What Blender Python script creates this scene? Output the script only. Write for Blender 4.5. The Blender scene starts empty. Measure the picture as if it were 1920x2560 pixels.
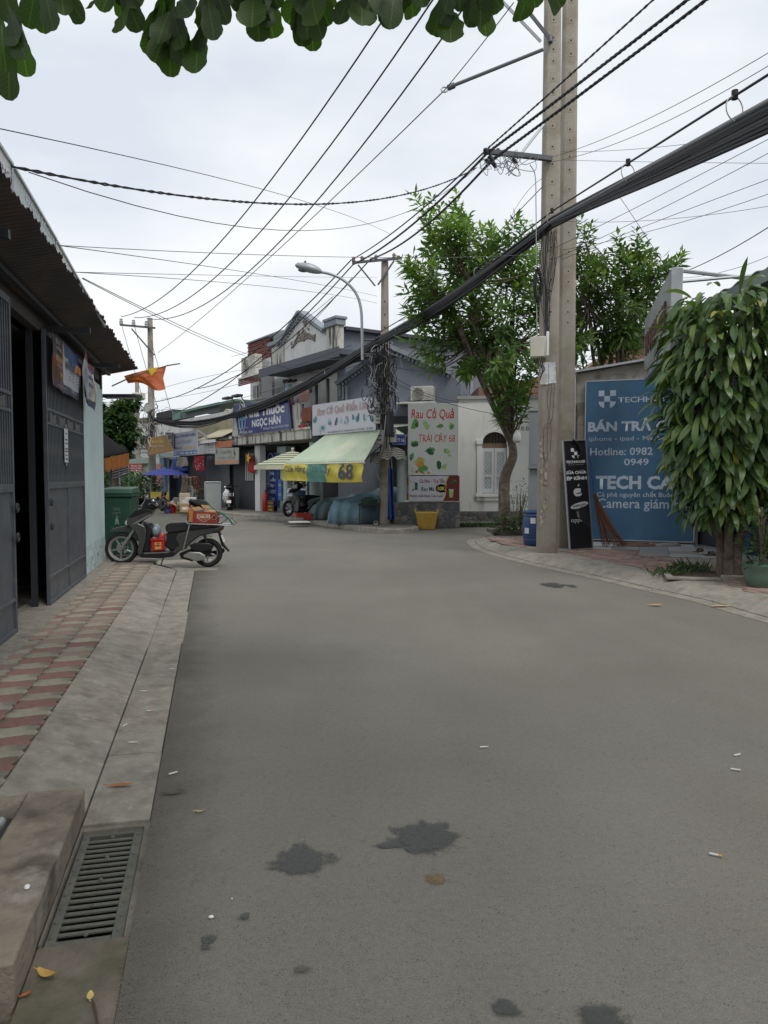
import bpy, bmesh, math, random
from mathutils import Vector, Matrix, noise as mnoise
R = math.radians
scene = bpy.context.scene
COL = scene.collection
# ------------------------------------------------------------------ camera
F = 1850.0; HZ = 1190.0; CAMZ = 1.5
PITCH = math.atan((1280.0 - HZ) / F)
cam_data = bpy.data.cameras.new('camera'); cam = bpy.data.objects.new('camera', cam_data); COL.objects.link(cam)
cam_data.sensor_fit = 'VERTICAL'; cam_data.sensor_height = 36.0; cam_data.sensor_width = 27.0
cam_data.lens = F / 2560.0 * 36.0
cam_data.clip_start = 0.05; cam_data.clip_end = 3000
cam.location = (0, 0, CAMZ); cam.rotation_euler = (math.pi / 2 - PITCH, 0, 0)
scene.camera = cam
# ------------------------------------------------------------------ overcast sky
world = bpy.data.worlds.new('World'); scene.world = world; world.use_nodes = True
wn, wl = world.node_tree.nodes, world.node_tree.links
wn.clear()
SUN_EL, SUN_AZ = R(58), R(150)
sky = wn.new('ShaderNodeTexSky'); sky.sky_type = 'NISHITA'; sky.sun_disc = False
sky.sun_elevation = SUN_EL; sky.sun_rotation = SUN_AZ; sky.air_density = 1.0; sky.dust_density = 3.0
wtc = wn.new('ShaderNodeTexCoord'); wmap = wn.new('ShaderNodeMapping'); wmap.inputs['Scale'].default_value = (1.0, 1.0, 2.2)
wl.new(wtc.outputs['Generated'], wmap.inputs['Vector'])
wnoi = wn.new('ShaderNodeTexNoise'); wnoi.inputs['Scale'].default_value = 2.1; wnoi.inputs['Detail'].default_value = 5; wnoi.inputs['Roughness'].default_value = 0.5
wl.new(wmap.outputs[0], wnoi.inputs['Vector'])
wramp = wn.new('ShaderNodeValToRGB'); e = wramp.color_ramp.elements
e[0].position = 0.38; e[0].color = (5.95, 6.45, 7.1, 1); e[1].position = 0.62; e[1].color = (8.2, 8.3, 8.4, 1)
wl.new(wnoi.outputs['Fac'], wramp.inputs['Fac'])
wmix = wn.new('ShaderNodeMix'); wmix.data_type = 'RGBA'; wmix.inputs['Factor'].default_value = 0.93
wl.new(sky.outputs[0], wmix.inputs['A']); wl.new(wramp.outputs[0], wmix.inputs['B'])
wbg = wn.new('ShaderNodeBackground'); wbg.inputs['Strength'].default_value = 0.1
wl.new(wmix.outputs['Result'], wbg.inputs['Color'])
wout = wn.new('ShaderNodeOutputWorld'); wl.new(wbg.outputs[0], wout.inputs['Surface'])
sun_d = bpy.data.lights.new('sun', 'SUN'); sun_d.energy = 1.4; sun_d.angle = R(18); sun_d.color = (1, .97, .92)
sun = bpy.data.objects.new('sun', sun_d); COL.objects.link(sun)
_sd = Vector((math.sin(SUN_AZ) * math.cos(SUN_EL), math.cos(SUN_AZ) * math.cos(SUN_EL), math.sin(SUN_EL)))
sun.rotation_euler = _sd.to_track_quat('Z', 'Y').to_euler()
vs = scene.view_settings; vs.view_transform = 'Standard'; vs.look = 'None'; vs.exposure = 0.36; vs.gamma = 1.0; vs.use_curve_mapping = False
scene.cycles.max_bounces = 5; scene.cycles.diffuse_bounces = 3; scene.cycles.glossy_bounces = 2; scene.cycles.transmission_bounces = 3; scene.cycles.transparent_max_bounces = 6
scene.cycles.use_denoising = True
# ------------------------------------------------------------------ pixel <-> place
CT, ST = math.cos(PITCH), math.sin(PITCH)
def ray(x, y):
    a, b = (x - 960.0) / F, -(y - 1280.0) / F
    d = Vector((a, CT + b * ST, -ST + b * CT)); return d / d.y
def at(x, y, Y):                      # the point seen at pixel (x, y) that stands Y metres away
    return Vector((0, 0, CAMZ)) + ray(x, y) * Y
def gd(x, y, z=0.0):                  # the point seen at pixel (x, y) on the level z
    r = ray(x, y); return Vector((0, 0, CAMZ)) + r * ((z - CAMZ) / r.z)
S = 1920 / 1659.0
def ad(x, y, Y): return at(x * S, y * S, Y)
def frame(a, b, z=0.0):               # x along a>b, y away from the viewer, z up
    a = Vector((a[0], a[1], z)); u = Vector((b[0] - a.x, b[1] - a.y, 0)).normalized()
    v = Vector((-u.y, u.x, 0)); m = Matrix.Identity(4)
    for i in range(3): m[i][0] = u[i]; m[i][1] = v[i]; m[i][2] = (0, 0, 1)[i]; m[i][3] = a[i]
    return m
def lo(fr, x, y, off=0.0):            # pixel -> (x, z) on the plane y=off of that frame
    inv = fr.inverted(); o = inv @ Vector((0, 0, CAMZ)); d = inv.to_3x3() @ ray(x, y)
    t = (off - o.y) / d.y; p = o + d * t; return p.x, p.z
# ------------------------------------------------------------------ materials
MATS = {}
def _nt(name):
    m = bpy.data.materials.new(name); m.use_nodes = True; nt = m.node_tree; nt.nodes.clear(); return m, nt.nodes, nt.links
def M(name, col, rough=.7, var=.12, scale=6., bump=0., bscale=None, metal=0., col2=None, mscale=2., lo_=.48, hi_=.62, streak=False, spec=.35, coat=0., rnd=0., col3=None, m3=9., lo3=.6, hi3=.68, detail=6):
    if name in MATS: return MATS[name]
    m, n, l = _nt(name)
    out = n.new('ShaderNodeOutputMaterial'); b = n.new('ShaderNodeBsdfPrincipled'); l.new(b.outputs[0], out.inputs[0])
    tc = n.new('ShaderNodeTexCoord'); vec = tc.outputs['Object']
    def noi(sc, det=detail, st=False):
        t = n.new('ShaderNodeTexNoise'); t.inputs['Scale'].default_value = sc; t.inputs['Detail'].default_value = det; t.inputs['Roughness'].default_value = .62
        if st:
            mp = n.new('ShaderNodeMapping'); mp.inputs['Scale'].default_value = (1, 1, .12); l.new(vec, mp.inputs[0]); l.new(mp.outputs[0], t.inputs['Vector'])
        else: l.new(vec, t.inputs['Vector'])
        return t.outputs['Fac']
    rgb = n.new('ShaderNodeRGB'); rgb.outputs[0].default_value = (*col, 1); c = rgb.outputs[0]
    def mixin(c, col, sc, a, z, st):
        r = n.new('ShaderNodeMapRange'); r.inputs['From Min'].default_value = a; r.inputs['From Max'].default_value = z
        l.new(noi(sc, 7, st), r.inputs['Value'])
        x = n.new('ShaderNodeMix'); x.data_type = 'RGBA'; l.new(r.outputs[0], x.inputs['Factor']); l.new(c, x.inputs['A']); x.inputs['B'].default_value = (*col, 1); return x.outputs['Result']
    if col2: c = mixin(c, col2, mscale, lo_, hi_, streak)
    if col3: c = mixin(c, col3, m3, lo3, hi3, False)
    if var > 0 or rnd > 0:
        mr = n.new('ShaderNodeMapRange'); mr.inputs['From Min'].default_value = .25; mr.inputs['From Max'].default_value = .75
        mr.inputs['To Min'].default_value = 1 - var; mr.inputs['To Max'].default_value = 1 + var
        l.new(noi(scale), mr.inputs['Value']); f = mr.outputs[0]
        if rnd:
            oi = n.new('ShaderNodeObjectInfo'); r2 = n.new('ShaderNodeMapRange'); r2.inputs['To Min'].default_value = 1 - rnd; r2.inputs['To Max'].default_value = 1 + rnd
            l.new(oi.outputs['Random'], r2.inputs['Value']); mu = n.new('ShaderNodeMath'); mu.operation = 'MULTIPLY'; l.new(f, mu.inputs[0]); l.new(r2.outputs[0], mu.inputs[1]); f = mu.outputs[0]
        vm = n.new('ShaderNodeVectorMath'); vm.operation = 'SCALE'; l.new(c, vm.inputs[0]); l.new(f, vm.inputs['Scale']); c = vm.outputs[0]
    l.new(c, b.inputs['Base Color'])
    b.inputs['Roughness'].default_value = rough; b.inputs['Metallic'].default_value = metal; b.inputs['Specular IOR Level'].default_value = spec
    if coat: b.inputs['Coat Weight'].default_value = coat; b.inputs['Coat Roughness'].default_value = .12
    if bump:
        bp = n.new('ShaderNodeBump'); bp.inputs['Strength'].default_value = bump; bp.inputs['Distance'].default_value = .02
        l.new(noi(bscale or scale * 4, 5), bp.inputs['Height']); l.new(bp.outputs[0], b.inputs['Normal'])
    MATS[name] = m; return m
def leafmat(name, col, trans=.3, rough=.45, rnd=.25, tip=None, veins=False):
    if name in MATS: return MATS[name]
    m, n, l = _nt(name)
    out = n.new('ShaderNodeOutputMaterial'); b = n.new('ShaderNodeBsdfPrincipled'); t = n.new('ShaderNodeBsdfTranslucent'); mx = n.new('ShaderNodeMixShader')
    mx.inputs[0].default_value = trans; l.new(b.outputs[0], mx.inputs[1]); l.new(t.outputs[0], mx.inputs[2]); l.new(mx.outputs[0], out.inputs[0])
    tc = n.new('ShaderNodeTexCoord'); no = n.new('ShaderNodeTexNoise'); no.inputs['Scale'].default_value = 1.6; l.new(tc.outputs['Object'], no.inputs['Vector'])
    oi = n.new('ShaderNodeObjectInfo'); ad_ = n.new('ShaderNodeMath'); ad_.operation = 'ADD'; l.new(no.outputs['Fac'], ad_.inputs[0]); l.new(oi.outputs['Random'], ad_.inputs[1])
    mr = n.new('ShaderNodeMapRange'); mr.inputs['From Min'].default_value = .3; mr.inputs['From Max'].default_value = 1.6; mr.inputs['To Min'].default_value = 1 - rnd; mr.inputs['To Max'].default_value = 1 + rnd
    l.new(ad_.outputs[0], mr.inputs['Value'])
    rgb = n.new('ShaderNodeRGB'); rgb.outputs[0].default_value = (*col, 1); c = rgb.outputs[0]
    vm = n.new('ShaderNodeVectorMath'); vm.operation = 'SCALE'; l.new(c, vm.inputs[0]); l.new(mr.outputs[0], vm.inputs['Scale']); c = vm.outputs[0]
    if veins:                                          # midrib and side veins along the leaf's own length
        sx = n.new('ShaderNodeSeparateXYZ'); l.new(tc.outputs['Object'], sx.inputs[0])
        def mt(op, a, b_=None, v=None):
            k = n.new('ShaderNodeMath'); k.operation = op; l.new(a, k.inputs[0])
            if b_ is not None: l.new(b_, k.inputs[1])
            elif v is not None: k.inputs[1].default_value = v
            return k.outputs[0]
        ay = mt('ABSOLUTE', sx.outputs[1]); w = mt('SINE', mt('MULTIPLY', mt('SUBTRACT', sx.outputs[0], mt('MULTIPLY', ay, v=.9)), v=70.))
        sv = mt('MULTIPLY', mt('GREATER_THAN', w, v=.86), v=.35); mid = mt('MULTIPLY', mt('LESS_THAN', ay, v=.012), v=.9); f = mt('ADD', mt('MAXIMUM', sv, mid), v=1.)
        vk = n.new('ShaderNodeVectorMath'); vk.operation = 'SCALE'; l.new(c, vk.inputs[0]); l.new(f, vk.inputs['Scale']); c = vk.outputs[0]
    l.new(c, b.inputs['Base Color']); b.inputs['Roughness'].default_value = rough
    v2 = n.new('ShaderNodeVectorMath'); v2.operation = 'MULTIPLY'; l.new(c, v2.inputs[0]); v2.inputs[1].default_value = (1.3, 1.5, .6); l.new(v2.outputs[0], t.inputs['Color'])
    MATS[name] = m; return m
# ------------------------------------------------------------------ mesh building
class MB:
    def __init__(s): s.v = []; s.f = []; s.m = []; s.cur = 0
    def add(s, vs, fs):
        k = len(s.v); s.v += [tuple(p) for p in vs]; s.f += [tuple(i + k for i in f) for f in fs]; s.m += [s.cur] * len(fs); return s
    def box(s, x0, x1, y0, y1, z0, z1, M4=None):
        vs = [Vector(p) for p in ((x0,y0,z0),(x1,y0,z0),(x1,y1,z0),(x0,y1,z0),(x0,y0,z1),(x1,y0,z1),(x1,y1,z1),(x0,y1,z1))]
        if M4 is not None: vs = [M4 @ p for p in vs]
        return s.add(vs, [(0,3,2,1),(4,5,6,7),(0,1,5,4),(1,2,6,5),(2,3,7,6),(3,0,4,7)])
    def quad(s, a, b, c, d): return s.add([a, b, c, d], [(0, 1, 2, 3)])
    def poly(s, pts): return s.add(pts, [tuple(range(len(pts)))])
    def prism(s, poly, y0, y1, ax='y'):
        n = len(poly)
        g = {'y': lambda p, t: (p[0], t, p[1]), 'z': lambda p, t: (p[0], p[1], t), 'x': lambda p, t: (t, p[0], p[1])}[ax]
        vs = [g(p, y0) for p in poly] + [g(p, y1) for p in poly]
        return s.add(vs, [tuple(range(n)), tuple(range(2*n-1, n-1, -1))] + [(i, (i+1) % n, (i+1) % n + n, i + n) for i in range(n)])
    def tube(s, pts, r, n=6, cap=True):
        pts = [Vector(p) for p in pts]; rs = r if isinstance(r, (list, tuple)) else [r] * len(pts)
        k = len(s.v); up = None; N = len(pts)
        for i, p in enumerate(pts):
            t = (pts[min(i+1, N-1)] - pts[max(i-1, 0)])
            t = t.normalized() if t.length > 1e-9 else Vector((0, 0, 1))
            if up is None:
                up = t.orthogonal().normalized()
            up = (up - t * up.dot(t)); up = up.normalized() if up.length > 1e-6 else t.orthogonal().normalized()
            w = t.cross(up)
            for j in range(n):
                a = 2 * math.pi * j / n; s.v.append(tuple(p + (up * math.cos(a) + w * math.sin(a)) * rs[i]))
        for i in range(N - 1):
            for j in range(n):
                s.f.append((k+i*n+j, k+i*n+(j+1) % n, k+(i+1)*n+(j+1) % n, k+(i+1)*n+j)); s.m.append(s.cur)
        if cap:
            s.f.append(tuple(k + j for j in range(n-1, -1, -1))); s.f.append(tuple(k + (N-1)*n + j for j in range(n))); s.m += [s.cur] * 2
        return s
    def cyl(s, a, b, r0, r1=None, n=12): return s.tube([a, b], [r0, r0 if r1 is None else r1], n)
    def lathe(s, prof, n=20, c=(0, 0, 0), mat=None, close=False):
        vs = []
        for (r, z) in prof:
            for j in range(n):
                a = 2*math.pi*j/n; p = Vector((r*math.cos(a), r*math.sin(a), z))
                if mat is not None: p = mat @ p
                vs.append(p + Vector(c))
        N = len(prof); fs = []
        for i in range(N if close else N - 1):
            i2 = (i + 1) % N
            for j in range(n): fs.append((i*n+j, i*n+(j+1) % n, i2*n+(j+1) % n, i2*n+j))
        if not close:
            if prof[0][0] > 1e-6: fs.append(tuple(range(n-1, -1, -1)))
            if prof[-1][0] > 1e-6: fs.append(tuple((N-1)*n + j for j in range(n)))
        return s.add(vs, fs)
    def torus(s, c, R_, r, mat=None, n=24, k=8):
        prof = [(R_ + r*math.cos(2*math.pi*i/k), r*math.sin(2*math.pi*i/k)) for i in range(k)]
        return s.lathe(prof, n, c, mat, close=True)
    def ball(s, c, r, n=12, m=8, mat=None):
        rx, ry, rz = r if isinstance(r, (tuple, list)) else (r, r, r)
        vs = []
        for i in range(m + 1):
            t = math.pi * i / m
            for j in range(n):
                a = 2*math.pi*j/n; p = Vector((rx*math.sin(t)*math.cos(a), ry*math.sin(t)*math.sin(a), rz*math.cos(t)))
                if mat is not None: p = mat @ p
                vs.append(p + Vector(c))
        return s.add(vs, [(i*n+j, i*n+(j+1) % n, (i+1)*n+(j+1) % n, (i+1)*n+j) for i in range(m) for j in range(n)])
    def grid(s, nu, nv, fn):
        vs = [fn(i / nu, j / nv) for j in range(nv + 1) for i in range(nu + 1)]; w = nu + 1
        return s.add(vs, [(j*w+i, j*w+i+1, (j+1)*w+i+1, (j+1)*w+i) for j in range(nv) for i in range(nu)])
    def build(s, name, mats, parent=None, label=None, cat=None, group=None, kind=None, smooth=40, bevel=0, seg=2, recalc=True, solid=0, sub=0, weld=False):
        me = bpy.data.meshes.new(name)
        v = s.v; loc = None
        if parent is None:
            xs = [p[0] for p in v]; ys = [p[1] for p in v]; zs = [p[2] for p in v]
            loc = Vector(((min(xs)+max(xs))/2, (min(ys)+max(ys))/2, min(zs))); v = [(p[0]-loc.x, p[1]-loc.y, p[2]-loc.z) for p in v]
        me.from_pydata(v, [], s.f)
        mats = mats if isinstance(mats, (list, tuple)) else [mats]
        for m in mats: me.materials.append(m)
        if len(mats) > 1: me.polygons.foreach_set('material_index', s.m)
        if recalc or weld:
            bm = bmesh.new(); bm.from_mesh(me)
            if weld: bmesh.ops.remove_doubles(bm, verts=bm.verts, dist=1e-5)
            if recalc: bmesh.ops.recalc_face_normals(bm, faces=bm.faces)
            bm.to_mesh(me); bm.free()
        if smooth:
            me.polygons.foreach_set('use_smooth', [True] * len(me.polygons)); me.set_sharp_from_angle(angle=R(smooth))
        me.update()
        o = bpy.data.objects.new(name, me); COL.objects.link(o)
        if parent is not None: o.parent = parent
        if loc is not None: o.location = loc
        if solid:
            md = o.modifiers.new('solid', 'SOLIDIFY'); md.thickness = solid; md.offset = 0
        if sub:
            md = o.modifiers.new('sub', 'SUBSURF'); md.levels = sub; md.render_levels = sub
        if bevel:
            md = o.modifiers.new('bevel', 'BEVEL'); md.width = bevel; md.segments = seg; md.limit_method = 'ANGLE'; md.angle_limit = R(35)
        return tag(o, label, cat, group, kind)
def tag(o, label=None, cat=None, group=None, kind=None):
    if label: o['label'] = label
    if cat: o['category'] = cat
    if group: o['group'] = group
    if kind: o['kind'] = kind
    return o
def thing(name, label, cat, m=None, group=None, kind=None):
    o = bpy.data.objects.new(name, None); COL.objects.link(o); o.empty_display_size = .1
    if m is not None: o.matrix_world = m if isinstance(m, Matrix) else Matrix.Translation(m)
    return tag(o, label, cat, group, kind)
def box(name, mat, parent, x0, x1, y0, y1, z0, z1, bevel=0, **k): return MB().box(x0, x1, y0, y1, z0, z1).build(name, mat, parent, bevel=bevel, **k)
def link_copy(src, parent, loc=None, rot=None, name=None, mat4=None):
    o = src.copy(); COL.objects.link(o); o.parent = parent
    for k in ('label', 'category', 'group'):
        if k in o: del o[k]
    if mat4 is not None: o.matrix_local = mat4
    else:
        if loc is not None: o.location = loc
        if rot is not None: o.rotation_euler = rot
    if name: o.name = name
    return o
def text(body, mat, parent, cx, cz, h, w=None, y=-.004, bold=0., shear=0., depth=.0015, name='lettering', align='C', rot=0., font=None, mat4=None, taper=0):
    cu = bpy.data.curves.new('t', 'FONT'); cu.body = body; cu.resolution_u = 2; cu.offset = bold; cu.shear = shear; cu.extrude = 0.0
    cu.size = 1.0
    to = bpy.data.objects.new('t', cu); COL.objects.link(to)
    dg = bpy.context.evaluated_depsgraph_get(); me = bpy.data.meshes.new_from_object(to.evaluated_get(dg))
    bpy.data.objects.remove(to); bpy.data.curves.remove(cu)
    co = [v.co.copy() for v in me.vertices]
    if not co: return None
    x0, x1 = min(c.x for c in co), max(c.x for c in co); z0, z1 = min(c.y for c in co), max(c.y for c in co)
    sz = h / (z1 - z0); sx = (w / (x1 - x0)) if w else sz
    ca, sa = math.cos(rot), math.sin(rot)
    for v, c in zip(me.vertices, co):
        X = (c.x - (x0 + x1)/2) * sx; Z = (c.y - (z0 + z1)/2) * sz
        if align == 'L': X += (x1 - x0) * sx / 2
        v.co = (cx + X*ca - Z*sa, y, cz + X*sa + Z*ca)
    if mat4 is not None: me.transform(mat4)
    me.materials.clear(); me.materials.append(mat); me.update()
    o = bpy.data.objects.new(name, me); COL.objects.link(o); o.parent = parent
    return o
def arc(a, b, sag, n=16):
    a = Vector(a); b = Vector(b)
    return [a.lerp(b, i/n) - Vector((0, 0, 4*sag*(i/n)*(1-i/n))) for i in range(n+1)]
def arc_via(a, b, via, n=20):          # sagging line a>b whose picture passes near pixel via (photo px)
    a = Vector(a); b = Vector(b); r = ray(*via); best = None
    for i in range(1, 200):
        t = i/200; p = a.lerp(b, t); d = abs(p.x / p.y - r.x)
        if best is None or d < best[0]: best = (d, t, p)
    _, t, p = best; z = CAMZ + r.z * p.y
    return arc(a, b, (p.z - z) / (4*t*(1-t)), n)
def smooth_path(pts, k=6):
    pts = [Vector(p) for p in pts]; out = []
    for i in range(len(pts) - 1):
        p0, p1, p2, p3 = pts[max(i-1, 0)], pts[i], pts[i+1], pts[min(i+2, len(pts)-1)]
        for j in range(k):
            t = j/k; out.append(.5*((2*p1) + (p2-p0)*t + (2*p0-5*p1+4*p2-p3)*t*t + (3*p1-p0-3*p2+p3)*t**3))
    out.append(pts[-1]); return out
# ------------------------------------------------------------------ palette
ASPH = None
def asphalt():
    m, n, l = _nt('asphalt')
    out = n.new('ShaderNodeOutputMaterial'); b = n.new('ShaderNodeBsdfPrincipled'); l.new(b.outputs[0], out.inputs[0])
    tc = n.new('ShaderNodeTexCoord')
    def noi(sc, d=4, r=.6):
        t = n.new('ShaderNodeTexNoise'); t.inputs['Scale'].default_value = sc; t.inputs['Detail'].default_value = d; t.inputs['Roughness'].default_value = r; l.new(tc.outputs['Object'], t.inputs['Vector']); return t.outputs['Fac']
    def ramp(v, a, z, c0, c1):
        r = n.new('ShaderNodeValToRGB'); r.color_ramp.elements[0].position = a; r.color_ramp.elements[1].position = z; r.color_ramp.elements[0].color = (*c0, 1); r.color_ramp.elements[1].color = (*c1, 1); l.new(v, r.inputs[0]); return r.outputs[0]
    def mix(f, a, c, mode='MIX'):
        x = n.new('ShaderNodeMix'); x.data_type = 'RGBA'; x.blend_type = mode
        if isinstance(f, float): x.inputs['Factor'].default_value = f
        else: l.new(f, x.inputs['Factor'])
        for k, q in (('A', a), ('B', c)):
            if isinstance(q, tuple): x.inputs[k].default_value = (*q, 1)
            else: l.new(q, x.inputs[k])
        return x.outputs['Result']
    c = ramp(noi(.45, 5), .3, .72, (.163, .154, .13), (.2, .19, .163))
    c = mix(1.0, c, ramp(noi(38, 3, .7), .3, .75, (.88, .88, .88), (1.1, 1.1, 1.1)), 'MULTIPLY')
    c = mix(1.0, c, ramp(noi(150, 2, .7), .25, .8, (.68, .68, .68), (1.28, 1.28, 1.28)), 'MULTIPLY')
    v = n.new('ShaderNodeTexVoronoi'); v.inputs['Scale'].default_value = 95; l.new(tc.outputs['Object'], v.inputs['Vector'])
    pit = ramp(v.outputs['Distance'], .08, .3, (1, 1, 1), (0, 0, 0))
    gate = ramp(noi(17, 2), .5, .58, (0, 0, 0), (1, 1, 1))
    pg = mix(1.0, pit, gate, 'MULTIPLY'); c = mix(pg, c, (.045, .042, .038))
    v2 = n.new('ShaderNodeTexVoronoi'); v2.inputs['Scale'].default_value = 62; l.new(tc.outputs['Object'], v2.inputs['Vector'])
    sp = mix(1.0, ramp(v2.outputs['Distance'], .04, .13, (1, 1, 1), (0, 0, 0)), ramp(noi(23, 2), .6, .66, (0, 0, 0), (1, 1, 1)), 'MULTIPLY')
    c = mix(sp, c, (.3, .27, .22))
    geo = n.new('ShaderNodeNewGeometry'); sp3 = n.new('ShaderNodeSeparateXYZ'); l.new(geo.outputs['Position'], sp3.inputs[0])
    def mth(op, a, b_): 
        k = n.new('ShaderNodeMath'); k.operation = op
        for i_, q_ in enumerate((a, b_)):
            if isinstance(q_, (int, float)): k.inputs[i_].default_value = q_
            else: l.new(q_, k.inputs[i_])
        return k.outputs[0]
    edge = mth('ADD', mth('ADD', sp3.outputs[0], .285), mth('MULTIPLY', sp3.outputs[1], .232))      # metres from the left gutter
    edge = mth('ADD', edge, mth('MULTIPLY', mth('SUBTRACT', noi(3.2, 5), .5), .5))
    dirt = ramp(edge, .02, .34, (.62, .61, .6), (1, 1, 1)); c = mix(1.0, c, dirt, 'MULTIPLY')            # dust and damp gathered along the gutter
    mpp = n.new('ShaderNodeMapping'); mpp.inputs['Rotation'].default_value = (0, 0, R(-13)); mpp.inputs['Scale'].default_value = (1.1, .1, 1); l.new(geo.outputs['Position'], mpp.inputs[0])
    tr_ = n.new('ShaderNodeTexNoise'); tr_.inputs['Scale'].default_value = 1.3; tr_.inputs['Detail'].default_value = 3; l.new(mpp.outputs[0], tr_.inputs['Vector'])
    c = mix(1.0, c, ramp(tr_.outputs['Fac'], .35, .65, (.96, .96, .955), (1.035, 1.035, 1.03)), 'MULTIPLY')       # wheel-worn tracks
    c = mix(1.0, c, ramp(noi(1.4, 6, .7), .3, .7, (.95, .948, .94), (1.04, 1.04, 1.045)), 'MULTIPLY')
    l.new(c, b.inputs['Base Color']); b.inputs['Roughness'].default_value = .82; b.inputs['Specular IOR Level'].default_value = .3
    bp = n.new('ShaderNodeBump'); bp.inputs['Strength'].default_value = .18; bp.inputs['Distance'].default_value = .01; l.new(noi(130, 6, .8), bp.inputs['Height']); l.new(bp.outputs[0], b.inputs['Normal'])
    return m
ASPH = asphalt()
CONC = M('concrete', (.285, .262, .22), .85, .2, 9, .5, 40, col2=(.2, .18, .148), mscale=5, lo_=.44, hi_=.66, col3=(.36, .335, .285), m3=16, lo3=.55, hi3=.75)
CONCD = M('concrete_dark', (.19, .17, .14), .88, .22, 9, .5, 45, col2=(.11, .098, .082), mscale=3, lo_=.42, hi_=.6)
CONCG = M('concrete_mossy', (.17, .145, .115), .9, .2, 9, .5, 45, col2=(.1, .092, .06), mscale=2.5, lo_=.45, hi_=.6)
TRED = M('paver_red', (.25, .135, .112), .85, .18, 22, .4, 90, col2=(.18, .12, .098), mscale=6, rnd=.14)
TGRY = M('paver_grey', (.31, .285, .22), .88, .18, 22, .4, 90, col2=(.18, .165, .13), mscale=6, rnd=.12)
STEEL = M('painted_gate_steel', (.09, .1, .115), .45, .1, 4, .0, col2=(.12, .128, .14), mscale=5, spec=.4, col3=(.07, .065, .06), m3=3, lo3=.6, hi3=.75)
STEELD = M('dark_steel', (.035, .037, .043), .5, .1, 6)
GALV = M('galvanised_steel', (.42, .44, .45), .42, .1, 12, metal=.7)
IRON = M('cast_iron', (.11, .112, .094), .7, .25, 20, .4, 80, col2=(.14, .13, .105), mscale=6)
BLACK = M('black_plastic', (.014, .014, .016), .5, .1)
WHITE = M('white_paint', (.72, .72, .7), .6, .05, 4)
CABLE = M('black_cable', (.018, .019, .022), .55, .05)
CABLEG = M('grey_cable', (.13, .135, .14), .5, .05)
# ------------------------------------------------------------------ ground and road
MB().quad((-500, -40, -.66), (500, -40, -.66), (500, 900, -.66), (-500, 900, -.66)).build('ground', CONCD, kind='structure')
HOLE = None
SL = frame((-.285, 0), (-.285 - .232, 1))           # left street edge: x along the street, y to the left of the asphalt
PAVZ, WALLY = .12, 1.456
def sl(x, y, z=0.): return SL @ Vector((x, y, z))
GX0, GX1, GY0, GY1 = 2.42, 3.2, .035, .265          # drain opening in the gutter
# road sheet: everything right of the left edge, plus the carriageway beyond the corner
pe0, pe1 = sl(-4, 0), sl(12.45, 0)
MB().poly([(pe0.x, pe0.y, 0), (30, -4, 0), (30, 70, 0), (-45, 70, 0), (-45, pe1.y, 0), (pe1.x, pe1.y, 0)]).build('road', ASPH, kind='structure')
# ------------------------------------------------------------------ left gutter, ramped kerb, pavers
gut = thing('gutter', None, None, SL, kind='structure')
rr = random.Random(5)
xs = [3.24, 4.05, 5.6, 6.75, 8.3, 10.4, 12.3]
for a, b in zip(xs, xs[1:]):
    MB().box(a + .004, b - .004, .002 + rr.uniform(-.008, .008), .28, -.05, .006 + rr.uniform(0, .004)).build('concrete_slab', CONC, gut, bevel=.004)
MB().box(-2, GX0 - .006, .002, .28, -.06, -.004).build('concrete_slab', CONCG, gut)
MB().box(GX0 - .006, GX1 + .034, .272, .28, -.3, .004).build('concrete_slab', CONCD, gut)
MB().box(GX0 - .006, GX1 + .034, -.012, GY0 - .014, -.3, -.003).build('concrete_slab', CONCD, gut)
MB().box(GX1 + .001, GX1 + .034, GY0 - .014, .271, -.3, -.002).build('concrete_slab', CONCD, gut)
pit = MB().box(GX0, GX1, GY0 - .03, GY1 + .006, -.62, -.6); pit.box(GX0 - .01, GX0, GY0 - .03, GY1, -.6, -.03); pit.box(GX1, GX1 + .01, GY0 - .03, GY1, -.6, -.03); pit.box(GX0, GX1, GY0 - .04, GY0 - .03, -.6, -.03); pit.box(GX0, GX1, GY1 + .002, GY1 + .008, -.6, -.03)
pit.build('drain_pit', M('pit_shade', (.005, .0045, .004), .9, .2), gut)  # darkness of the pit put into its near black colour
ker = thing('kerb', None, None, SL, kind='structure')
xs = [3.3, 4.55, 6.6, 8.75, 10.7, 12.0]
prof = [(.287, -.05), (.287, .012), (.34, .034), (.5, .082), (.6, .108), (.654, .12), (.654, -.05)]
for i, (a, b) in enumerate(zip(xs, xs[1:])):
    dy = rr.uniform(-.006, .006); dz = rr.uniform(-.003, .003)
    MB().prism([(y + dy * (y < .3), z + dz) for y, z in prof], a + .004, b - .004, 'x').build('kerb_slab', CONC, ker, bevel=.006, smooth=30)
e = MB()                                              # rounded end of the ramp, sloping down towards the carriageway
def endramp(u, v):
    y = .287 + .367*v; h = .012 + .108*math.sin(v*math.pi/2)
    x = 12.0 + u*(.3 - .12*v); return (x, y, h*(1-u**1.6) - .02*u)
e.grid(8, 8, endramp); e.build('kerb_slab', CONC, ker, smooth=60)
pav = thing('left_pavement', None, None, SL, kind='structure')
MB().box(3.3, 12.9, .658, WALLY + .02, -.05, PAVZ - .018).build('paver_bed', CONCD, pav)
MB().box(-3, 12.86, 1.24, WALLY + .25, -.05, PAVZ - .003).build('apron', CONC, pav)
MB().box(11.95, 13.2, .67, 1.24, -.05, PAVZ - .03).build('apron', CONC, pav)
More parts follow.
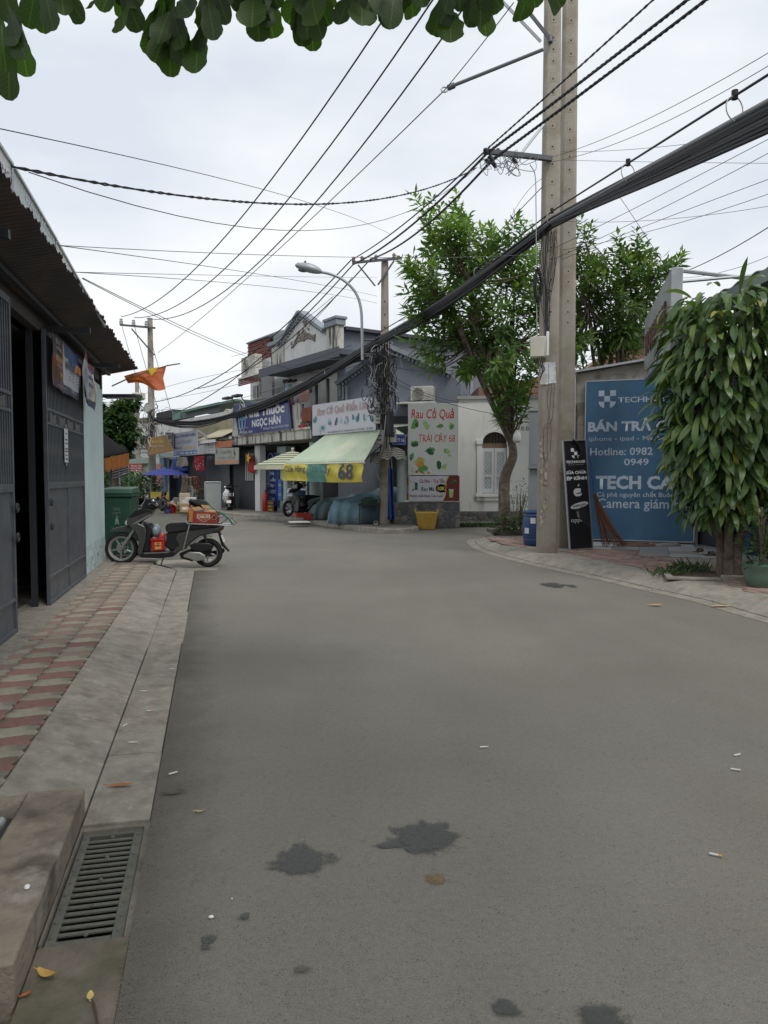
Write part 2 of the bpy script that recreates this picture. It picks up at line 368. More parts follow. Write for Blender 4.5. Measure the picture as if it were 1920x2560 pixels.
def paver(w, d, mat):                                 # wavy interlocking paver with a notch
    n = 10; e1 = []; e2 = []
    for i in range(n + 1):
        t = i/n; wv = .012*math.sin(2*math.pi*t) ; e1.append((-d/2 + wv, -w/2 + w*t)); e2.append((d/2 + wv, -w/2 + w*t))
    def zig(p, q, s): return [(p[0]*.75+q[0]*.25, p[1] + s*.0), (p[0]*.55+q[0]*.45, p[1] + s*.016), (p[0]*.3+q[0]*.7, p[1] - s*.012)]
    poly = e1 + zig(e1[-1], e2[-1], 1) + e2[::-1] + zig(e2[0], e1[0], 1)
    mb = MB(); mb.prism([(x*.965, y*.975) for x, y in poly], 0, .05, 'z'); return mb
MB().box(11.98, 13.6, -.35, .66, -.02, .003).build('apron', CONC, pav)
proto = {}
PD, PW = .165, .24
TRF = M('paver_red_faded', (.27, .19, .155), .88, .15, 22, .4, 90, col2=(.2, .165, .14), mscale=6, rnd=.12)
for nm, mt, w in (('f', TRF, PW), ('fh', TRF, PW/2), ('r', TRED, PW), ('g', TGRY, PW), ('rh', TRED, PW/2), ('gh', TGRY, PW/2)):
    proto[nm] = paver(w, PD, mt).build('paver', mt, pav, bevel=.005, smooth=50)
first = set(proto)
row = 0; x = 3.42
while x < 12.0:
    for ci, (yc, hw) in enumerate(((.782, 0), (1.024, 0), (1.19, 1))):
        red = (row + ci) % 2 == 0
        key = (('f' if rr.random() < (x - 4.6)/4 else 'r') if red else 'g') + ('h' if hw else '')
        xx = x + (PD/2 if ci == 1 else 0) * 0
        loc = (xx + rr.uniform(-.003, .003), yc + rr.uniform(-.003, .003), PAVZ - .052 + rr.uniform(-.004, .004))
        rot = (rr.uniform(-.012, .012), rr.uniform(-.012, .012), rr.uniform(-.015, .015))
        if key in first: first.discard(key); proto[key].location = loc; proto[key].rotation_euler = rot
        else: link_copy(proto[key], pav, loc, rot)
    row += 1; x += PD
# ------------------------------------------------------------------ drain grate
gr = thing('drain_grate', 'cast iron slotted drain grate in the gutter beside the raised concrete block', 'drain grate', SL @ Matrix.Translation((GX0, GY0 - .012, -.012)))
GL, GW = GX1 - GX0, .245
MB().box(0, GL, 0, .04, -.03, 0).build('frame_bar', IRON, gr, bevel=.004)
MB().box(0, GL, GW - .032, GW, -.03, 0).build('frame_bar', IRON, gr, bevel=.004)
MB().box(0, .03, .04, GW - .032, -.03, -.001).build('frame_bar', IRON, gr)
MB().box(GL - .03, GL, .04, GW - .032, -.03, -.001).build('frame_bar', IRON, gr)
NS = 18; st = (GL - .06) / NS; b0 = None
for i in range(1, NS):
    if b0 is None: b0 = MB().box(-.0085, .0085, .038, GW - .03, -.012, -.002).build('slat', IRON, gr, bevel=.003); b0.location = (.03 + st*i, 0, 0)
    else: link_copy(b0, gr, (.03 + st*i, 0, 0))
s0 = None
for i in range(9):
    for yy in (.02, GW*.5, GW - .016):
        if i % 2 and yy == GW*.5: continue
        if s0 is None: s0 = MB().lathe([(.009, -.002), (.008, .003), (.004, .005), (0, .005)], 8).build('stud', IRON, gr); s0.location = (.05 + i*.085, yy, 0)
        else: link_copy(s0, gr, (.05 + i*.085, yy, 0))
# ------------------------------------------------------------------ raised concrete inlet block
bl = thing('inlet_block', 'raised weathered concrete inlet block with grey steel pipe beside the drain grate', 'concrete block', SL @ Matrix.Translation((2.15, .285, 0)))
def rough_box(x0, x1, y0, y1, z0, z1, amp, seed, n=10):
    mb = MB(); bm = bmesh.new(); bmesh.ops.create_cube(bm, size=1)
    bmesh.ops.subdivide_edges(bm, edges=bm.edges, cuts=n, use_grid_fill=True)
    for v in bm.verts:
        p = Vector((x0 + (v.co.x+.5)*(x1-x0), y0 + (v.co.y+.5)*(y1-y0), z0 + (v.co.z+.5)*(z1-z0)))
        q = mnoise.noise_vector(p*9 + Vector((seed, 0, 0))) * amp + mnoise.noise_vector(p*30 + Vector((seed, 4, 0))) * amp*.35; v.co = p + q
    bm.verts.index_update(); mb.add([v.co[:] for v in bm.verts], [[v.index for v in f.verts] for f in bm.faces]); bm.free(); return mb
BLK = M('weathered_block', (.23, .195, .15), .9, .25, 7, .6, 30, col2=(.1, .086, .07), mscale=3.2, lo_=.48, hi_=.66, col3=(.27, .245, .2), m3=5, lo3=.55, hi3=.7)
rough_box(0, 1.22, 0, .235, -.1, .125, .006, 1).build('rim', BLK, bl, bevel=.01, smooth=60)
rough_box(1.0, 1.22, .236, 1.3, -.1, .118, .005, 2).build('rim', BLK, bl, bevel=.01, smooth=60)
rough_box(-.3, 1.0, .28, 1.25, -.1, .075, .004, 3).build('lid', CONCD, bl, smooth=60)
MB().box(-.3, .98, .238, .262, -.1, .1).build('angle_bar', STEELD, bl)
MB().cyl((-.25, .284, .105), (.98, .284, .105), .023, n=12).build('pipe', M('grey_pipe', (.3, .32, .32), .45, .2, 15, metal=.4, col2=(.2, .18, .15), mscale=8), bl)
MB().tube(smooth_path([(.45, .3, .13), (.5, .38, .1), (.42, .5, .09), (.46, .7, .085)]), .0025, 5).build('wire', STEELD, bl)
# ------------------------------------------------------------------ left shop house
LH = thing('shop_house', 'low shop house with pale blue end wall and wide corrugated metal roof', 'building', SL)
PBLUE = M('pale_blue_plaster', (.58, .7, .7), .8, .06, 3, .12, 30, col2=(.52, .63, .63), mscale=1.2, col3=(.25, .36, .35), m3=6, lo3=.62, hi3=.75)
PBLUEW = M('pale_blue_worn', (.55, .66, .66), .85, .1, 4, .2, 30, col2=(.16, .2, .19), mscale=9, lo_=.5, hi_=.66)
LEND = 12.85; TOPZ = 3.2
MB().box(10.74, LEND, WALLY, WALLY + .2, .5, TOPZ - .25).build('wall', PBLUE, LH, bevel=.006)
MB().box(10.74, LEND, WALLY, WALLY + .2, 0, .5).build('wall', PBLUEW, LH)
MB().box(LEND - .2, LEND, WALLY + .2, 8, 0, TOPZ).build('wall', PBLUE, LH); MB().box(LEND - .23, LEND - .203, WALLY + .2, 8, .1, TOPZ).build('shade_lining', M('room_shade', (.05, .05, .052), .9, .15), LH)  # added thin sheet, the room's shade put into its colour
DARKW = M('room_shade', (.05, .05, .052), .9, .15)  # shade of the room put into the wall and ceiling colour
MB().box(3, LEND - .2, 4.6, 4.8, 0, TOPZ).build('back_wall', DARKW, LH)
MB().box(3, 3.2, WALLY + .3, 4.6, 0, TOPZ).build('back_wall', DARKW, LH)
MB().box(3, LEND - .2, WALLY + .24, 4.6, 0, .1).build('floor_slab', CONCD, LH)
BRN = M('dim_counter', (.045, .034, .028), .8, .2)
MB().box(6.4, 8.32, WALLY + .5, WALLY + .6, .1, 1.45).build('counter', BRN, LH)
MB().box(7.2, 10.6, 2.6, 2.64, 2.1, 2.15).build('rail', STEELD, LH)
MB().box(3, LEND, WALLY + .01, WALLY + .11, 3.02, 3.16).build('beam', M('beam_steel', (.06, .055, .052), .6, .2), LH)
MB().box(8.33, 8.385, WALLY + .08, WALLY + .14, .1, 3.02).build('post', STEELD, LH)
MB().box(12.6, 12.7, WALLY - .02, WALLY + .08, 2.9, 3.2).build('post', STEELD, LH)
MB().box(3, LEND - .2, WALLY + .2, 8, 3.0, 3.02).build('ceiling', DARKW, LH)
CORR = M('corrugated_dark', (.05, .045, .044), .55, .15, 5, metal=.2, col2=(.075, .055, .045), mscale=2)
OVER = .5
r_ = MB(); NR = int(10.8/.076)*4
def roofz(x, y): return 3.2 + .32*(WALLY - y) * (y < WALLY) - .1 * max(0, y - WALLY) + .013*math.cos(2*math.pi*x/.076)
def roofp(u, v):
    x = 2.7 + u*10.8; y = WALLY - OVER + v*(3.3 + OVER) 
    if v == 0: y += .012*math.sin(x*7.3) + .01*math.sin(x*23)
    return (x, y, roofz(x, y))
r_.grid(NR, 4, roofp); r_.build('roof', CORR, LH, solid=.004, smooth=80, recalc=False)
for yy in (WALLY - .12,): MB().box(2.7, 12.95, yy, yy + .05, roofz(.038, yy) - .072, roofz(.038, yy) - .03).build('purlin', STEELD, LH)
for xx in (5.3, 8.63, 11.3): MB().box(xx, xx + .05, WALLY - OVER + .05, WALLY + .1, 3.06, 3.12).build('bracket', STEELD, LH)
# sign boards standing on the eave
SG1 = M('sign_lilac', (.8, .79, .83), .5, .06); SG2 = M('sign_grey_green', (.5, .56, .57), .5, .08); SG3 = M('sign_cream', (.76, .77, .72), .5, .08); SGT = M('sign_white', (.7, .72, .74), .5, .03); DKT = M('sign_dark_text', (.12, .12, .17), .6)
for nm, lab, x0, x1, h0, h1, mt, tx, tm in (
    ('roof_sign', 'lilac white roof sign board with faint grey letters, nearest along the corrugated eave', 2.9, 5.32, .3, .3, SG1, 'NHÀ THUỐC PHÂN PHỐI', DKT),
    ('roof_sign', 'grey green roof sign board reading GẠO SẠCH on the corrugated eave', 5.36, 6.72, .3, .245, SG2, 'GẠO SẠCH', SGT),
    ('roof_sign', 'plain cream roof sign board at the far end of the corrugated eave', 6.74, 9.6, .24, .08, SG3, None, None)):
    t = thing(nm, lab, 'sign', SL @ Matrix.Translation((0, WALLY - OVER + .025, 3.24)), 'sign boards on the corrugated roof edge')
    MB().prism([(x0, .135), (x1, .135), (x1, max(h1, .15)), (x0, h0)], 0, .07).build('panel', mt, t)
    MB().tube([(x0, -.004, h0), (x1, -.004, h1)], .014, 4).build('trim', GALV, t); MB().box(x1 - .02, x1, -.006, .076, .13, max(h1, .15)).build('trim', GALV, t)
    if tx: text(tx, tm, t, (x0+x1)/2 + (.35 if tm is DKT else .1), .2 if tm is DKT else .215, .05 if tm is DKT else .07, (x1-x0)*.7)
# ------------------------------------------------------------------ folding steel gates
def gate(x0, x1, lab, lugx):
    g = thing('steel_gate', lab, 'gate', SL @ Matrix.Translation((0, WALLY - .04, .1)), 'grey steel gate leaves of the low shop house')
    H = 2.95; W = .045
    for a, b, z0, z1 in ((x0, x0+W, 0, H), (x1-W, x1, 0, H), (x0+W, x1-W, 0, .06), (x0+W, x1-W, H-.06, H), (x0+W, x1-W, .3, .33), (x0+W, x1-W, 1.26, 1.33), (x0+W, x1-W, 1.95, 1.98), (x0+W, x1-W, 2.1, 2.13)):
        MB().box(a, b, 0, .04, z0, z1).build('frame_bar', STEEL, g, bevel=.003)
    xm = (x0+x1)/2; MB().box(xm - .02, xm + .02, 0, .038, .06, 1.26).build('frame_bar', STEEL, g, bevel=.003)
    MB().box(x0+W, x1-W, .02, .026, .06, 1.26).build('panel', STEEL, g)
    MB().box(x0+W, x1-W, .05, .056, 1.33, H-.06).build('back_sheet', BLACK, g)
    n = int((x1-x0-2*W)/.074); b0 = None
    for i in range(n):
        xx = x0 + W + (i+.5)*(x1-x0-2*W)/n
        if b0 is None: b0 = MB().box(-.012, .012, .01, .034, 1.33, H-.06).build('slat', STEEL, g); b0.location = (xx, 0, 0)
        else: link_copy(b0, g, (xx, 0, 0))
    PLQ = M('plaque_metal', (.14, .145, .14), .4, .3, 8, metal=.5)
    for i in range(4):
        xx = x0 + .18 + i*(x1-x0-.3)/4; MB().prism([(xx, 1.985), (xx+.33, 1.985), (xx+.33, 2.09), (xx+.2, 2.06), (xx, 2.095)], .004, .01).build('plaque', PLQ, g)
    for z in (1.12, .86):
        m_ = Matrix.Rotation(R(90), 4, 'X')
        MB().torus((lugx, -.02, z), .032, .013, m_, 14, 6).build('lock_lug', STEELD, g)
        MB().box(lugx-.05, lugx+.05, -.012, .0, z-.03, z+.03).build('lock_plate', STEEL, g)
    return g
gate(5.0, 7.02, 'grey steel gate leaf at the photo edge, before the dark doorway', 7.0)
gate(8.39, 10.72, 'grey steel gate leaf beside the pale blue wall, with banners above', 8.45)
nt_ = thing('paper_notice', 'white paper notice taped to the bars of the grey gate', 'notice', SL @ Matrix.Translation((0, WALLY - .048, 0)))
nt_.matrix_world = SL @ Matrix.Translation((-.25, WALLY - .048, .0))
MB().box(9.52, 9.74, -.003, 0, 1.66, 2.06).build('sheet', M('paper', (.6, .62, .62), .8, .04), nt_)
for i, (w, z) in enumerate(((.1, 2.0), (.16, 1.93), (.14, 1.885), (.17, 1.82), (.17, 1.79), (.13, 1.745), (.16, 1.7))): MB().box(9.63-w/2, 9.63+w/2, -.0045, -.0035, z-.007, z+.01).build('print_line', DKT, nt_)
MB().box(9.6, 9.66, -.0042, -.002, 2.05, 2.11).build('tape', M('tape', (.3, .3, .3), .3), nt_); MB().box(9.6, 9.66, -.0042, -.002, 1.62, 1.67).build('tape', M('tape', (.3, .3, .3), .3), nt_)
# ------------------------------------------------------------------ advertising banners over the gate
BNM = SL @ Matrix.Translation((0, WALLY - .1, 0))
def sag_banner(name, x0, x1, zt0, zt1, zb0, zb1, mats, split, lab, wob=.015, seed=0, grp='banners over the steel gate'):
    t = thing(name, lab, 'banner', BNM, grp); mb = MB()
    def fn(u, v):
        x = x0 + (x1-x0)*u; zt = zt0 + (zt1-zt0)*u - .04*math.sin(u*math.pi); zb = zb0 + (zb1-zb0)*u
        return (x, wob*(math.sin(u*9+seed) + math.sin(v*7+u*5+seed)) + .006*math.sin(u*31+seed), zb + (zt-zb)*v)
    nu, nv = 14, 12; mb.grid(nu, nv, fn)
    for j in range(nv):
        for i in range(nu): mb.m[j*nu+i] = split((i+.5)/nu, (j+.5)/nv)
    mb.build('sheet', mats, t, smooth=80, recalc=False)
    return t
BR_D = M('banner_dark', (.035, .028, .02), .45, .2); BR_R = M('banner_rust', (.2, .055, .028), .45, .2); BR_B = M('banner_brown', (.11, .055, .022), .45, .2); BR_P = M('banner_plum', (.09, .06, .08), .45, .1)
GOLD = M('banner_gold', (.55, .42, .12), .5, .15); BWH = M('banner_white', (.47, .5, .55), .45, .06); BBL = M('banner_blue', (.03, .07, .2), .45, .15); BNV = M('banner_navy', (.06, .065, .11), .45, .1); BOR = M('banner_orange', (.5, .2, .05), .45, .1); BRD = M('banner_red', (.22, .05, .04), .45, .15)
b1 = sag_banner('banner', 8.74, 9.66, 3.06, 3.0, 2.28, 2.22, [BR_D, BR_R, BR_B, BR_P], lambda u, v: 0 if v > .58 + .1*u else 1 if v > .44 - .1*u else 2 if v > .16 else 3, 'dark brown festive banner with gold letters hung over the grey gate', .008)
text('TẾT VUI', M('banner_pale', (.5, .55, .6), .5), b1, 8.96, 2.9, .09, .3, y=-.03); text('ĐÓN LỘC', M('banner_pale', (.5, .55, .6), .5), b1, 9.1, 2.8, .07, .45, y=-.03); text('BOLIVIA SỐ', GOLD, b1, 9.2, 2.68, .13, .8, y=-.03)
text('TRÚNG NGAY', M('banner_pink', (.5, .3, .25), .5), b1, 9.2, 2.56, .04, .7, y=-.03); text('07/1/2025', GOLD, b1, 9.35, 2.44, .07, .45, y=-.03); text('HOTLINE LIÊN HỆ CỬA HÀNG', M('banner_pale', (.5, .55, .6), .5), b1, 9.25, 2.28, .03, .7, y=-.03)
for dx, dz, a in ((.62, .02, .2), (.68, .06, -.1), (.74, 0, -.35)): MB().prism([(8.74+dx-.02, 2.7+dz), (8.74+dx+.02, 2.7+dz), (8.74+dx+.02*math.cos(a)+a*.1, 2.92+dz)], -.033, -.031).build('flame_print', GOLD, b1)
b2 = sag_banner('banner', 9.67, 10.68, 3.0, 2.99, 2.2, 2.2, [BBL, BWH, BNV], lambda u, v: 0 if v > .8 - .12*math.sin(u*2.6) else 1 if v > .17 else 2, 'white and blue price table banner hung over the grey gate', .006, 2)
for i in range(4):
    x = 9.77 + i*.23; MB().box(x, x+.17, -.034, -.032, 2.62, 2.75).build('price_box', BBL if i < 2 else BOR, b2)
    for k in range(4): MB().box(x+.04, x+.12, -.034, -.032, 2.42 + k*.05, 2.435 + k*.05).build('print_line', M('print_grey', (.2, .22, .27), .6), b2)
text('BẢNG GIÁ', BWH, b2, 10.15, 2.27, .06, .35, y=-.03)
b3 = sag_banner('banner', 10.6, 11.42, 2.99, 2.86, 2.1, 2.0, [BRD, BWH, M('banner_gloss', (.4, .36, .32), .15, .3, 9), BNV], lambda u, v: 0 if v > .86 else 3 if v < .14 else 2 if u > .55 else 1, 'crumpled glossy white and red banner hanging past the pale blue wall', .02, 4)
def refit(t, ox0, ox1, nx0, nx1, oz0, oz1, nz0, nz1, dy=0):
    sx, sz = (nx1-nx0)/(ox1-ox0), (nz1-nz0)/(oz1-oz0); t.matrix_world = BNM @ Matrix.Translation((nx0 - ox0*sx, dy, nz0 - oz0*sz)) @ Matrix.Diagonal((sx, 1, sz, 1))
refit(b1, 8.74, 9.66, 8.43, 9.02, 2.25, 3.03, 2.46, 3.05); refit(b2, 9.67, 10.68, 9.03, 10.02, 2.2, 3.0, 2.45, 3.03); refit(b3, 10.6, 11.42, 9.98, 11.02, 2.05, 2.93, 2.44, 3.05, -.05)
for k in range(6): MB().box(10.68 + (k % 2)*.16, 10.8 + (k % 2)*.16, -.062, -.06, 2.35 + (k//2)*.14, 2.42 + (k//2)*.14).build('print_line', BBL, b3)
# ------------------------------------------------------------------ right-hand kerb, pavement
def resample(pts, n):
    pts = [Vector(p) for p in pts]; L = [0]
    for a, b in zip(pts, pts[1:]): L.append(L[-1] + (b-a).length)
    out = []
    for i in range(n+1):
        d = L[-1]*i/n; k = max(j for j in range(len(L)) if L[j] <= d + 1e-9); k = min(k, len(pts)-2)
        out.append(pts[k].lerp(pts[k+1], (d-L[k])/max(1e-9, L[k+1]-L[k])))
    return out
OUT = [Vector((5.6, 2.0, 0)), Vector((4.75, 4.9, 0))] + [gd(*p) for p in ((1920,1559),(1747,1508),(1602,1475),(1457,1441),(1313,1410),(1207,1381),(1172,1363))] + [Vector((1.95, 17.2, 0)), Vector((2.35, 17.75, 0)), Vector((3.4, 18.15, 0)), Vector((6, 18.9, 0)), Vector((9, 19.6, 0))]
OUT = [Vector((p.x, p.y, 0)) for p in smooth_path(OUT, 4)]
def offset(pl, d):
    o = []
    for i, p in enumerate(pl):
        t = (pl[min(i+1, len(pl)-1)] - pl[max(i-1, 0)]).normalized(); o.append(p + Vector((t.y, -t.x, 0)) * d)
    return o
NK = 60
k0 = resample(OUT, NK); k1 = offset(k0, .19); k1b = offset(k0, .2); k2 = offset(k0, .42); k3 = offset(k0, .58)
kerb_r = thing('right_kerb', None, None, kind='structure')
def strip(name, mat, parent, rows, zs, i0, i1, lo_z=-.05):
    mb = MB(); n = i1 - i0; w = len(rows)
    vs = [(rows[j][i].x, rows[j][i].y, zs[j]) for i in range(i0, i1+1) for j in range(w)]
    fs = [(a*w+j, a*w+j+1, (a+1)*w+j+1, (a+1)*w+j) for a in range(n) for j in range(w-1)]
    k = len(vs); vs += [(rows[0][i].x, rows[0][i].y, lo_z) for i in range(i0, i1+1)]; fs += [(k+a, a*w, (a+1)*w, k+a+1) for a in range(n)]
    return mb.add(vs, fs).build(name, mat, parent, smooth=50)
for a, b in ((0, 12), (12, 20), (20, 27), (27, 34), (34, 42), (42, 60)):
    strip('concrete_slab', CONC, kerb_r, [k0, k1], [.006, .01], a, b)
    strip('kerb_slab', CONC, kerb_r, [k1b, k2, k3], [.016, .085, .12], a, b)
CRK = M('crack_dirt', (.05, .042, .03), .95, .2)
strip('joint', CRK, kerb_r, [k1, k1b], [.004, .004], 0, NK)
pv = thing('right_pavement', None, None, kind='structure')
pp = [(p.x, p.y, .118) for p in k3] + [(14, 19.6, .118), (14, 0, .118)]
MB().poly(pp).build('paving_bed', CONC, pv)
# red pavers and mixed ceramic tiles in front of the phone shop
PR = M('paver_faded_red', (.27, .175, .145), .85, .2, 15, .3, 80, col2=(.24, .2, .16), mscale=5, rnd=.25)
pA = Vector((3.35, 13.0, 0)); 
TW = frame(at(1437, 1352, 15.55)[:2], at(1745, 1352, 14.75)[:2])       # phone-shop board wall
p0 = MB().box(-.1, .1, -.05, .05, 0, .012).build('paver', PR, pv, bevel=.004); used0 = False
rr = random.Random(9)
def in_poly(x, y, poly):
    c = False; j = len(poly)-1
    for i in range(len(poly)):
        if (poly[i][1] > y) != (poly[j][1] > y) and x < (poly[j][0]-poly[i][0])*(y-poly[i][1])/(poly[j][1]-poly[i][1]) + poly[i][0]: c = not c
        j = i
    return c
redz = [tuple(gd(x, y, .12)[:2]) for x, y in ((1400,1378),(1480,1371),(1600,1380),(1700,1410),(1760,1440),(1690,1440),(1560,1412))]
redz2 = [tuple(gd(x, y, .12)[:2]) for x, y in ((1215,1343),(1325,1343),(1325,1366),(1290,1368),(1240,1356))]
redz3 = [tuple(gd(x, y, .12)[:2]) for x, y in ((1790,1450),(1990,1455),(1990,1495),(1880,1480))]
ang = math.atan2(-.9, .35)
for zone in (redz, redz2, redz3):
    cx = sum(p[0] for p in zone)/len(zone); cy = sum(p[1] for p in zone)/len(zone)
    for i in range(-18, 19):
        for j in range(-22, 23):
            lx = (i + (j % 2)*.5)*.206; ly = j*.106
            x = cx + lx*math.cos(ang) - ly*math.sin(ang); y = cy + lx*math.sin(ang) + ly*math.cos(ang)
            if not in_poly(x, y, zone) or rr.random() < .06: continue
            loc = (x, y, .1165 + rr.uniform(-.001, .003)); rot = (rr.uniform(-.01, .01), rr.uniform(-.01, .01), ang + rr.uniform(-.02, .02))
            if not used0: used0 = True; p0.location = loc; p0.rotation_euler = rot
            else: link_copy(p0, pv, loc, rot)
CT_ = [M('ceramic_%s' % n, c, .35, .1, 8, rnd=.1, col2=(.25, .22, .18), mscale=4, lo_=.52, hi_=.7) for n, c in (('white', (.42, .44, .43)), ('grey', (.27, .29, .3)), ('beige', (.33, .29, .24)), ('slate', (.17, .19, .21)))]
tp = [MB().box(-.245, .245, -.245, .245, 0, .012).build('ceramic_tile', m, pv, bevel=.003) for m in CT_]; usedt = set()
for i in range(6):
    for j in range(5):
        x, y, _ = TW @ Vector((.55 + i*.5 + (.0), -.3 - j*.5, 0)); px = 960 + F*x/y
        k = rr.choice((0, 0, 0, 1, 2, 3, 1)); a = math.atan2(TW[1][0], TW[0][0])
        if j > 2 and i < 2: continue
        loc = (x, y, .1215 + rr.uniform(0, .002)); rot = (0, 0, a + rr.uniform(-.015, .015))
        if k not in usedt: usedt.add(k); tp[k].location = loc; tp[k].rotation_euler = rot
        else: link_copy(tp[k], pv, loc, rot)
for k in range(4):
    if k not in usedt: bpy.data.objects.remove(tp[k])
# ------------------------------------------------------------------ twin concrete utility poles
PCON = M('pole_concrete', (.315, .288, .24), .85, .1, 5, .25, 40, col2=(.25, .215, .165), mscale=1.6, col3=(.4, .36, .29), m3=14, lo3=.6, hi3=.75)
def square_pole(name, lab, x, y, w0, w1, h, rotz, grp, z0=.1, holes=True, hz0=4.3):
    t = thing(name, lab, 'utility pole', Matrix.Translation((x, y, z0)) @ Matrix.Rotation(rotz, 4, 'Z'), grp)
    mb = MB(); ring = []
    for k, (z, w) in enumerate(((0, w0), (h, w1))):
        c = w*.16; q = w/2
        ring += [(-q+c, -q, z), (q-c, -q, z), (q, -q+c, z), (q, q-c, z), (q-c, q, z), (-q+c, q, z), (-q, q-c, z), (-q, -q+c, z)]
    mb.add(ring, [(i, (i+1) % 8, (i+1) % 8+8, i+8) for i in range(8)] + [tuple(range(7, -1, -1)), tuple(range(8, 16))])
    mb.build('shaft', PCON, t, smooth=50, bevel=.008)
    if holes:
        HOL = M('pole_hole', (.05, .04, .03), .9); RIM = M('pole_recess', (.32, .28, .22), .9, .1); first = None; z = hz0; k = 0; r2 = random.Random(int(x*100))
        while z < h - .1:
            w = w0 + (w1-w0)*z/h
            for nm, s, mt, dep in (('recess_plate', .045, RIM, .003), ('bolt_hole', .013, HOL, .006)):
                MB().box(-s, s, -w/2 - dep, -w/2 + .005, z - s, z + s).build(nm, mt, t)
            z += r2.choice((.24, .3, .36, .2)); k += 1
    return t
PL = gd(1367, 1380, .12); PRt = gd(1409, 1372, .12)
pole1 = square_pole('utility_pole', 'tall square concrete utility pole with cable box and torn posters, front of the twin pair', PL.x, PL.y, .355, .255, 12.2, R(-4), 'concrete utility poles')
pole2 = square_pole('utility_pole', 'tall square concrete utility pole behind the black leaning shop sign, rear of the twin pair', 3.49, PL.y + .92, .34, .25, 12.2, R(-4), 'concrete utility poles')
PY = PL.y - .16
POST = M('poster_white', (.6, .62, .64), .8, .06, 5, col2=(.42, .42, .4), mscale=6)
def front(px, py, off=.02):
    z = at(px, py, PL.y).z; return at(px, py, PL.y - .5*(.355 - .1*max(0, z)/12.2) - .012 - off)
# torn posters, peeling paper
ps = thing('torn_poster', 'torn white paper posters wrapped round the front twin pole', 'poster', Matrix.Translation(front(1368, 930)))
def pq(pts, mat, nm, par, o0, off): 
    mb = MB(); q = [Vector(front(x, y, off)) - o0 for x, y in pts]
    mb.poly(q).build(nm, mat, par, smooth=0)
o0 = front(1368, 930)
pq([(1352,908),(1371,905),(1371,961),(1350,961)], POST, 'sheet', ps, o0, .0); pq([(1372,905),(1389,906),(1390,957),(1372,959)], POST, 'sheet', ps, o0, .003)
fm = Matrix.Translation(Vector((0, 0, 0)))
text('T|CO', DKT, ps, .115, .135, .05, .1, y=-.012); text('TU', DKT, ps, .15, .06, .045, .05, y=-.012); text('SVL', DKT, ps, -.08, .1, .04, .07, y=-.012)
pe = M('peeled_paper', (.36, .34, .3), .9, .3, 20, col2=(.28, .24, .18), mscale=14, lo_=.42, hi_=.52)
pp_ = thing('peeled_poster', 'peeling scraps of old white posters low on the front twin pole', 'poster', Matrix.Translation(front(1350, 1200)))
o1 = front(1350, 1200); r3 = random.Random(3)
for i in range(26):
    y = 1105 + i*8.2 + r3.uniform(-4, 4); x = 1352 + r3.uniform(0, 15)*(1 if i % 3 else .4); a, b = r3.uniform(1.5, 5), r3.uniform(3, 9)
    pq([(x-a, y-b), (x+a*.6, y-b*r3.uniform(.5, 1)), (x+a, y+b*.8), (x-a*.5, y+b)], pe, 'scrap', pp_, o1, .003 + .001*(i % 3))
# cable box on the pole
JB = M('beige_box', (.52, .5, .42), .5, .06, 4)
jb = thing('junction_box', 'beige junction box strapped to the side of the front twin pole', 'junction box', Matrix.Translation(front(1352, 895, .05)) @ Matrix.Rotation(R(-20), 4, 'Z'))
MB().box(-.16, .1, -.12, .08, 0, .36).build('body', JB, jb, bevel=.012); MB().box(-.165, .085, -.14, -.122, .01, .35).build('lid', JB, jb, bevel=.006)
MB().box(.105, .15, -.1, -.05, .02, .44).build('conduit', WHITE, jb, bevel=.01)
for k in range(3): MB().tube(smooth_path([(-.06+k*.04, -.03, 0), (-.02+k*.03, -.05, -.12), (.04+k*.02, -.06, -.22), (.0, -.07, -.4 + k*.05)]), .008, 6).build('cable', CABLE, jb)
# steel arms
ARM = M('arm_steel', (.11, .115, .125), .55, .1, 8, metal=.3)
def armset():
    a = thing('pole_crossarm', 'black steel crossarm and pale strut carrying wires on the front twin pole', 'crossarm', Matrix.Translation(front(1367, 395, .04)))
    o = front(1367, 395, .04)
    MB().tube([front(1380, 397, .04)-o, front(1208, 378, .05)-o], .055, 4).build('arm', ARM, a)
    MB().tube([front(1360, 310, .03)-o, front(1302, 385, .06)-o], .03, 4).build('strut', GALV, a)
    for x, y in ((1212, 372), (1222, 390), (1230, 405), (1215, 398), (1282, 395)): MB().cyl(front(x, y, .1)-o, front(x+9, y+13, .1)-o, .035, .03, 8).build('wire_clamp', BLACK, a)
    MB().cyl(front(1245, 372, .05)-o, front(1245, 384, .05)-o, .03).build('bolt', BLACK, a)
    return a
armset()
st = thing('steel_strut', 'grey steel tube strut reaching out from the front twin pole to a wire clamp', 'strut', Matrix.Translation(front(1352, 126)))
o = front(1352, 126); MB().tube([front(1357, 124, 0)-o, front(1128, 216, .0)-o], .032, 8).build('tube', ARM, st)
MB().torus(front(1111, 224, 0)-o, .055, .014, Matrix.Rotation(R(70), 4, 'X')).build('ring', GALV, st); MB().cyl(front(1120, 220, 0)-o, front(1136, 213, 0)-o, .05).build('clamp', ARM, st)
br = thing('steel_bracket', 'pair of grey steel braces angling up from the front twin pole into the leaves', 'bracket', Matrix.Translation(front(1375, 100)))
o = front(1375, 100); MB().tube([front(1376, 98, .02)-o, front(1270, -35, .05)-o, front(1245, -70, .05)-o], .035, 4).build('brace', ARM, br); MB().tube([front(1352, 104, -.1)-o, front(1262, 10, -.05)-o, front(1230, -30, -.05)-o], .03, 4).build('brace', GALV, br)
MB().cyl(front(1376, 90, .02)-o, front(1376, 106, .05)-o, .04).build('bolt', ARM, br)
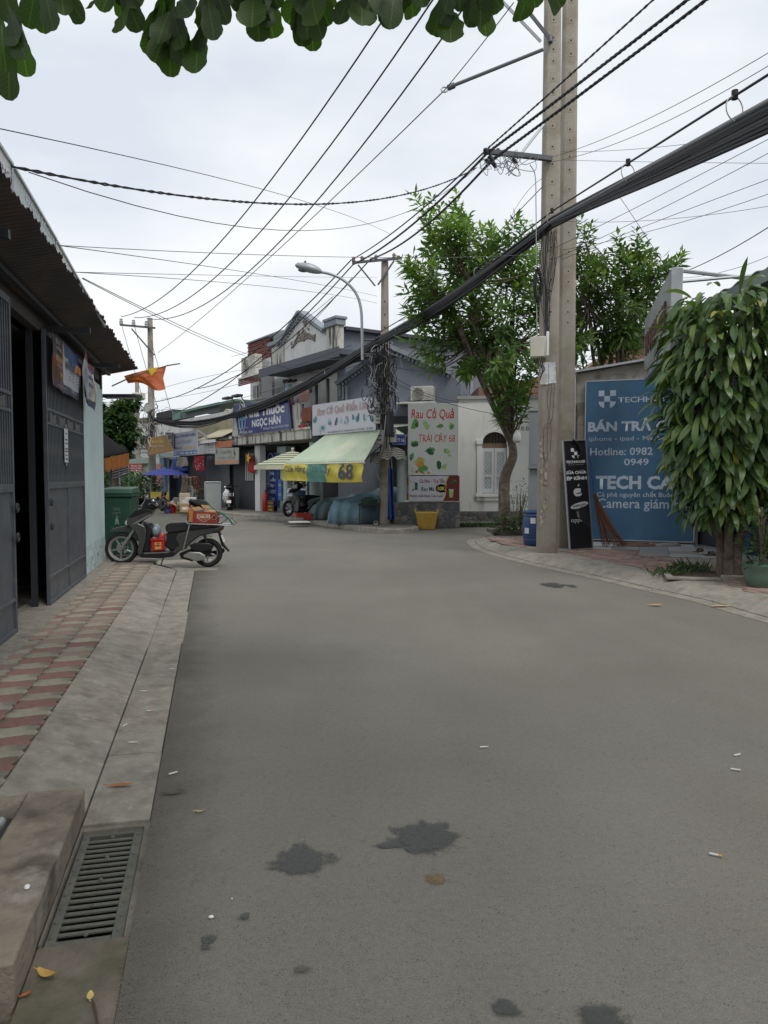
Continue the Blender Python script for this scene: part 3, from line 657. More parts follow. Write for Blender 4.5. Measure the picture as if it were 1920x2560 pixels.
# ------------------------------------------------------------------ phone-shop wall with big blue board
tw = thing('boundary_wall', 'grey rendered wall behind the blue shop board, with thin metal coping', 'wall', TW)
REND = M('render_grey', (.27, .25, .22), .88, .15, 5, .3, 30, col2=(.17, .155, .13), mscale=1.8, col3=(.12, .1, .08), m3=4, lo3=.6, hi3=.72)
L1 = lo(TW, 1745, 1352)[0]
zl = lo(TW, 1442, 934)[1]; zr = lo(TW, 1610, 900)[1] + .12
MB().prism([(-.02, 0), (L1, 0), (L1, zr), (-.02, zl)], .03, .25).build('wall', REND, tw, bevel=.01)
MB().prism([(-.12, zl + .005), (L1 + .1, zr + .005), (L1 + .1, zr + .05), (-.12, zl + .05)], -.08, .4).build('coping', GALV, tw)
MB().box(.02, .24, -.01, .03, .1, zl - .6).build('patch', CONCD, tw)
MB().cyl((-.06, -.02, .3), (-.06, -.02, zl - .05), .045, n=10).build('drain_pipe', M('pipe_grey', (.42, .44, .44), .5, .1), tw); MB().cyl((-.14, -.02, 2.1), (.02, -.02, 2.1), .055, n=10).build('pipe_joint', M('pipe_grey', (.42, .44, .44), .5, .1), tw)
BB = M('board_blue', (.035, .095, .175), .35, .08, 1.2, col2=(.045, .12, .2), mscale=.7, coat=.15)
TXT = M('board_lettering', (.36, .42, .5), .5, .04)
bb = thing('shop_board', 'large blue printed shop board with white lettering standing against the grey wall', 'sign board', TW @ Matrix.Translation((0, -.03, 0)))
X0, Z1 = lo(TW, 1466, 955, -.03); X1, Z0 = lo(TW, 1733, 1354, -.03)
MB().box(X0, X1, -.015, .03, Z0, Z1).build('panel', BB, bb)
for a, b, c, d in ((X0-.02, X0, Z0, Z1), (X1, X1+.02, Z0, Z1), (X0, X1, Z1, Z1+.02), (X0, X1, Z0-.02, Z0)): MB().box(a, b, -.022, .03, c, d).build('frame_bar', GALV, bb)
def bt(s, x0, y0, x1, y1, bold=.0, m=TXT):
    a = lo(TW, x0, y1, -.05); b = lo(TW, x1, y0, -.05); return text(s, m, bb, (a[0]+b[0])/2, (a[1]+b[1])/2, b[1]-a[1], b[0]-a[0], y=-.019, bold=bold)
bt('TECHHOUSE', 1545, 988, 1700, 1007, .02); bt('BÁN TRẢ GÓP', 1470, 1041, 1722, 1080, .04); bt('iphone - ipad - Macbook', 1472, 1088, 1690, 1106); bt('Hotline: 0982', 1475, 1118, 1632, 1139, .015); bt('0949', 1560, 1146, 1622, 1164, .015); bt('TECH CAFE', 1489, 1189, 1728, 1223, .04); bt('Cà phê nguyên chất Buôn Mê', 1492, 1228, 1715, 1245, .01); bt('Camera giám sát', 1493, 1248, 1725, 1277, .01)
lg = MB()                                            # chequered shield emblem
def emblem(cx, cz, s, par, mt, y):
    q = s/3
    for i, j in ((0, 2), (2, 2), (1, 1)): MB().box(cx - s/2 + i*q, cx - s/2 + (i+1)*q, y, y+.002, cz - s/2 + j*q, cz - s/2 + (j+1)*q).build('emblem', mt, par)
    for sgn in (-1, 1):
        a = [(cx + sgn*s/2, cz - s/6)] + [(cx + sgn*s/2*math.cos(t*.35), cz - s/6 - s*.42*math.sin(t*.35)) for t in (1, 2, 3)] + [(cx + sgn*s/6, cz - s/6 - s*.38), (cx + sgn*s/6, cz - s/6)]
        MB().prism(a, y, y+.002).build('emblem', mt, par)
ex = lo(TW, 1518, 997, -.05); emblem(ex[0], ex[1], .34, bb, TXT, -.02)
# black leaning sign
kp = gd(1424, 1371, .12)
BS = frame(gd(1424, 1376, .12)[:2], gd(1490, 1374, .12)[:2], .12)
BS = BS @ Matrix.Rotation(R(-4.2), 4, 'X') @ Matrix.Rotation(R(-2.6), 4, 'Y')
sb = thing('leaning_sign', 'tall narrow torn black phone repair sign leaning beside the twin poles', 'sign', BS)
BSW = .49; BSH = 2.05
BLKV = M('black_vinyl', (.018, .018, .02), .35, .3, 6, bump=.3, bscale=3, spec=.4)
MB().box(.01, BSW-.01, 0, .02, .02, BSH).build('panel', BLKV, sb)
for a, b, c, d in ((0, .018, 0, BSH), (BSW-.018, BSW, 0, BSH), (.018, BSW-.018, 0, .018), (.018, BSW-.018, BSH-.018, BSH)): MB().box(a, b, -.02, .03, c, d).build('frame_bar', GALV, sb)
SW = M('sign_print_white', (.62, .63, .64), .5, .05)
def st_(s, cz, h, w, bold=.0, cx=.245): return text(s, SW, sb, cx, cz, h, w, y=-.006, bold=bold)
for i, j in ((0, 2), (1, 1)): MB().box(.16 + i*.065, .225 + i*.065, -.006, -.004, 1.7 + j*.065, 1.765 + j*.065).build('emblem', SW, sb)
MB().prism([(.165, 1.76), (.225, 1.76), (.225, 1.7), (.19, 1.72)], -.006, -.004).build('emblem', SW, sb); MB().prism([(.29, 1.76), (.345, 1.76), (.335, 1.715), (.29, 1.7)], -.006, -.004).build('emblem', SW, sb)
st_('TECHHOUSE', 1.64, .05, .4, .03); st_('điện thoại - máy tính bảng', 1.585, .016, .32); st_('SỬA CHỮA', 1.45, .075, .42, .04); st_('ÉP KÍNH', 1.34, .08, .42, .05)
ap = []                                              # bitten apple emblem
for i in range(40):
    t = 2*math.pi*i/40; r = .085*(1 + .08*math.cos(2*t) - .16*math.exp(-((t-math.pi/2)/.35)**2) - .1*math.exp(-((t-3*math.pi/2)/.3)**2))
    x, z = r*math.cos(t)*.98, r*math.sin(t)*1.05
    d = math.hypot(x-.1, z-.015)
    if d < .045: k = .045/max(d, 1e-3); x = .1 + (x-.1)*k; z = .015 + (z-.015)*k
    ap.append((.25 + x, 1.07 + z))
MB().prism(ap, -.006, -.004).build('emblem', SW, sb); MB().prism([(.25, 1.18), (.262, 1.21), (.29, 1.225), (.285, 1.19), (.268, 1.178)], -.006, -.004).build('emblem', SW, sb)
MB().prism([(.2, 1.05), (.31, 1.065), (.33, 1.05), (.25, 1.035)], -.0085, -.0065).build('tear', BLKV, sb)
el = [(.265 + .19*math.cos(t)*math.cos(.2) - .052*math.sin(t)*math.sin(.2), .825 + .19*math.cos(t)*math.sin(.2) + .052*math.sin(t)*math.cos(.2)) for t in [2*math.pi*i/28 for i in range(28)]]
MB().prism(el, -.006, -.004).build('emblem', SW, sb); text('SAMSUNG', BLKV, sb, .265, .825, .045, .28, y=-.008, bold=.02, rot=.12); st_('oppo', .53, .085, .26, .0, .2)
MB().prism([(.17, .74), (.33, .8), (.42, .66), (.46, .4), (.39, .42), (.28, .55), (.16, .66)], -.014, -.009).build('torn_flap', M('vinyl_back', (.03, .03, .033), .4, .3), sb, smooth=20)
MB().prism([(.19, .7), (.23, .72), (.25, .6), (.2, .6)], -.0165, -.0145).build('torn_gap', M('render_peek', (.2, .18, .15), .9), sb)
MB().tube(smooth_path([(.2, -.03, BSH+.0), (.3, -.03, BSH-.08), (.36, -.03, BSH-.25), (.3, -.03, BSH-.33)]), [.01, .03, .035, .01]*0 or .02, 6).build('bag_scrap', BLACK, sb)
# straw broom
bm_ = thing('straw_broom', 'reddish straw broom propped against the blue shop board', 'broom', Matrix.Translation(gd(1530, 1371, .12)))
STRAW = M('straw', (.13, .062, .035), .8, .3, 30)
tip = at(1486, 1235, 14.3) - gd(1530, 1371, .12); rb = random.Random(4); mb = MB()
for i in range(90):
    e_ = Vector((rb.uniform(-.24, .24), rb.uniform(-.06, .1), rb.uniform(0, .06) + .02)); e_.x += .05
    a = tip + Vector((rb.uniform(-.03, .03), rb.uniform(-.03, .03), 0)); m_ = a.lerp(e_, .5) + Vector((rb.uniform(-.05, .0), 0, 0))
    mb.tube([a, m_, e_], .004, 3)
mb.build('bristles', STRAW, bm_, smooth=0, recalc=False); MB().tube([tip + Vector((-.1, .1, .9)), tip], .016, 8).build('handle', M('broom_blue', (.05, .08, .2), .5), bm_)
# hoses, shoes, odds on the tiles
for nm, lab, cat, px, py, r, col in (('garden_hose', 'coiled brown hose lying on the tiles before the blue board', 'hose', 1595, 1365, .4, (.16, .09, .07)), ('garden_hose', 'coiled grey hose lying on the tiles near the blue board corner', 'hose', 1660, 1365, .32, (.22, .22, .2))):
    c = gd(px, py, .13); mb = MB()
    for k in range(3): mb.tube([c + Vector(((r - k*.03)*math.cos(t), (r - k*.03)*.55*math.sin(t), .012 + k*.016 + .006*math.sin(3*t))) for t in [2*math.pi*i/40 for i in range(41)]], .014, 6)
    mb.build(nm, M('hose_%d' % px, col, .5, .1), label=lab, cat=cat)
SH = M('shoe_brown', (.13, .1, .075), .8, .2)
for i, (px, py, a, w, wd) in enumerate(((1745, 1380, .6, 'upright brown', 'nearest the board corner'), (1770, 1388, .2, 'flat worn brown', 'beside the fallen pair on the tiles'), (1782, 1391, -.1, 'loose grey brown', 'closest to the leafy dracaena trunk'))):
    s_ = thing('sandal', '%s sandal on the shop tiles, %s' % (w, wd), 'sandal', Matrix.Translation(gd(px, py, .13)) @ Matrix.Rotation(a, 4, 'Z'), 'sandals left on the tiles')
    MB().prism([(-.12, -.035), (-.05, -.03), (.03, -.045), (.12, -.03), (.14, 0), (.12, .035), (.02, .045), (-.06, .03), (-.12, .03)], 0, .022, 'z').build('sole', SH, s_, bevel=.006)
    mb = MB(); mb.grid(6, 6, lambda u, v: (.02 + .09*u, -.048 + .096*v, .02 + .05*math.sin(v*math.pi))); mb.build('strap', SH, s_, solid=.006)
# ------------------------------------------------------------------ fascia sign, shop side and roof on the right
sA, sB = at(1611, 880, 14.6), at(1677, 780, 11.0)
FS = frame(sA[:2], sB[:2]); fl = (Vector(sB[:2]) - Vector(sA[:2])).length
fs = thing('fascia_sign', 'grey metal fascia sign box with rusty brown raised letters above the dracaena', 'sign', FS @ Matrix.Translation((0, 0, 3.36)))
SGM = M('fascia_metal', (.4, .42, .44), .4, .1, 3, metal=.3, col2=(.3, .31, .32), mscale=1)
MB().box(0, fl, 0, .16, 0, 1.19).build('box', SGM, fs, bevel=.01)
RUST = M('rust_letters', (.14, .085, .065), .7, .25, 8)
text('TECHHOUSE', RUST, fs, fl*.47, .62, .38, fl*.8, y=-.03, bold=.03); 
for i in range(9): MB().box(.42 + i*fl*.092, .42 + i*fl*.092 + .05, -.03, 0, .42, .82).build('letter_stud', RUST, fs)
MB().tube([(fl-.1, .1, 1.0), (fl-.1, 1.6, 1.05), (fl+.2, 3.2, .95)], .025, 6).build('support', GALV, fs)
rs = thing('phone_shop', 'phone shop with dark open front and sheet roof behind the dracaena', 'building', Matrix.Translation((6.35, 14.6, 0)))
NAVY = M('navy_paint', (.02, .04, .11), .5, .15); 
MB().box(0, 5, -7.5, .4, .1, 3.4).build('wall', M('shop_shade', (.03, .033, .04), .85, .2), rs)  # solid block, the open front's shade put into its dark colour
for k, (a, b, m) in enumerate(((-.9, -.82, STEELD), (-1.9, -1.75, NAVY), (-3.3, -3.15, NAVY), (-5.4, -5.2, NAVY))): MB().box(-.06, 0, a, b, .1, 3.2).build('post', m, rs)
MB().box(-.03, 0, -5.2, -3.3, .1, 2.6).build('shutter', NAVY, rs)
ROOFG = M('roof_grey_green', (.2, .24, .22), .5, .15, 4)
rf = MB(); rf.grid(60, 2, lambda u, v: (-1.3 + v*6, -6.8 + u*4.6, 4.25 + .02*math.cos(u*60) + .14*v)); rf.build('roof', ROOFG, rs, solid=.02, recalc=False)
MB().box(-1.32, -1.26, -6.8, -2.2, 4.06, 4.22).build('gutter_edge', ROOFG, rs)
MB().tube([at(1690, 675, 11.5) - Vector((6.35, 14.6, 0)), at(1925, 703, 11.0) - Vector((6.35, 14.6, 0))], .03, 6).build('rail', GALV, rs)
bh = thing('brick_house', 'bare red brick house wall seen through leaves above the grey wall', 'building', Matrix.Translation((7.5, 26, 0)))
def brickmat():
    m, n, l = _nt('brickwork'); out = n.new('ShaderNodeOutputMaterial'); b = n.new('ShaderNodeBsdfPrincipled'); l.new(b.outputs[0], out.inputs[0])
    tc = n.new('ShaderNodeTexCoord'); mp = n.new('ShaderNodeMapping'); mp.inputs['Rotation'].default_value = (R(90), 0, 0); l.new(tc.outputs['Object'], mp.inputs[0])
    bt_ = n.new('ShaderNodeTexBrick'); bt_.inputs['Color1'].default_value = (.23, .1, .07, 1); bt_.inputs['Color2'].default_value = (.18, .085, .06, 1); bt_.inputs['Mortar'].default_value = (.2, .17, .14, 1); bt_.inputs['Scale'].default_value = 5; l.new(mp.outputs[0], bt_.inputs[0]); l.new(bt_.outputs[0], b.inputs[0]); b.inputs['Roughness'].default_value = .9; return m
BRK = brickmat()
MB().prism([(-4.2, 0), (5, 0), (5, 6.3), (1.2, 6.3), (-.5, 5.2), (-4.2, 4.6)], 0, 4).build('wall', BRK, bh)
MB().prism([(.9, 6.3), (5.2, 6.3), (5.2, 6.45), (.9, 6.45)], -.3, 4).build('roof_edge', STEELD, bh)
# grey metal cabinet and blue drum behind the poles
cbp = at(1322, 1300, 15.6); cb = thing('metal_cabinet', 'grey metal cabinet standing half hidden behind the twin poles', 'cabinet', frame((cbp.x, 15.6), (cbp.x + 1, 15.45), .12))
CBM = M('cabinet_grey', (.24, .255, .28), .45, .08, 3, spec=.4)
zt = 1.5 + (1190-1030)/F*15.6 - .12; zm = 1.5 + (1190-1168)/F*15.6 - .12
MB().box(0, .62, 0, .4, zm, zt).build('upper_body', CBM, cb, bevel=.01); MB().box(.0, .62, .06, .4, .05, zm - .03).build('lower_body', CBM, cb, bevel=.01); MB().box(-.02, .64, -.02, .42, zm - .03, zm).build('ledge', CBM, cb, bevel=.006); MB().box(-.02, .64, -.02, .42, zt, zt+.05).build('top', CBM, cb, bevel=.01)
MB().box(.04, .58, -.008, 0, zm+.05, zt-.05).build('door', CBM, cb, bevel=.004)
MB().tube(smooth_path([(.02, .03, .6), (.1, -.03, .56), (.3, -.03, .57)]), .012, 5).build('chain', GALV, cb)
DRB = M('drum_blue', (.028, .06, .15), .45, .1, 4)
dp = gd(1338, 1364, .12); dr = thing('plastic_drum', 'blue plastic drum beside the front twin pole', 'drum', Matrix.Translation((dp.x, dp.y + .05, .12)))
MB().lathe([(.19, 0), (.215, .03), (.225, .1), (.245, .22), (.25, .36), (.245, .5), (.22, .6), (.2, .63), (.215, .65), (.215, .68), (.19, .7), (0, .7)], 28).build('body', DRB, dr, smooth=60)
for z in (.12, .6): MB().torus((0, 0, z), .225, .012, None, 28, 6).build('rib', DRB, dr)
for a, z in ((-110, .5), (-140, .3), (-60, .28)):
    x, y = .25*math.cos(R(a)), .25*math.sin(R(a)); MB().box(-.05, .05, -.004, 0, -.05, .06, Matrix.Translation((x, y, z)) @ Matrix.Rotation(R(a+90), 4, 'Z')).build('label_patch', POST, dr)
# ------------------------------------------------------------------ far side of the street: row of shops
FA = frame((-6.3, 30.6), (-.23, 21.4))
def c4(x, y): return 300 + .2411*x, 960 + .2411*y
def c5(x, y): return 560 + .2713*x, 740 + .2713*y
def c6(x, y): return 900 + .2652*x, 900 + .2652*y
def fx(px, off=0., fr=FA): return lo(fr, px, 1190, off)[0]
def fz(px, py, off=0., fr=FA): return lo(fr, px, py, off)[1]
def fb(par, name, mat, xl, yt, yb, xr, y0, y1, fr=FA, bevel=0, **k):      # box whose front face spans these photo columns / rows (rows read at the left edge)
    return box(name, mat, par, fx(xl, y0, fr), fx(xr, y0, fr), y0, y1, fz(xl, yb, y0, fr), fz(xl, yt, y0, fr), bevel=bevel, **k)
def ft(par, s, x0, yt, yb, x1, mat, off, fr=FA, bold=0., shear=0., y=None):
    xm = (x0+x1)/2; a, b = fx(x0, off, fr), fx(x1, off, fr); z0, z1 = fz(xm, yb, off, fr), fz(xm, yt, off, fr)
    return text(s, mat, par, (a+b)/2, (z0+z1)/2, z1-z0, b-a, y=off if y is None else y, bold=bold, shear=shear)
# pavement in front of the shops
kl = [Vector((-22, 50.5, 0)), gd(430, 1272), gd(560, 1289), gd(723, 1303), gd(831, 1318), gd(930, 1331), gd(990, 1335), Vector((.75, 19.6, 0)), Vector((.95, 20.2, 0)), Vector((.9, 20.9, 0))]
kl = [Vector((p.x, p.y, 0)) for p in smooth_path(kl, 4)]; kin = offset(kl, -.14)
fp = thing('far_pavement', None, None, kind='structure'); SIDE = M('side_concrete', (.2, .185, .16), .88, .2, 5, .3, 30, col2=(.12, .11, .1), mscale=2)
mb = MB(); nn = len(kl)
mb.add([(p.x, p.y, 0) for p in kl] + [(p.x, p.y, .11) for p in kl] + [(p.x, p.y, .125) for p in kin], [(i, i+1, i+1+nn, i+nn) for i in range(nn-1)] + [(i+nn, i+nn+1, i+1+2*nn, i+2*nn) for i in range(nn-1)]); mb.build('kerb_edge', CONC, fp, smooth=60)
MB().poly([(p.x, p.y, .12) for p in kin] + [(3.5, 22, .12), (0, 34, .12), (-14, 54, .12)]).build('paving', SIDE, fp)
PLASTER = M('plaster_white', (.62, .62, .6), .85, .08, 2, .15, 25, col2=(.42, .41, .38), mscale=1.6, lo_=.5, hi_=.75, streak=True)
OLDW = M('mouldy_plaster', (.5, .49, .44), .9, .15, 6, .3, 30, col2=(.06, .062, .055), mscale=5, lo_=.5, hi_=.6, streak=True)
GREYP = M('slate_blue_paint', (.175, .19, .225), .8, .08, 2, .12, 25, col2=(.145, .158, .19), mscale=1.2)
GREYT = M('slate_trim', (.24, .27, .3), .8, .1, 4)
SHADE = M('interior_shade', (.045, .046, .05), .9, .2, 3)  # shade of the open shop fronts put into the colour
MINT = M('mint_paint', (.4, .5, .46), .8, .1, 3, col2=(.22, .3, .27), mscale=2)
NAVYB = M('pharmacy_navy', (.012, .028, .15), .4, .1, 2, coat=.2)
SWHT = M('sign_letter_white', (.66, .67, .68), .5, .04)
# ---- pharmacy house
ph = thing('pharmacy_house', 'two storey pharmacy house with stained balcony and white gabled upper floor', 'building', FA)
xL, xR = fx(c5(70, 0)[0]), fx(c5(800, 0)[0])
zb = fz(c5(70, 0)[0], c5(0, 1380)[1]); zt_ = fz(c5(70, 0)[0], c5(0, 1295)[1])
MB().box(xL, xR, 0, 1.3, zb, zt_).build('balcony_slab', OLDW, ph, bevel=.02)
MB().box(xL - .02, xR + .03, -.05, 0, zt_ - .06, zt_ + .02).build('balcony_lip', OLDW, ph, bevel=.01)
fb(ph, 'balcony_parapet', OLDW, c5(600,0)[0], c5(0,1010)[1], c5(0,1240)[1], c5(705,0)[0], .05, .2)
fb(ph, 'balcony_parapet', OLDW, c5(80,0)[0], c5(0,1030)[1], c5(0,1290)[1], c5(130,0)[0], .05, .2)
for k in range(5): fb(ph, 'baluster', OLDW, c5(700+k*24,0)[0], c5(0,1150)[1], c5(0,1240)[1], c5(710+k*24,0)[0], .08, .16)
fb(ph, 'balcony_rail', OLDW, c5(700,0)[0], c5(0,1130)[1], c5(0,1165)[1], c5(820,0)[0], .06, .18)
HOUT = xR + 4.2; ZW = fz(c5(945,0)[0], c5(0,560)[1], 1.0)
X2L, X2R = fx(c5(425,0)[0], 1.0), fx(c5(1045,0)[0], 1.0)
ZE = fz(c5(945,0)[0], c5(0,330)[1], 1.0); 
MB().box(X2L, X2R, 1.15, 9.0, zt_, ZE).build('wall', PLASTER, ph)
MB().box(X2L, X2R, 1.0, 1.149, zt_, ZE - 1.2).build('front_wall', PLASTER, ph)
MB().box(X2R - .02, X2R + .02, 1.02, 9.0, zt_, ZE - .05).build('side_wall', GREYP, ph)
MB().box(X2R - .1, X2R + .25, 1.2, 9.1, ZE - .05, ZE + .06).build('roof_edge', M('roof_dark', (.07, .07, .08), .7), ph)
for k in range(3): MB().box(X2R + .02, X2R + .06, 2.6 + k*2.1, 2.75 + k*2.1, zt_, ZE - .06).build('pilaster', GREYT, ph)
g_ = [c5(540, 650), c5(540, 480), c5(522, 470), c5(720, 160), c5(945, 330), c5(945, 560)]
gp = [lo(FA, x, y, .98) for x, y in g_]
MB().prism(gp, .98, 1.14).build('gable_wall', PLASTER, ph)
def rake(p, q, w, name, n=10):
    a = Vector((p[0], 0, p[1])); b = Vector((q[0], 0, q[1])); d = (b-a).normalized(); nrm = Vector((-d.z, 0, d.x)); nrm = nrm if nrm.z > 0 else -nrm
    P4 = [a, b, b + nrm*w, a + nrm*w]
    MB().prism([(v.x, v.z) for v in P4], .78, 1.16).build(name, GREYT, ph)
    MB().prism([((a - nrm*.1).x, (a - nrm*.1).z), ((b - nrm*.1).x, (b - nrm*.1).z), (b.x, b.z), (a.x, a.z)], .9, .98).build('gable_moulding', PLASTER, ph)
    for i in range(n):
        c = a.lerp(b, (i+.5)/n) - nrm*.05; MB().box(-.05, .05, .86, .98, -.05, .05, Matrix.Translation((c.x, 0, c.z)) @ Matrix.Rotation(-math.atan2(d.z, d.x), 4, 'Y')).build('dentil', GREYT, ph)
rake(gp[2], gp[3], .1, 'gable_rake', 12); rake(gp[3], gp[4], .1, 'gable_rake', 12)
pc = lo(FA, *c5(945, 300), .9); pd = lo(FA, *c5(1045, 525), .9)
MB().box(pc[0], pd[0], .9, 1.15, pd[1] - .4, pc[1]).build('corner_pier', OLDW, ph); MB().box(pc[0] - .06, pd[0] + .06, .82, 1.2, pc[1], pc[1] + .2).build('pier_cap', GREYT, ph, bevel=.02); MB().box(pc[0] - .1, pd[0] + .1, .78, 1.24, pc[1] + .2, pc[1] + .3).build('pier_cap', GREYT, ph, bevel=.02)
pa = lo(FA, *c5(425, 470), .9); pb = lo(FA, *c5(540, 640), .9)
MB().box(pa[0], pb[0], .92, 1.15, pb[1], pa[1]).build('corner_pier', OLDW, ph); MB().box(pa[0] - .08, pb[0] + .05, .8, 1.2, pa[1], pa[1] + .14).build('pier_cap', GREYT, ph, bevel=.02); MB().box(pa[0] + .3, pb[0] + .02, .9, 1.2, pa[1] + .14, pa[1] + .5).build('pier_cap', GREYT, ph, bevel=.02)
# moulded ornament on the gable
ORN = M('ornament_brown', (.23, .2, .18), .9, .2, 12); oc = lo(FA, *c5(725, 360), .95); ro = random.Random(2)
for i in range(26):
    a = ro.uniform(0, 6.28); r = ro.uniform(.05, .75); x = oc[0] + r*math.cos(a)*(1.1 if math.sin(a) < 0 else .6); z = oc[1] + (r*.7*abs(math.sin(a)) if math.sin(a) > 0 else -.25*r)
    MB().ball((x, .97, z), (ro.uniform(.05, .13), .05, ro.uniform(.04, .1)), 7, 5, Matrix.Rotation(ro.uniform(0, 3), 3, 'Y')).build('ornament', ORN, ph)
for s in (-1, 1):
    for k in range(2): MB().tube(smooth_path([(oc[0], .97, oc[1] - .1 - k*.08), (oc[0] + s*.45, .96, oc[1] - .02 - k*.14), (oc[0] + s*.8, .96, oc[1] - .3), (oc[0] + s*.95, .96, oc[1] - .12 - k*.2)]), .035, 6).build('ornament', ORN, ph)
# balcony roof, posts, inner wall
bz0 = fz(c5(340,0)[0], c5(0,742)[1], -.1); bz1 = fz(c5(340,0)[0], c5(0,690)[1], -.1)
bxl, bxr = fx(c5(340,0)[0], -.1), fx(c5(1060,0)[0], -.1)
MB().box(bxl, bxr, -.1, 1.3, bz0 + .05, bz1 + .02).build('balcony_roof', M('roof_slate', (.1, .108, .13), .7, .1), ph, bevel=.01); MB().box(bxl - .04, bxr + .04, -.14, -.1, bz0 - .04, bz1 + .06).build('roof_fascia', M('roof_slate', (.1, .108, .13), .7, .1), ph)
for px in (945, 840): fb(ph, 'balcony_post', STEELD, c5(px,0)[0], c5(0,760)[1], c5(0,1010)[1], c5(px+11,0)[0], .02, .1)
fb(ph, 'inner_panel', M('panel_grey', (.22, .22, .22), .8, .1), c5(350,0)[0], c5(0,745)[1], c5(0,950)[1], c5(450,0)[0], .5, .6)
fb(ph, 'door', M('mint_door', (.36, .4, .38), .7, .1), c5(465,0)[0], c5(0,760)[1], c5(0,1000)[1], c5(560,0)[0], .96, .999)
for k in range(3): fb(ph, 'vent', SHADE, c5(545+k*45,0)[0], c5(0,770)[1], c5(0,800)[1], c5(575+k*45,0)[0], .94, .99)
# ground floor
gz = .12
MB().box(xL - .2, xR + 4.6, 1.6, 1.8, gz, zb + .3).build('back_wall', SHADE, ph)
fb(ph, 'pier', PLASTER, c5(285,0)[0], c5(0,1380)[1], c5(0,2000)[1], c5(330,0)[0], .35, .6)
fb(ph, 'pier', MINT, c5(490,0)[0], c5(0,1390)[1], c5(0,2000)[1], c5(570,0)[0], .9, 1.3)
xc = (fx(c5(780,0)[0], .3) + fx(c5(855,0)[0], .3))/2
MB().cyl((xc, .45, gz), (xc, .45, zb + .02), .24, n=20).build('column', MINT, ph)
fb(ph, 'shop_wall', SHADE, c5(330,0)[0], c5(0,1440)[1], c5(0,2000)[1], c5(490,0)[0], 1.0, 1.1)
fb(ph, 'shelf_panel', M('shelf_white', (.45, .47, .48), .6), c5(560,0)[0], c5(0,1700)[1], c5(0,1850)[1], c5(600,0)[0], 1.05, 1.12)  # plain white panel at shelf height
# ---- slatted upper room to the left
ur = thing('slatted_house', 'white upper room with red brown louvres behind the pharmacy sign', 'building', FA)
LOUV = M('louvre_red', (.2, .07, .055), .7, .15, 6)
fb(ur, 'wall', PLASTER, c5(250,0)[0], c5(0,620)[1], c5(0,960)[1], c5(430,0)[0], 1.9, 4.5); fb(ur, 'wall', PLASTER, c5(235,0)[0], c5(0,440)[1], c5(0,620)[1], c5(470,0)[0], 2.3, 4.5)
for k in range(11): fb(ur, 'slat', LOUV, c5(226 + (k % 2)*4,0)[0], c5(0,432+k*18)[1], c5(0,445+k*18)[1], c5(425,0)[0], 1.95, 2.02)
fb(ur, 'slat_frame', LOUV, c5(240,0)[0], c5(0,440)[1], c5(0,632)[1], c5(425,0)[0], 2.03, 2.06)
fb(ur, 'roof_edge', GREYT, c5(215,0)[0], c5(0,428)[1], c5(0,440)[1], c5(510,0)[0], 1.85, 4.6)
fb(ur, 'ledge', PLASTER, c5(135,0)[0], c5(0,755)[1], c5(0,770)[1], c5(345,0)[0], .9, 2.4)
for k in range(4): fb(ur, 'slat', LOUV, c5(137,0)[0], c5(0,775+k*15)[1], c5(0,785+k*15)[1], c5(250+k*28,0)[0], 1.0, 1.06)
fb(ur, 'window', M('dim_glass', (.06, .07, .075), .15), c5(272,0)[0], c5(0,830)[1], c5(0,940)[1], c5(345,0)[0], 1.85, 1.9); fb(ur, 'window_frame', PLASTER, c5(305,0)[0], c5(0,830)[1], c5(0,940)[1], c5(310,0)[0], 1.82, 1.85)
ACW = M('ac_white', (.5, .49, .45), .55, .06, 4, col2=(.36, .34, .3), mscale=3)
def ac_unit(lab, fr, x, z, y, w=.85, h=.58):
    t = thing('air_conditioner', lab, 'air conditioner', fr @ Matrix.Translation((x, y, z)), 'outdoor air conditioner units')
    MB().box(0, w, 0, .32, .03, h).build('case', ACW, t, bevel=.015)
    m_ = Matrix.Rotation(R(90), 4, 'X'); c = (w*.36, -.012, h*.5)
    MB().lathe([(h*.4, 0), (h*.4, .012), (h*.38, .016), (h*.37, 0)], 24, c, m_).build('fan_ring', ACW, t); MB().lathe([(0, 0), (h*.37, 0)], 24, (c[0], -.004, c[2]), m_).build('fan_grille', M('ac_grille', (.12, .12, .12), .6), t)
    for k in range(5): MB().torus((c[0], -.018, c[2]), h*.07*(k+1), .005, m_, 20, 4).build('guard_ring', ACW, t)
    for k in range(3):
        a = k*2.1; MB().box(0, h*.33, -.005, 0, -.06, .06, Matrix.Translation((c[0], -.008, c[2])) @ Matrix.Rotation(a, 4, 'Y')).build('blade', M('ac_grille', (.12, .12, .12), .6), t)
    for k in (.1, w - .16): MB().box(k, k + .06, .02, .3, 0, .03).build('foot', STEELD, t)
    return t
z_ = fz(c5(165,0)[0], c5(0,752)[1], 1.2)
ac_unit('old white air conditioner unit on the ledge below the red louvres', FA, fx(c5(168,0)[0], 1.2), z_, 1.2, 1.5, .85)
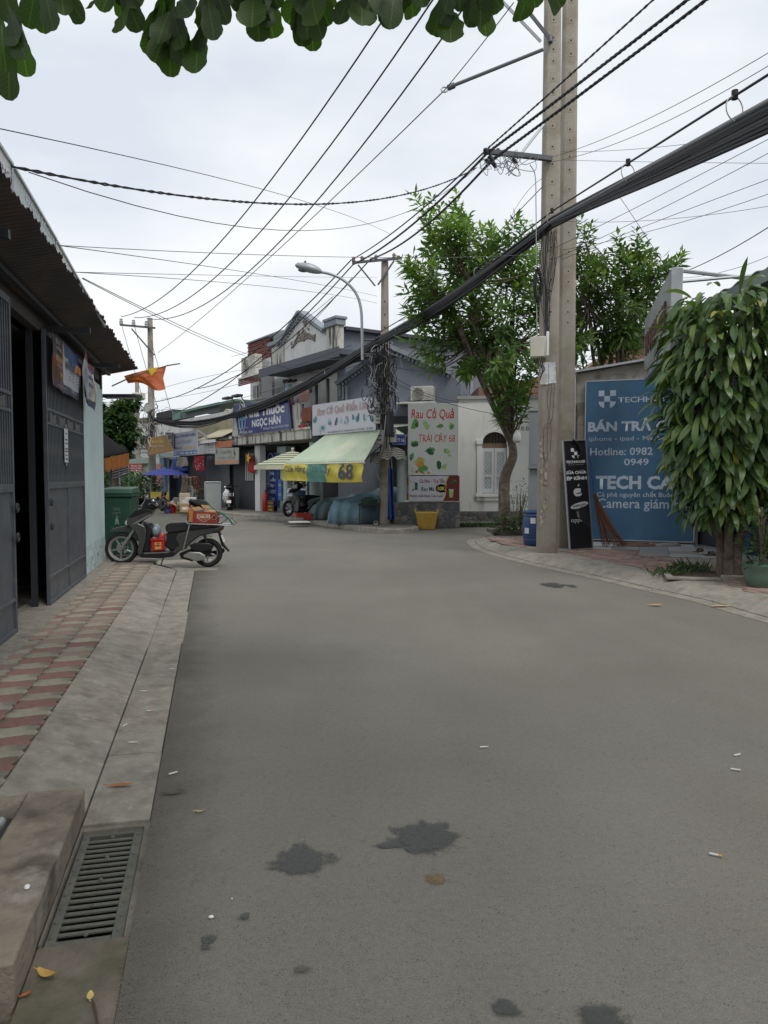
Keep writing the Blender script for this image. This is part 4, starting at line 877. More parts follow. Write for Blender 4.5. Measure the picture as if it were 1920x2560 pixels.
# ---- pharmacy signs
def sign(name, lab, corners, mat, off=-.06, thick=.06, fr=FA, frame_mat=GALV, grp=None, cat='sign', rim=.02):
    p = [lo(fr, x, y, off) for x, y in corners]      # BL BR TR TL
    t = thing(name, lab, cat, fr, grp)
    MB().prism(p, off, off + thick).build('panel', mat, t)
    if rim:
        for i in range(4):
            a, b = p[i], p[(i+1) % 4]; MB().tube([(a[0], off + thick*.3, a[1]), (b[0], off + thick*.3, b[1])], rim, 4).build('frame_bar', frame_mat, t)
    return t
s1 = sign('shop_sign', 'large navy pharmacy sign with white serif lettering on the stained balcony', [c5(132,1283), c5(607,1225), c5(585,948), c5(92,1000)], NAVYB, -.12, .1)
def s5(s, x0, yt, yb, x1, m, o, par, **k): return ft(par, s, c5(x0,0)[0], c5(0,yt)[1], c5(0,yb)[1], c5(x1,0)[0], m, o, **k)
s5('Nhà Thuốc', 205, 990, 1100, 560, SWHT, -.126, s1, bold=.045); s5('NGỌC HÂN', 262, 1105, 1210, 525, SWHT, -.126, s1, bold=.035)
s5('68 Đường 4, P. Trường Thọ, TP Thủ Đức, TP.HCM', 365, 1195, 1225, 598, SWHT, -.126, s1); s5('Dược sĩ: Trần Thị Hồng Thu', 140, 1205, 1222, 228, SWHT, -.126, s1); s5('ĐT: 0938 - 0909', 148, 1243, 1268, 265, SWHT, -.126, s1)
ec = lo(FA, *c5(167, 1110), -.126)
MB().tube([(ec[0] + .33*math.cos(t), -.128, ec[1] + .62*math.sin(t)) for t in [2*math.pi*i/32 for i in range(33)]], .014, 5).build('emblem', SWHT, s1)
for k, (z0, z1, w) in enumerate(((-.5, .1, .07), (-.15, .0, .24))): MB().box(ec[0]-w, ec[0]+w, -.13, -.126, ec[1]+z0, ec[1]+z1).build('emblem', M('emblem_teal', (.15, .35, .5), .5), s1)
MB().tube([(ec[0] + .13*math.cos(t), -.128, ec[1] + .33 + .13*math.sin(t)) for t in [math.pi*1.3*i/12 - .4 for i in range(13)]], .02, 5).build('emblem', SWHT, s1)
s2 = sign('shop_sign', 'narrow vertical navy pharmacy sign between the pale piers', [c5(370,1920), c5(494,1935), c5(494,1450), c5(370,1450)], NAVYB, .8, .08, rim=.012)
for i, w in enumerate(('Nhà', 'Thuốc', 'Tây', 'NGỌC', 'HÂN')): s5(w, 397 - (12 if len(w) > 3 else 0), 1612 + i*58, 1650 + i*58, 462 + (14 if len(w) > 3 else 0), M('letter_grey', (.4, .43, .5), .5), .79, s2, bold=.02)
MB().tube([(fx(c5(430,0)[0], .79) + .25*math.cos(t), .788, fz(c5(430,0)[0], c5(0,1520)[1], .79) + .3*math.sin(t)) for t in [2*math.pi*i/24 for i in range(25)]], .01, 4).build('emblem', SWHT, s2)
s3 = sign('shop_sign', 'light blue poster strip beside the vertical navy sign', [c5(497,1880), c5(528,1885), c5(528,1690), c5(497,1690)], M('poster_blue', (.06, .14, .4), .5, .2, 4), .82, .03, rim=0)
for k in range(2): s5('DINH DƯỠNG', 500, 1722 + k*92, 1752 + k*92, 526, SWHT, .815, s3)
for k, (px, dx) in enumerate(((60, 45), (150, 35))):
    fl_ = thing('floodlight', ('small floodlight on a thin arm above the navy sign, %s one' % ('left hand', 'right hand')[k]), 'floodlight', FA, 'floodlights above the navy pharmacy sign')
    a = lo(FA, *c5(px+dx+10, 985), 0); b = lo(FA, *c5(px, 938 - k*22), -.6); MB().tube([(a[0], 0, a[1]), (b[0], -.6, b[1])], .02, 6).build('arm', STEELD, fl_)
    MB().box(b[0]-.55, b[0]+.05, -.75, -.5, b[1]-.04, b[1]+.05).build('lamp_head', STEELD, fl_, bevel=.02)
# laundry on the balcony
def cloth(name, lab, x0, x1, yt, yb, mat, off, seed=0, cat='clothes', grp='laundry on the pharmacy balcony', conv=c5, fr=FA, thick=.008):
    X0, X1 = fx(conv(x0,0)[0], off, fr), fx(conv(x1,0)[0], off, fr); Z0, Z1 = fz(conv(x0,0)[0], conv(0,yb)[1], off, fr), fz(conv(x0,0)[0], conv(0,yt)[1], off, fr)
    t = thing(name, lab, cat, fr, grp); mb = MB(); rc = random.Random(seed)
    ph_ = [rc.uniform(0, 6) for _ in range(4)]
    mb.grid(10, 10, lambda u, v: (X0 + (X1-X0)*(u + .06*math.sin(v*5+ph_[0])*(1-v)), off + .05*math.sin(u*9+ph_[1])*(1.1-v) + .03*math.sin(u*17+v*4+ph_[2]), Z0 + (Z1-Z0)*v + .03*math.sin(u*7+ph_[3])*(1-v)))
    mb.build('fabric', mat, t, solid=thick, smooth=80, recalc=False); return t
CW = lambda n, c, **k: M('cloth_' + n, c, .85, .12, 8, **k)
MB().tube([(fx(c5(450,0)[0], .3), .3, fz(c5(450,0)[0], c5(0,850)[1], .3)), (fx(c5(830,0)[0], .3), .3, fz(c5(830,0)[0], c5(0,775)[1], .3))], .012, 5).build('clothes_line', GALV, ph)
for n, c, a, b, yt, yb, w in (('blue_white', (.4, .5, .62), 572, 600, 815, 880, 'pale blue towel'), ('green', (.16, .42, .3), 605, 632, 812, 862, 'green cloth'), ('lilac', (.45, .4, .55), 636, 668, 800, 860, 'lilac shirt'), ('white', (.6, .58, .55), 672, 720, 790, 855, 'white shirt'), ('pink', (.5, .3, .28), 690, 790, 880, 990, 'pink shirt'), ('plaid', (.3, .14, .13), 603, 650, 930, 1010, 'red plaid shirt'), ('sky', (.4, .47, .55), 655, 690, 905, 980, 'sky blue cloth'), ('grey', (.13, .13, .14), 762, 815, 835, 895, 'dark grey shirt')):
    cloth('hanging_cloth', '%s hanging on the pharmacy balcony line' % w, a, b, yt, yb, CW(n, c), .28 if yt > 870 else .4, a)
cloth('red_blanket', 'rusty red blanket draped over the balcony rail', 725, 812, 1035, 1165, CW('rust', (.2, .065, .045)), .0, 3, 'blanket'); cloth('red_blanket', 'bright red mat low on the balcony floor', 690, 760, 1190, 1230, CW('redmat', (.35, .04, .045)), .0, 4, 'mat')
# ---- fruit shop: sign, awning, banner
VG = [M('print_green_dark', (.02, .09, .03), .5, .3, 12), M('print_green', (.08, .25, .06), .5, .3, 12), M('print_lime', (.3, .42, .14), .5, .25, 12), M('print_teal', (.07, .2, .24), .5, .3, 10), M('print_pale', (.36, .44, .44), .5, .2, 10), M('print_orange', (.55, .2, .03), .5, .2, 10), M('print_red', (.5, .05, .03), .5, .2, 10)]
def blob(par, x, z, rx, rz, y, mats, seed, n=7, spiky=.35, name='vegetable_print'):
    rq = random.Random(seed)
    for k in range(n):
        a = rq.uniform(0, 6.28); r = rq.uniform(0, .6); cx, cz = x + rx*r*math.cos(a), z + rz*r*math.sin(a); s = rq.uniform(.3, .55); ph0 = rq.uniform(0, 6)
        pts = [(cx + rx*s*(1 + spiky*math.sin(5*t+ph0))*math.cos(t), cz + rz*s*(1 + spiky*math.cos(4*t+ph0))*math.sin(t)) for t in [2*math.pi*i/14 for i in range(14)]]
        MB().add([(p[0], y - .0006*k, p[1]) for p in pts], [tuple(range(14))]).build(name, mats[rq.randrange(len(mats))], par, smooth=0)
fs_ = sign('shop_sign', 'long white vegetable shop sign with pink letters above the green awning', [(781,1089), (939,1074), (941,990), (781,1014)], M('sign_panel_white', (.5, .5, .53), .45, .05, 3), -.1, .08)
PK = M('letter_pink', (.5, .33, .33), .5); DG = M('letter_dark', (.06, .07, .09), .5)
ft(fs_, 'Rau Củ Quả Điền Liên', 793, 1005, 1034, 923, M('letter_outline', (.25, .3, .34), .5), -.106, bold=.05, shear=.1); ft(fs_, 'Rau Củ Quả Điền Liên', 794, 1006, 1033, 922, PK, -.11, bold=.012, shear=.1); ft(fs_, 'ĐC: 68 ĐƯỜNG SỐ 4, P. TRƯỜNG THỌ, TP. THỦ ĐỨC   ĐT: 0909', 820, 1071, 1079, 932, DG, -.106, bold=.01)
for i, (px, py, r, ms) in enumerate(((824,1057,.14,VG[3:5]),(840,1053,.12,[VG[3], DG]),(853,1052,.1,VG[4:5]),(866,1050,.15,VG[3:5]),(882,1045,.12,VG[3:4]),(894,1043,.15,[VG[3], DG]),(911,1042,.13,VG[3:5]),(929,1047,.15,VG[3:4]),(788,1052,.15,VG[3:5]),(800,1074,.16,VG[4:5]),(808,1070,.14,VG[3:5]),(930,1014,.1,[DG]))):
    a = lo(FA, px, py, -.106); blob(fs_, a[0], a[1], r, r*1.1, -.106, ms, i, 6)
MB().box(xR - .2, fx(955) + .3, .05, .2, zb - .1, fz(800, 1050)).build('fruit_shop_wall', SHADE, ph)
aw = thing('corrugated_awning', 'pale green corrugated awning sloping out over the fruit stalls', 'awning', FA)
AWN = M('awning_green', (.42, .5, .38), .55, .1, 2, col2=(.5, .54, .42), mscale=.8, streak=False)
AF = -1.35
tl = lo(FA, *c5(1000,1268), -.02); tr = lo(FA, *c5(1405,1236), -.02); bl_ = lo(FA, 712, 1158, AF); br_ = lo(FA, 910, 1155, AF)
tl = (min(tl[0], bl_[0] + .35), tl[1]); tr = (tr[0] + .25, tl[1])
bl_ = (bl_[0], (bl_[1]+br_[1])/2); br_ = (br_[0], bl_[1])
mb = MB(); NC = 34*6
def awf(u, v):
    xb = bl_[0] + (br_[0]-bl_[0])*u; xt = tl[0] + (tr[0]-tl[0])*u; x = xb + (xt-xb)*v
    return (x, AF + (-.02-AF)*v, bl_[1] + (tl[1]-bl_[1])*v + .02*math.sin(u*34*2*math.pi) - .03*math.sin(v*math.pi))
mb.grid(NC, 6, awf); mb.build('sheet', AWN, aw, solid=.006, smooth=80, recalc=False)
MB().tube([(bl_[0]-.05, AF-.02, bl_[1]-.03), (br_[0]+.05, AF-.02, br_[1]-.03)], .03, 8).build('front_tube', M('tube_pale', (.5, .5, .38), .5), aw)
for u in (.03, .5, .97): MB().tube([(bl_[0]+(br_[0]-bl_[0])*u, AF, bl_[1]-.05), (tl[0]+(tr[0]-tl[0])*u, 0, tl[1]-.5)], .02, 6).build('brace', STEELD, aw)
YEL = M('banner_yellow', (.56, .47, .07), .6, .1, 5, bump=.35, bscale=4); GRB = M('banner_green', (.09, .24, .2), .6, .1, 5, bump=.35, bscale=4)
yb_ = thing('cloth_banner', 'yellow and green fruit shop cloth banner hung under the awning edge', 'banner', FA)
BX0, BX1 = fx(706, AF-.06), fx(907, AF-.06); BZ1 = bl_[1] - .02; BZ0 = fz(706, 1201, AF-.06)
ys = lambda u, v: AF - .08 + .02*math.sin(u*21) + .015*math.sin(u*47+v*4)*(1.2-v) + .025*math.sin(v*6+u*3)
mb = MB(); nu, nv = 60, 10; mb.grid(nu, nv, lambda u, v: (BX0 + (BX1-BX0)*u, ys(u, v), BZ0 - .04*math.sin(u*2.4)**2 + (BZ1-BZ0+.02*math.sin(u*30))*v))
for j in range(nv):
    for i in range(nu): mb.m[j*nu+i] = 1 if .345 < (i+.5)/nu < .6 else 0
mb.build('fabric', [YEL, GRB], yb_, smooth=80, recalc=False)
INK = M('banner_ink', (.06, .065, .09), .6)
def yt(s, u0, u1, v0, v1, bold, m=INK): return text(s, m, yb_, BX0+(BX1-BX0)*(u0+u1)/2, BZ0+(BZ1-BZ0)*(v0+v1)/2, (BZ1-BZ0)*(v1-v0), (BX1-BX0)*(u1-u0), y=AF-.15, bold=bold, shear=.12)
yt('Cửa Hàng', .07, .36, .42, .93, .015); yt('Trái C', .41, .59, .48, .95, .0, M('banner_ink_green', (.05, .12, .13), .6)); yt('ây', .6, .68, .25, .85, .015); yt('68', .76, .93, .08, .95, .03)
# ---- parasol with stripes
CREAM = M('canvas_cream', (.5, .5, .38), .8, .06); SAGE = M('canvas_sage', (.13, .17, .1), .8, .08)
pu = thing('striped_parasol', 'cream and green striped parasol beside the fruit awning', 'parasol', FA)
pc0 = lo(FA, *c5(632, 1425), -.7); R0 = 1.25; zlow = fz(c5(400,0)[0], c5(0,1570)[1], -.7); mb = MB(); nr = 14
for k in range(8):
    a0, a1 = R(22.5+45*k), R(22.5+45*(k+1))
    for j in range(nr):
        mb.cur = j % 2; t0, t1 = j/nr, (j+1)/nr
        def pp2(a, t): return (pc0[0] + R0*t*math.cos(a), -.7 + R0*t*math.sin(a), pc0[1] - (pc0[1]-zlow)*(t**1.15))
        mb.add([pp2(a0, t0), pp2(a0, t1), pp2(a1, t1), pp2(a1, t0)], [(0, 1, 2, 3)])
    mb.cur = 0; q = [pp2(a0, 1), pp2(a1, 1)]; mb.add([q[0], q[1], (q[1][0], q[1][1], q[1][2]-.13), (q[0][0], q[0][1], q[0][2]-.13)], [(0, 1, 2, 3)])
mb.build('canopy', [CREAM, SAGE], pu, smooth=0, recalc=False)
MB().cyl((pc0[0] + .12, -.68, .12), (pc0[0], -.7, pc0[1] + .06), .026, n=8).build('pole', GALV, pu); MB().ball((pc0[0], -.7, pc0[1] + .05), .05).build('finial', CREAM, pu)
# ---- covered stalls
def tarp(name, lab, pts, hts, mat, seed, cat='covered stall', n=40, fold=.03):
    # pts: four ground corners (near-left, near-right, far-right, far-left) ; hts: heights at these corners
    t = thing(name, lab, cat, Matrix.Translation((pts[0][0], pts[0][1], .12)), 'fruit stalls covered with sheets'); o = Vector((pts[0][0], pts[0][1], .12)); mb = MB(); q = [Vector((p[0], p[1], .12)) - o for p in pts]
    def f(u, v):
        g = q[0].lerp(q[1], u).lerp(q[3].lerp(q[2], u), v); h = (hts[0]*(1-u)+hts[1]*u)*(1-v) + (hts[3]*(1-u)+hts[2]*u)*v
        n_ = mnoise.noise(Vector((u*4+seed, v*4, 0))); n2 = mnoise.noise(Vector((u*9+seed, v*7, 3)))
        edge = min(1, min(u, 1-u, v)*9); h = h*min(1, edge*1.5)**.45 + (n_*.2 + n2*.07)*edge
        sk = (1-edge)*fold; g = g + Vector((sk*math.sin(v*17+u*9), sk*math.sin(u*19+v*3)*1.2, 0)); return (g.x, g.y, max(.015, h))
    mb.grid(n, n, f); mb.build('sheet', mat, t, smooth=85, recalc=False, solid=.01); return t, f
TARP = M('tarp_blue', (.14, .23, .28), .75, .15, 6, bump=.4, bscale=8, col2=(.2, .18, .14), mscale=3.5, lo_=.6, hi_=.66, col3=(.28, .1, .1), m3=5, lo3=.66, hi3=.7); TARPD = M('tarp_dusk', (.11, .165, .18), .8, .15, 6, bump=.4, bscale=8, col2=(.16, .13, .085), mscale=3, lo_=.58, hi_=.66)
def F2w(px, py, z=.12): return gd(px, py, z)
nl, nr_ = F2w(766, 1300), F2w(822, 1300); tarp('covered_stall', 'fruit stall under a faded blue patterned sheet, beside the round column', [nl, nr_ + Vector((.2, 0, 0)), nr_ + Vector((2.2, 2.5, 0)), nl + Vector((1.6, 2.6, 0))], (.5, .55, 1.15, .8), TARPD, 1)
nl, nr_ = F2w(815, 1311), F2w(903, 1311); tarp('covered_stall', 'larger fruit stall under a blue sheet, nearer the cable cluttered pole', [nl, nr_, nr_ + Vector((1.6, 1.8, 0)), nl + Vector((1.6, 2.3, 0))], (.6, .62, .95, 1.0), TARP, 7)
tb = thing('stall_table', 'dark low stall table beside the larger blue sheet', 'table', Matrix.Translation(F2w(922, 1312))); MB().box(-.3, .3, -.05, .7, .55, .6).build('top', BLACK, tb)
for a, b in ((-.26, 0), (.26, 0), (-.26, .62), (.26, .62)): MB().cyl((a, b, 0), (a, b, .55), .02, n=6).build('leg', STEELD, tb)
MB().torus((.2, -.03, .06), .05, .015, Matrix.Rotation(R(90), 4, 'X'), 12, 5).build('wheel', GALV, tb)
MB().lathe([(.0, .6), (.22, .6), (.25, .7), (.1, .78), (0, .79)], 10, (0, .3, 0)).build('bundle', M('cloth_green_dim', (.03, .07, .05), .8, .3), tb)
rcx = thing('plastic_crate', 'red plastic crate on the pavement before the striped parasol', 'crate', Matrix.Translation(F2w(757, 1300)) @ Matrix.Rotation(R(25), 4, 'Z')); RDP = M('crate_red', (.4, .04, .025), .5, .15)
MB().box(-.25, .25, -.16, .16, 0, .02).build('base', RDP, rcx)
for a in ((-.25, .25, -.17, -.15), (-.25, .25, .15, .17), (-.26, -.24, -.17, .17), (.24, .26, -.17, .17)):
    for z in (.03, .1, .17): MB().box(*a, z, z + .045).build('side_slat', RDP, rcx)
MB().box(-.3, .3, -.22, .22, 0, .03, Matrix.Translation(F2w(748, 1306, .13)) @ Matrix.Rotation(R(18), 4, 'Z')).build('foam_sheet', M('foam', (.5, .5, .48), .8, .05), label='flat white foam sheet lying at the pavement edge', cat='foam sheet')
MB().box(-.3, .3, -.15, .15, 0, .08, Matrix.Translation(F2w(735, 1301, .13)) @ Matrix.Rotation(R(10), 4, 'Z')).build('flattened_carton', M('carton_grey', (.16, .16, .14), .9, .2), label='flattened grey carton under the parked scooter wheel', cat='carton', bevel=.01)
bp = F2w(757, 1290); bk = thing('plastic_barrel', 'blue plastic barrel behind the striped parasol pole', 'barrel', Matrix.Translation(bp + Vector((0, .5, 0)))); MB().lathe([(.26, 0), (.3, .1), (.32, .8), (.33, .82), (.33, .86), (.3, .86), (0, .84)], 22).build('body', DRB, bk, smooth=60); MB().torus((0, 0, .6), .315, .012, None, 22, 5).build('rib', DRB, bk)
gc = thing('glass_cabinet', 'glass food cabinet with paper notices behind the parked scooter', 'cabinet', FA)
for k, (a, b, c, d, m) in enumerate(((575, 760, 1770, 1785, GALV), (575, 760, 1835, 1850, GALV), (575, 582, 1700, 1850, GALV), (753, 760, 1700, 1850, GALV))): fb(gc, 'frame_bar', m, c5(a,0)[0], c5(0,c)[1], c5(0,d)[1], c5(b,0)[0], .2, .6)
fb(gc, 'notice', POST, c5(583,0)[0], c5(0,1788)[1], c5(0,1815)[1], c5(625,0)[0], .17, .19); fb(gc, 'notice', POST, c5(628,0)[0], c5(0,1792)[1], c5(0,1832)[1], c5(655,0)[0], .17, .19); fb(gc, 'base', MINT, c5(575,0)[0], c5(0,1850)[1], c5(0,1990)[1], c5(760,0)[0], .25, .7)
for k in range(9): fb(gc, 'jar', [VG[5], VG[2], CREAM, BLACK][k % 4], c5(590+k*18,0)[0], c5(0,1715 + (k % 3)*9)[1], c5(0,1768)[1], c5(600+k*18,0)[0], .35, .45)
fe = thing('fire_extinguisher', 'red fire extinguisher by the vertical navy sign', 'fire extinguisher', FA @ Matrix.Translation((fx(c5(380,0)[0], .5), .5, .12))); FRD = M('extinguisher_red', (.42, .03, .02), .35, .1, coat=.4)
MB().lathe([(.1, 0), (.12, .02), (.12, .6), (.09, .68), (.04, .72), (.04, .76), (0, .76)], 16).build('cylinder', FRD, fe, smooth=60); MB().box(-.03, .1, -.02, .02, .76, .82).build('handle', BLACK, fe); MB().tube(smooth_path([(.03, 0, .78), (.16, -.02, .7), (.15, -.02, .3)]), .014, 6).build('hose', BLACK, fe)
ws = sign('small_sign', 'small black wash service sign with orange letters on the pavement', [c5(398,1992), c5(455,1992), c5(455,1885), c5(398,1885)], BLACK, .45, .04, rim=.008)
for i, w in enumerate(('RỬA XE', 'MÁY', '10K')): s5(w, 402, 1890 + i*34, 1915 + i*34, 450, M('letter_orange', (.55, .26, .03), .5), .445, ws, bold=.02)
# ---- folding-gate shop, curtain shop, flag
fg = thing('gate_shop', 'narrow shop closed by dark folding steel gates under a concrete slab', 'building', FA)
FOLD = M('folding_gate_grey', (.06, .063, .07), .5, .1)
GX = [fx(c4(1145,0)[0], .55), fx(c5(285,0)[0], .55)]; gtop = fz(c4(1145,0)[0], c4(0,700)[1], .55)
MB().box(GX[0]-3.3, GX[1]+.3, .75, .9, .1, gtop + .5).build('wall', SHADE, fg)
n = 26; g0 = None
for i in range(n):
    x = GX[0] + (GX[1]-GX[0])*(i+.5)/n
    if g0 is None: g0 = MB().prism([(-.07, .02), (0, -.04), (.07, .02), (.07, .04), (0, -.02), (-.07, .04)], .12, gtop, 'z').build('slat', FOLD, fg); g0.location = (x, .6, 0)
    else: link_copy(g0, fg, (x, .6, 0))
for k in range(5): fb(fg, 'pale_strip', M('strip_white', (.5, .5, .5), .7), c5(196+k*16,0)[0], c5(0,1450)[1], c5(0,1700)[1], c5(203+k*16,0)[0], .5, .53)  # pale upright strips in front of the folding gates
fb(fg, 'slab', OLDW, c4(985,0)[0], c4(0,560)[1], c4(0,590)[1], c4(1170,0)[0], -.1, 1.2)
mb = MB(); mb.grid(60, 1, lambda u, v: (fx(c4(975,0)[0]) + u*2.0, -.3 + v*1.2, fz(c4(975,0)[0], c4(0,570)[1]) + v*.15 + .02*math.sin(u*90))); mb.build('canopy_sheet', CORR, fg, solid=.005, recalc=False)
cu_ = cloth('grey_curtain', 'grey plastic curtain closing the narrow shop front', 905, 1145, 750, 1290, M('curtain_grey', (.085, .09, .1), .6, .1), .4, 3, 'curtain', None, c4)
vf = thing('national_flag', 'small red flag with yellow star hanging by the folding gates', 'flag', FA); FLR = M('flag_red', (.35, .02, .02), .7, .1)
a = lo(FA, *c5(215, 1470), .2); b = lo(FA, *c5(275, 1610), .2); mb = MB(); mb.grid(10, 8, lambda u, v: (a[0] + (b[0]-a[0])*u + .05*math.sin(v*4), .2 + .06*math.sin(u*9+v*2), b[1] + (a[1]-b[1])*v - .12*u*(1-v))); mb.build('cloth', FLR, vf, smooth=80, recalc=False, solid=.004)
def star(par, cx, cz, r, y, mat, rot=0): MB().add([(cx + (r if i % 2 == 0 else r*.4)*math.sin(rot + i*math.pi/5), y, cz + (r if i % 2 == 0 else r*.4)*math.cos(rot + i*math.pi/5)) for i in range(10)], [tuple(range(10))]).build('star', mat, par, smooth=0)
STAR = M('star_yellow', (.6, .45, .03), .6); star(vf, a[0]+.35, (a[1]+b[1])/2 + .2, .25, .08, STAR, .3); MB().cyl((a[0] - .05, .3, a[1] + .1), (b[0] + .5, .1, b[1] + .1), .015, n=6).build('staff', STEELD, vf)
def s4(par, s, x0, yt, yb, x1, m, o, **k): return ft(par, s, c4(x0,0)[0], c4(0,yt)[1], c4(0,yb)[1], c4(x1,0)[0], m, o, **k)
so = sign('shop_sign', 'orange and cream faded banner sign above the grey curtain', [c4(985,835), c4(1228,828), c4(1228,660), c4(985,668)], M('sign_faded', (.36, .36, .33), .7, .12, 3), -.2, .03, rim=.01)
fb(so, 'orange_band', M('band_orange', (.45, .17, .09), .7, .1), c4(988,0)[0], c4(0,600)[1], c4(0,666)[1], c4(1160,0)[0], -.2, -.17); fb(so, 'orange_band', M('band_peach', (.45, .26, .16), .7, .1), c4(986,0)[0], c4(0,795)[1], c4(0,834)[1], c4(1226,0)[0], -.206, -.202)
s4(so, 'Cơm Niêu', 1040, 682, 722, 1160, M('letter_faint', (.26, .29, .26), .7), -.21, bold=.02); s4(so, 'CƠM TẤM', 1010, 735, 780, 1190, M('letter_faint', (.26, .29, .26), .7), -.21, bold=.02)
for px in (1005, 1190): a = lo(FA, *c4(px, 705), -.206); blob(so, a[0], a[1], .12, .2, -.206, VG[:2], px, 4)
sd = sign('shop_sign', 'small white handwritten board beside the orange banner', [c4(878,722), c4(985,722), c4(985,605), c4(878,608)], M('board_white', (.55, .56, .58), .5, .04), -.15, .03, rim=.012)
for i, (s, h) in enumerate((('Đông Y', 40), ('Xoa bóp', 18), ('bấm huyệt', 18), ('gia truyền', 18))): s4(sd, s, 915, 615 + i*27 + (12 if i else 0), 615 + i*27 + (12 if i else 0) + h, 978, DKT, -.156)
# ---- clothes shop and corner house at the bend
cs = thing('clothes_shop', 'low clothes shop with dark open front and stacked roofs, beyond the bend', 'building', FA)
x0, x1 = fx(c4(400,0)[0], .6), fx(c4(905,0)[0], .6)
MB().box(x0, x1, 1.6, 1.8, .1, 3.6).build('back_wall', SHADE, cs); MB().box(x0 - .1, x0, .5, 3, .1, 3.4).build('side_wall', MINT, cs)
BLF = M('blue_facade', (.11, .17, .27), .8, .1, 3); fb(cs, 'front_wall', BLF, c4(412,0)[0], c4(0,760)[1], c4(0,1230)[1], c4(455,0)[0], .5, .7); fb(cs, 'front_wall', M('beam_mint', (.26, .32, .29), .8, .1), c4(405,0)[0], c4(0,720)[1], c4(0,770)[1], c4(560,0)[0], .45, .75); fb(cs, 'pink_pier', M('pink_tile', (.4, .2, .16), .7, .2, 9), c4(365,0)[0], c4(0,830)[1], c4(0,1060)[1], c4(412,0)[0], .4, .7); fb(cs, 'back_panel', M('deep_blue', (.012, .016, .045), .8, .1), c4(500,0)[0], c4(0,780)[1], c4(0,1250)[1], c4(640,0)[0], 1.2, 1.3)
fb(cs, 'upper_wall', PLASTER, c4(400,0)[0], c4(0,420)[1], c4(0,760)[1], c4(1180,0)[0], 1.0, 1.2); fb(cs, 'upper_wall', M('wall_ochre', (.36, .33, .22), .85, .15, 2, col2=(.25, .22, .16), mscale=2), c4(760,0)[0], c4(0,430)[1], c4(0,560)[1], c4(1180,0)[0], .9, 1.0)
SHT = M('sheet_grey', (.13, .14, .15), .6, .2, 4); SHG = M('sheet_green', (.12, .22, .18), .6, .1)
X0, X1 = fx(c4(550,0)[0], 2.5), fx(c4(1040,0)[0], 2.5); Z0, Z1 = fz(c4(550,0)[0], c4(0,380)[1], 2.5), fz(c4(550,0)[0], c4(0,295)[1], 2.5)
mb = MB(); mb.grid(160, 1, lambda u, v: (X0 + (X1-X0)*u, 2.5 + .03*math.sin(u*160), Z0 + (Z1-Z0)*v)); mb.build('sheet_wall', SHT, cs, recalc=False); fb(cs, 'sheet_wall', SHG, c4(550,0)[0], c4(0,295)[1], c4(0,375)[1], c4(632,0)[0], 2.4, 2.44); fb(cs, 'roof_edge', SHG, c4(640,0)[0], c4(0,278)[1], c4(0,296)[1], c4(1190,0)[0], 2.2, 6); fb(cs, 'dark_box', SHADE, c4(385,0)[0], c4(0,300)[1], c4(0,375)[1], c4(550,0)[0], 2.6, 4)
yg = [lo(FA, *c4(*p), 1.6) for p in ((1010, 420), (1040, 340), (1095, 258), (1180, 300), (1180, 430))]; MB().prism(yg, 1.6, 3).build('ochre_gable', M('wall_cream', (.42, .39, .28), .85, .12, 3, col2=(.28, .25, .19), mscale=3), cs)
mb = MB(); mb.grid(100, 1, lambda u, v: (fx(c4(770,0)[0], -.3) + u*(fx(c4(985,0)[0], -.3)-fx(c4(770,0)[0], -.3)), -.3 + v*1.3, fz(c4(770,0)[0], c4(0,600)[1], -.3) + v*.6 + .02*math.sin(u*100))); mb.build('canopy_sheet', M('sheet_cream', (.42, .38, .27), .7, .15), cs, solid=.005, recalc=False)
fb(cs, 'canopy_edge', WHITE, c4(800,0)[0], c4(0,596)[1], c4(0,622)[1], c4(985,0)[0], -.34, -.3)
for a, b in (((800, 480), (985, 600)), ((985, 590), (800, 640)), ((890, 540), (895, 600))): p, q = lo(FA, *c4(*a), -.25), lo(FA, *c4(*b), -.25); MB().tube([(p[0], -.25, p[1]), (q[0], -.25, q[1])], .025, 4).build('truss_bar', GALV, cs)
FB = frame(at(369, 1190, 34.9)[:2], at(433, 1190, 34.2)[:2])
sbn = sign('shop_sign', 'tan and gold tilted sign fixed to the pole at the bend', [c4(288,738), c4(552,694), c4(470,532), c4(284,562)], M('sign_tan', (.36, .24, .11), .55, .12, 3), 0, .06, fr=FB, rim=.02, frame_mat=M('frame_tan', (.28, .19, .09), .5))
s4(sbn, 'THUÝ YẾN', 335, 572, 612, 455, M('letter_gold', (.6, .47, .16), .5), -.01, bold=.03, fr=FB); s4(sbn, 'CHUYÊN CƯỚI ĐẸP', 325, 632, 662, 462, M('letter_cream', (.55, .5, .38), .5), -.01, bold=.03, fr=FB); a = lo(FB, *c4(308, 620), -.01); MB().tube(smooth_path([(a[0]-.08, -.015, a[1]-.3), (a[0]+.04, -.015, a[1]), (a[0]+.08, -.015, a[1]+.3), (a[0]-.1, -.015, a[1]+.2), (a[0]+.08, -.015, a[1]-.15)]), .025, 5).build('emblem', M('letter_cream', (.55, .5, .38), .5), sbn)
sbk = sign('shop_sign', 'narrow black sign with white letters between the tan and pale blue signs', [c4(475,668), c4(550,668), c4(550,505), c4(470,503)], M('sign_black', (.02, .022, .035), .5, .05), -.6, .05, rim=.012)
for i, (s, h) in enumerate((('ĐẠI LÝ', 22), ('&', 14), ('BÓNG', 42), ('SỬA MÁY', 20), ('ĐT 0903', 18))): s4(sbk, s, 485, (515, 545, 562, 612, 640)[i], (515, 545, 562, 612, 640)[i] + h, 545 - (35 if s == '&' else 0), SWHT, -.61, bold=.02)
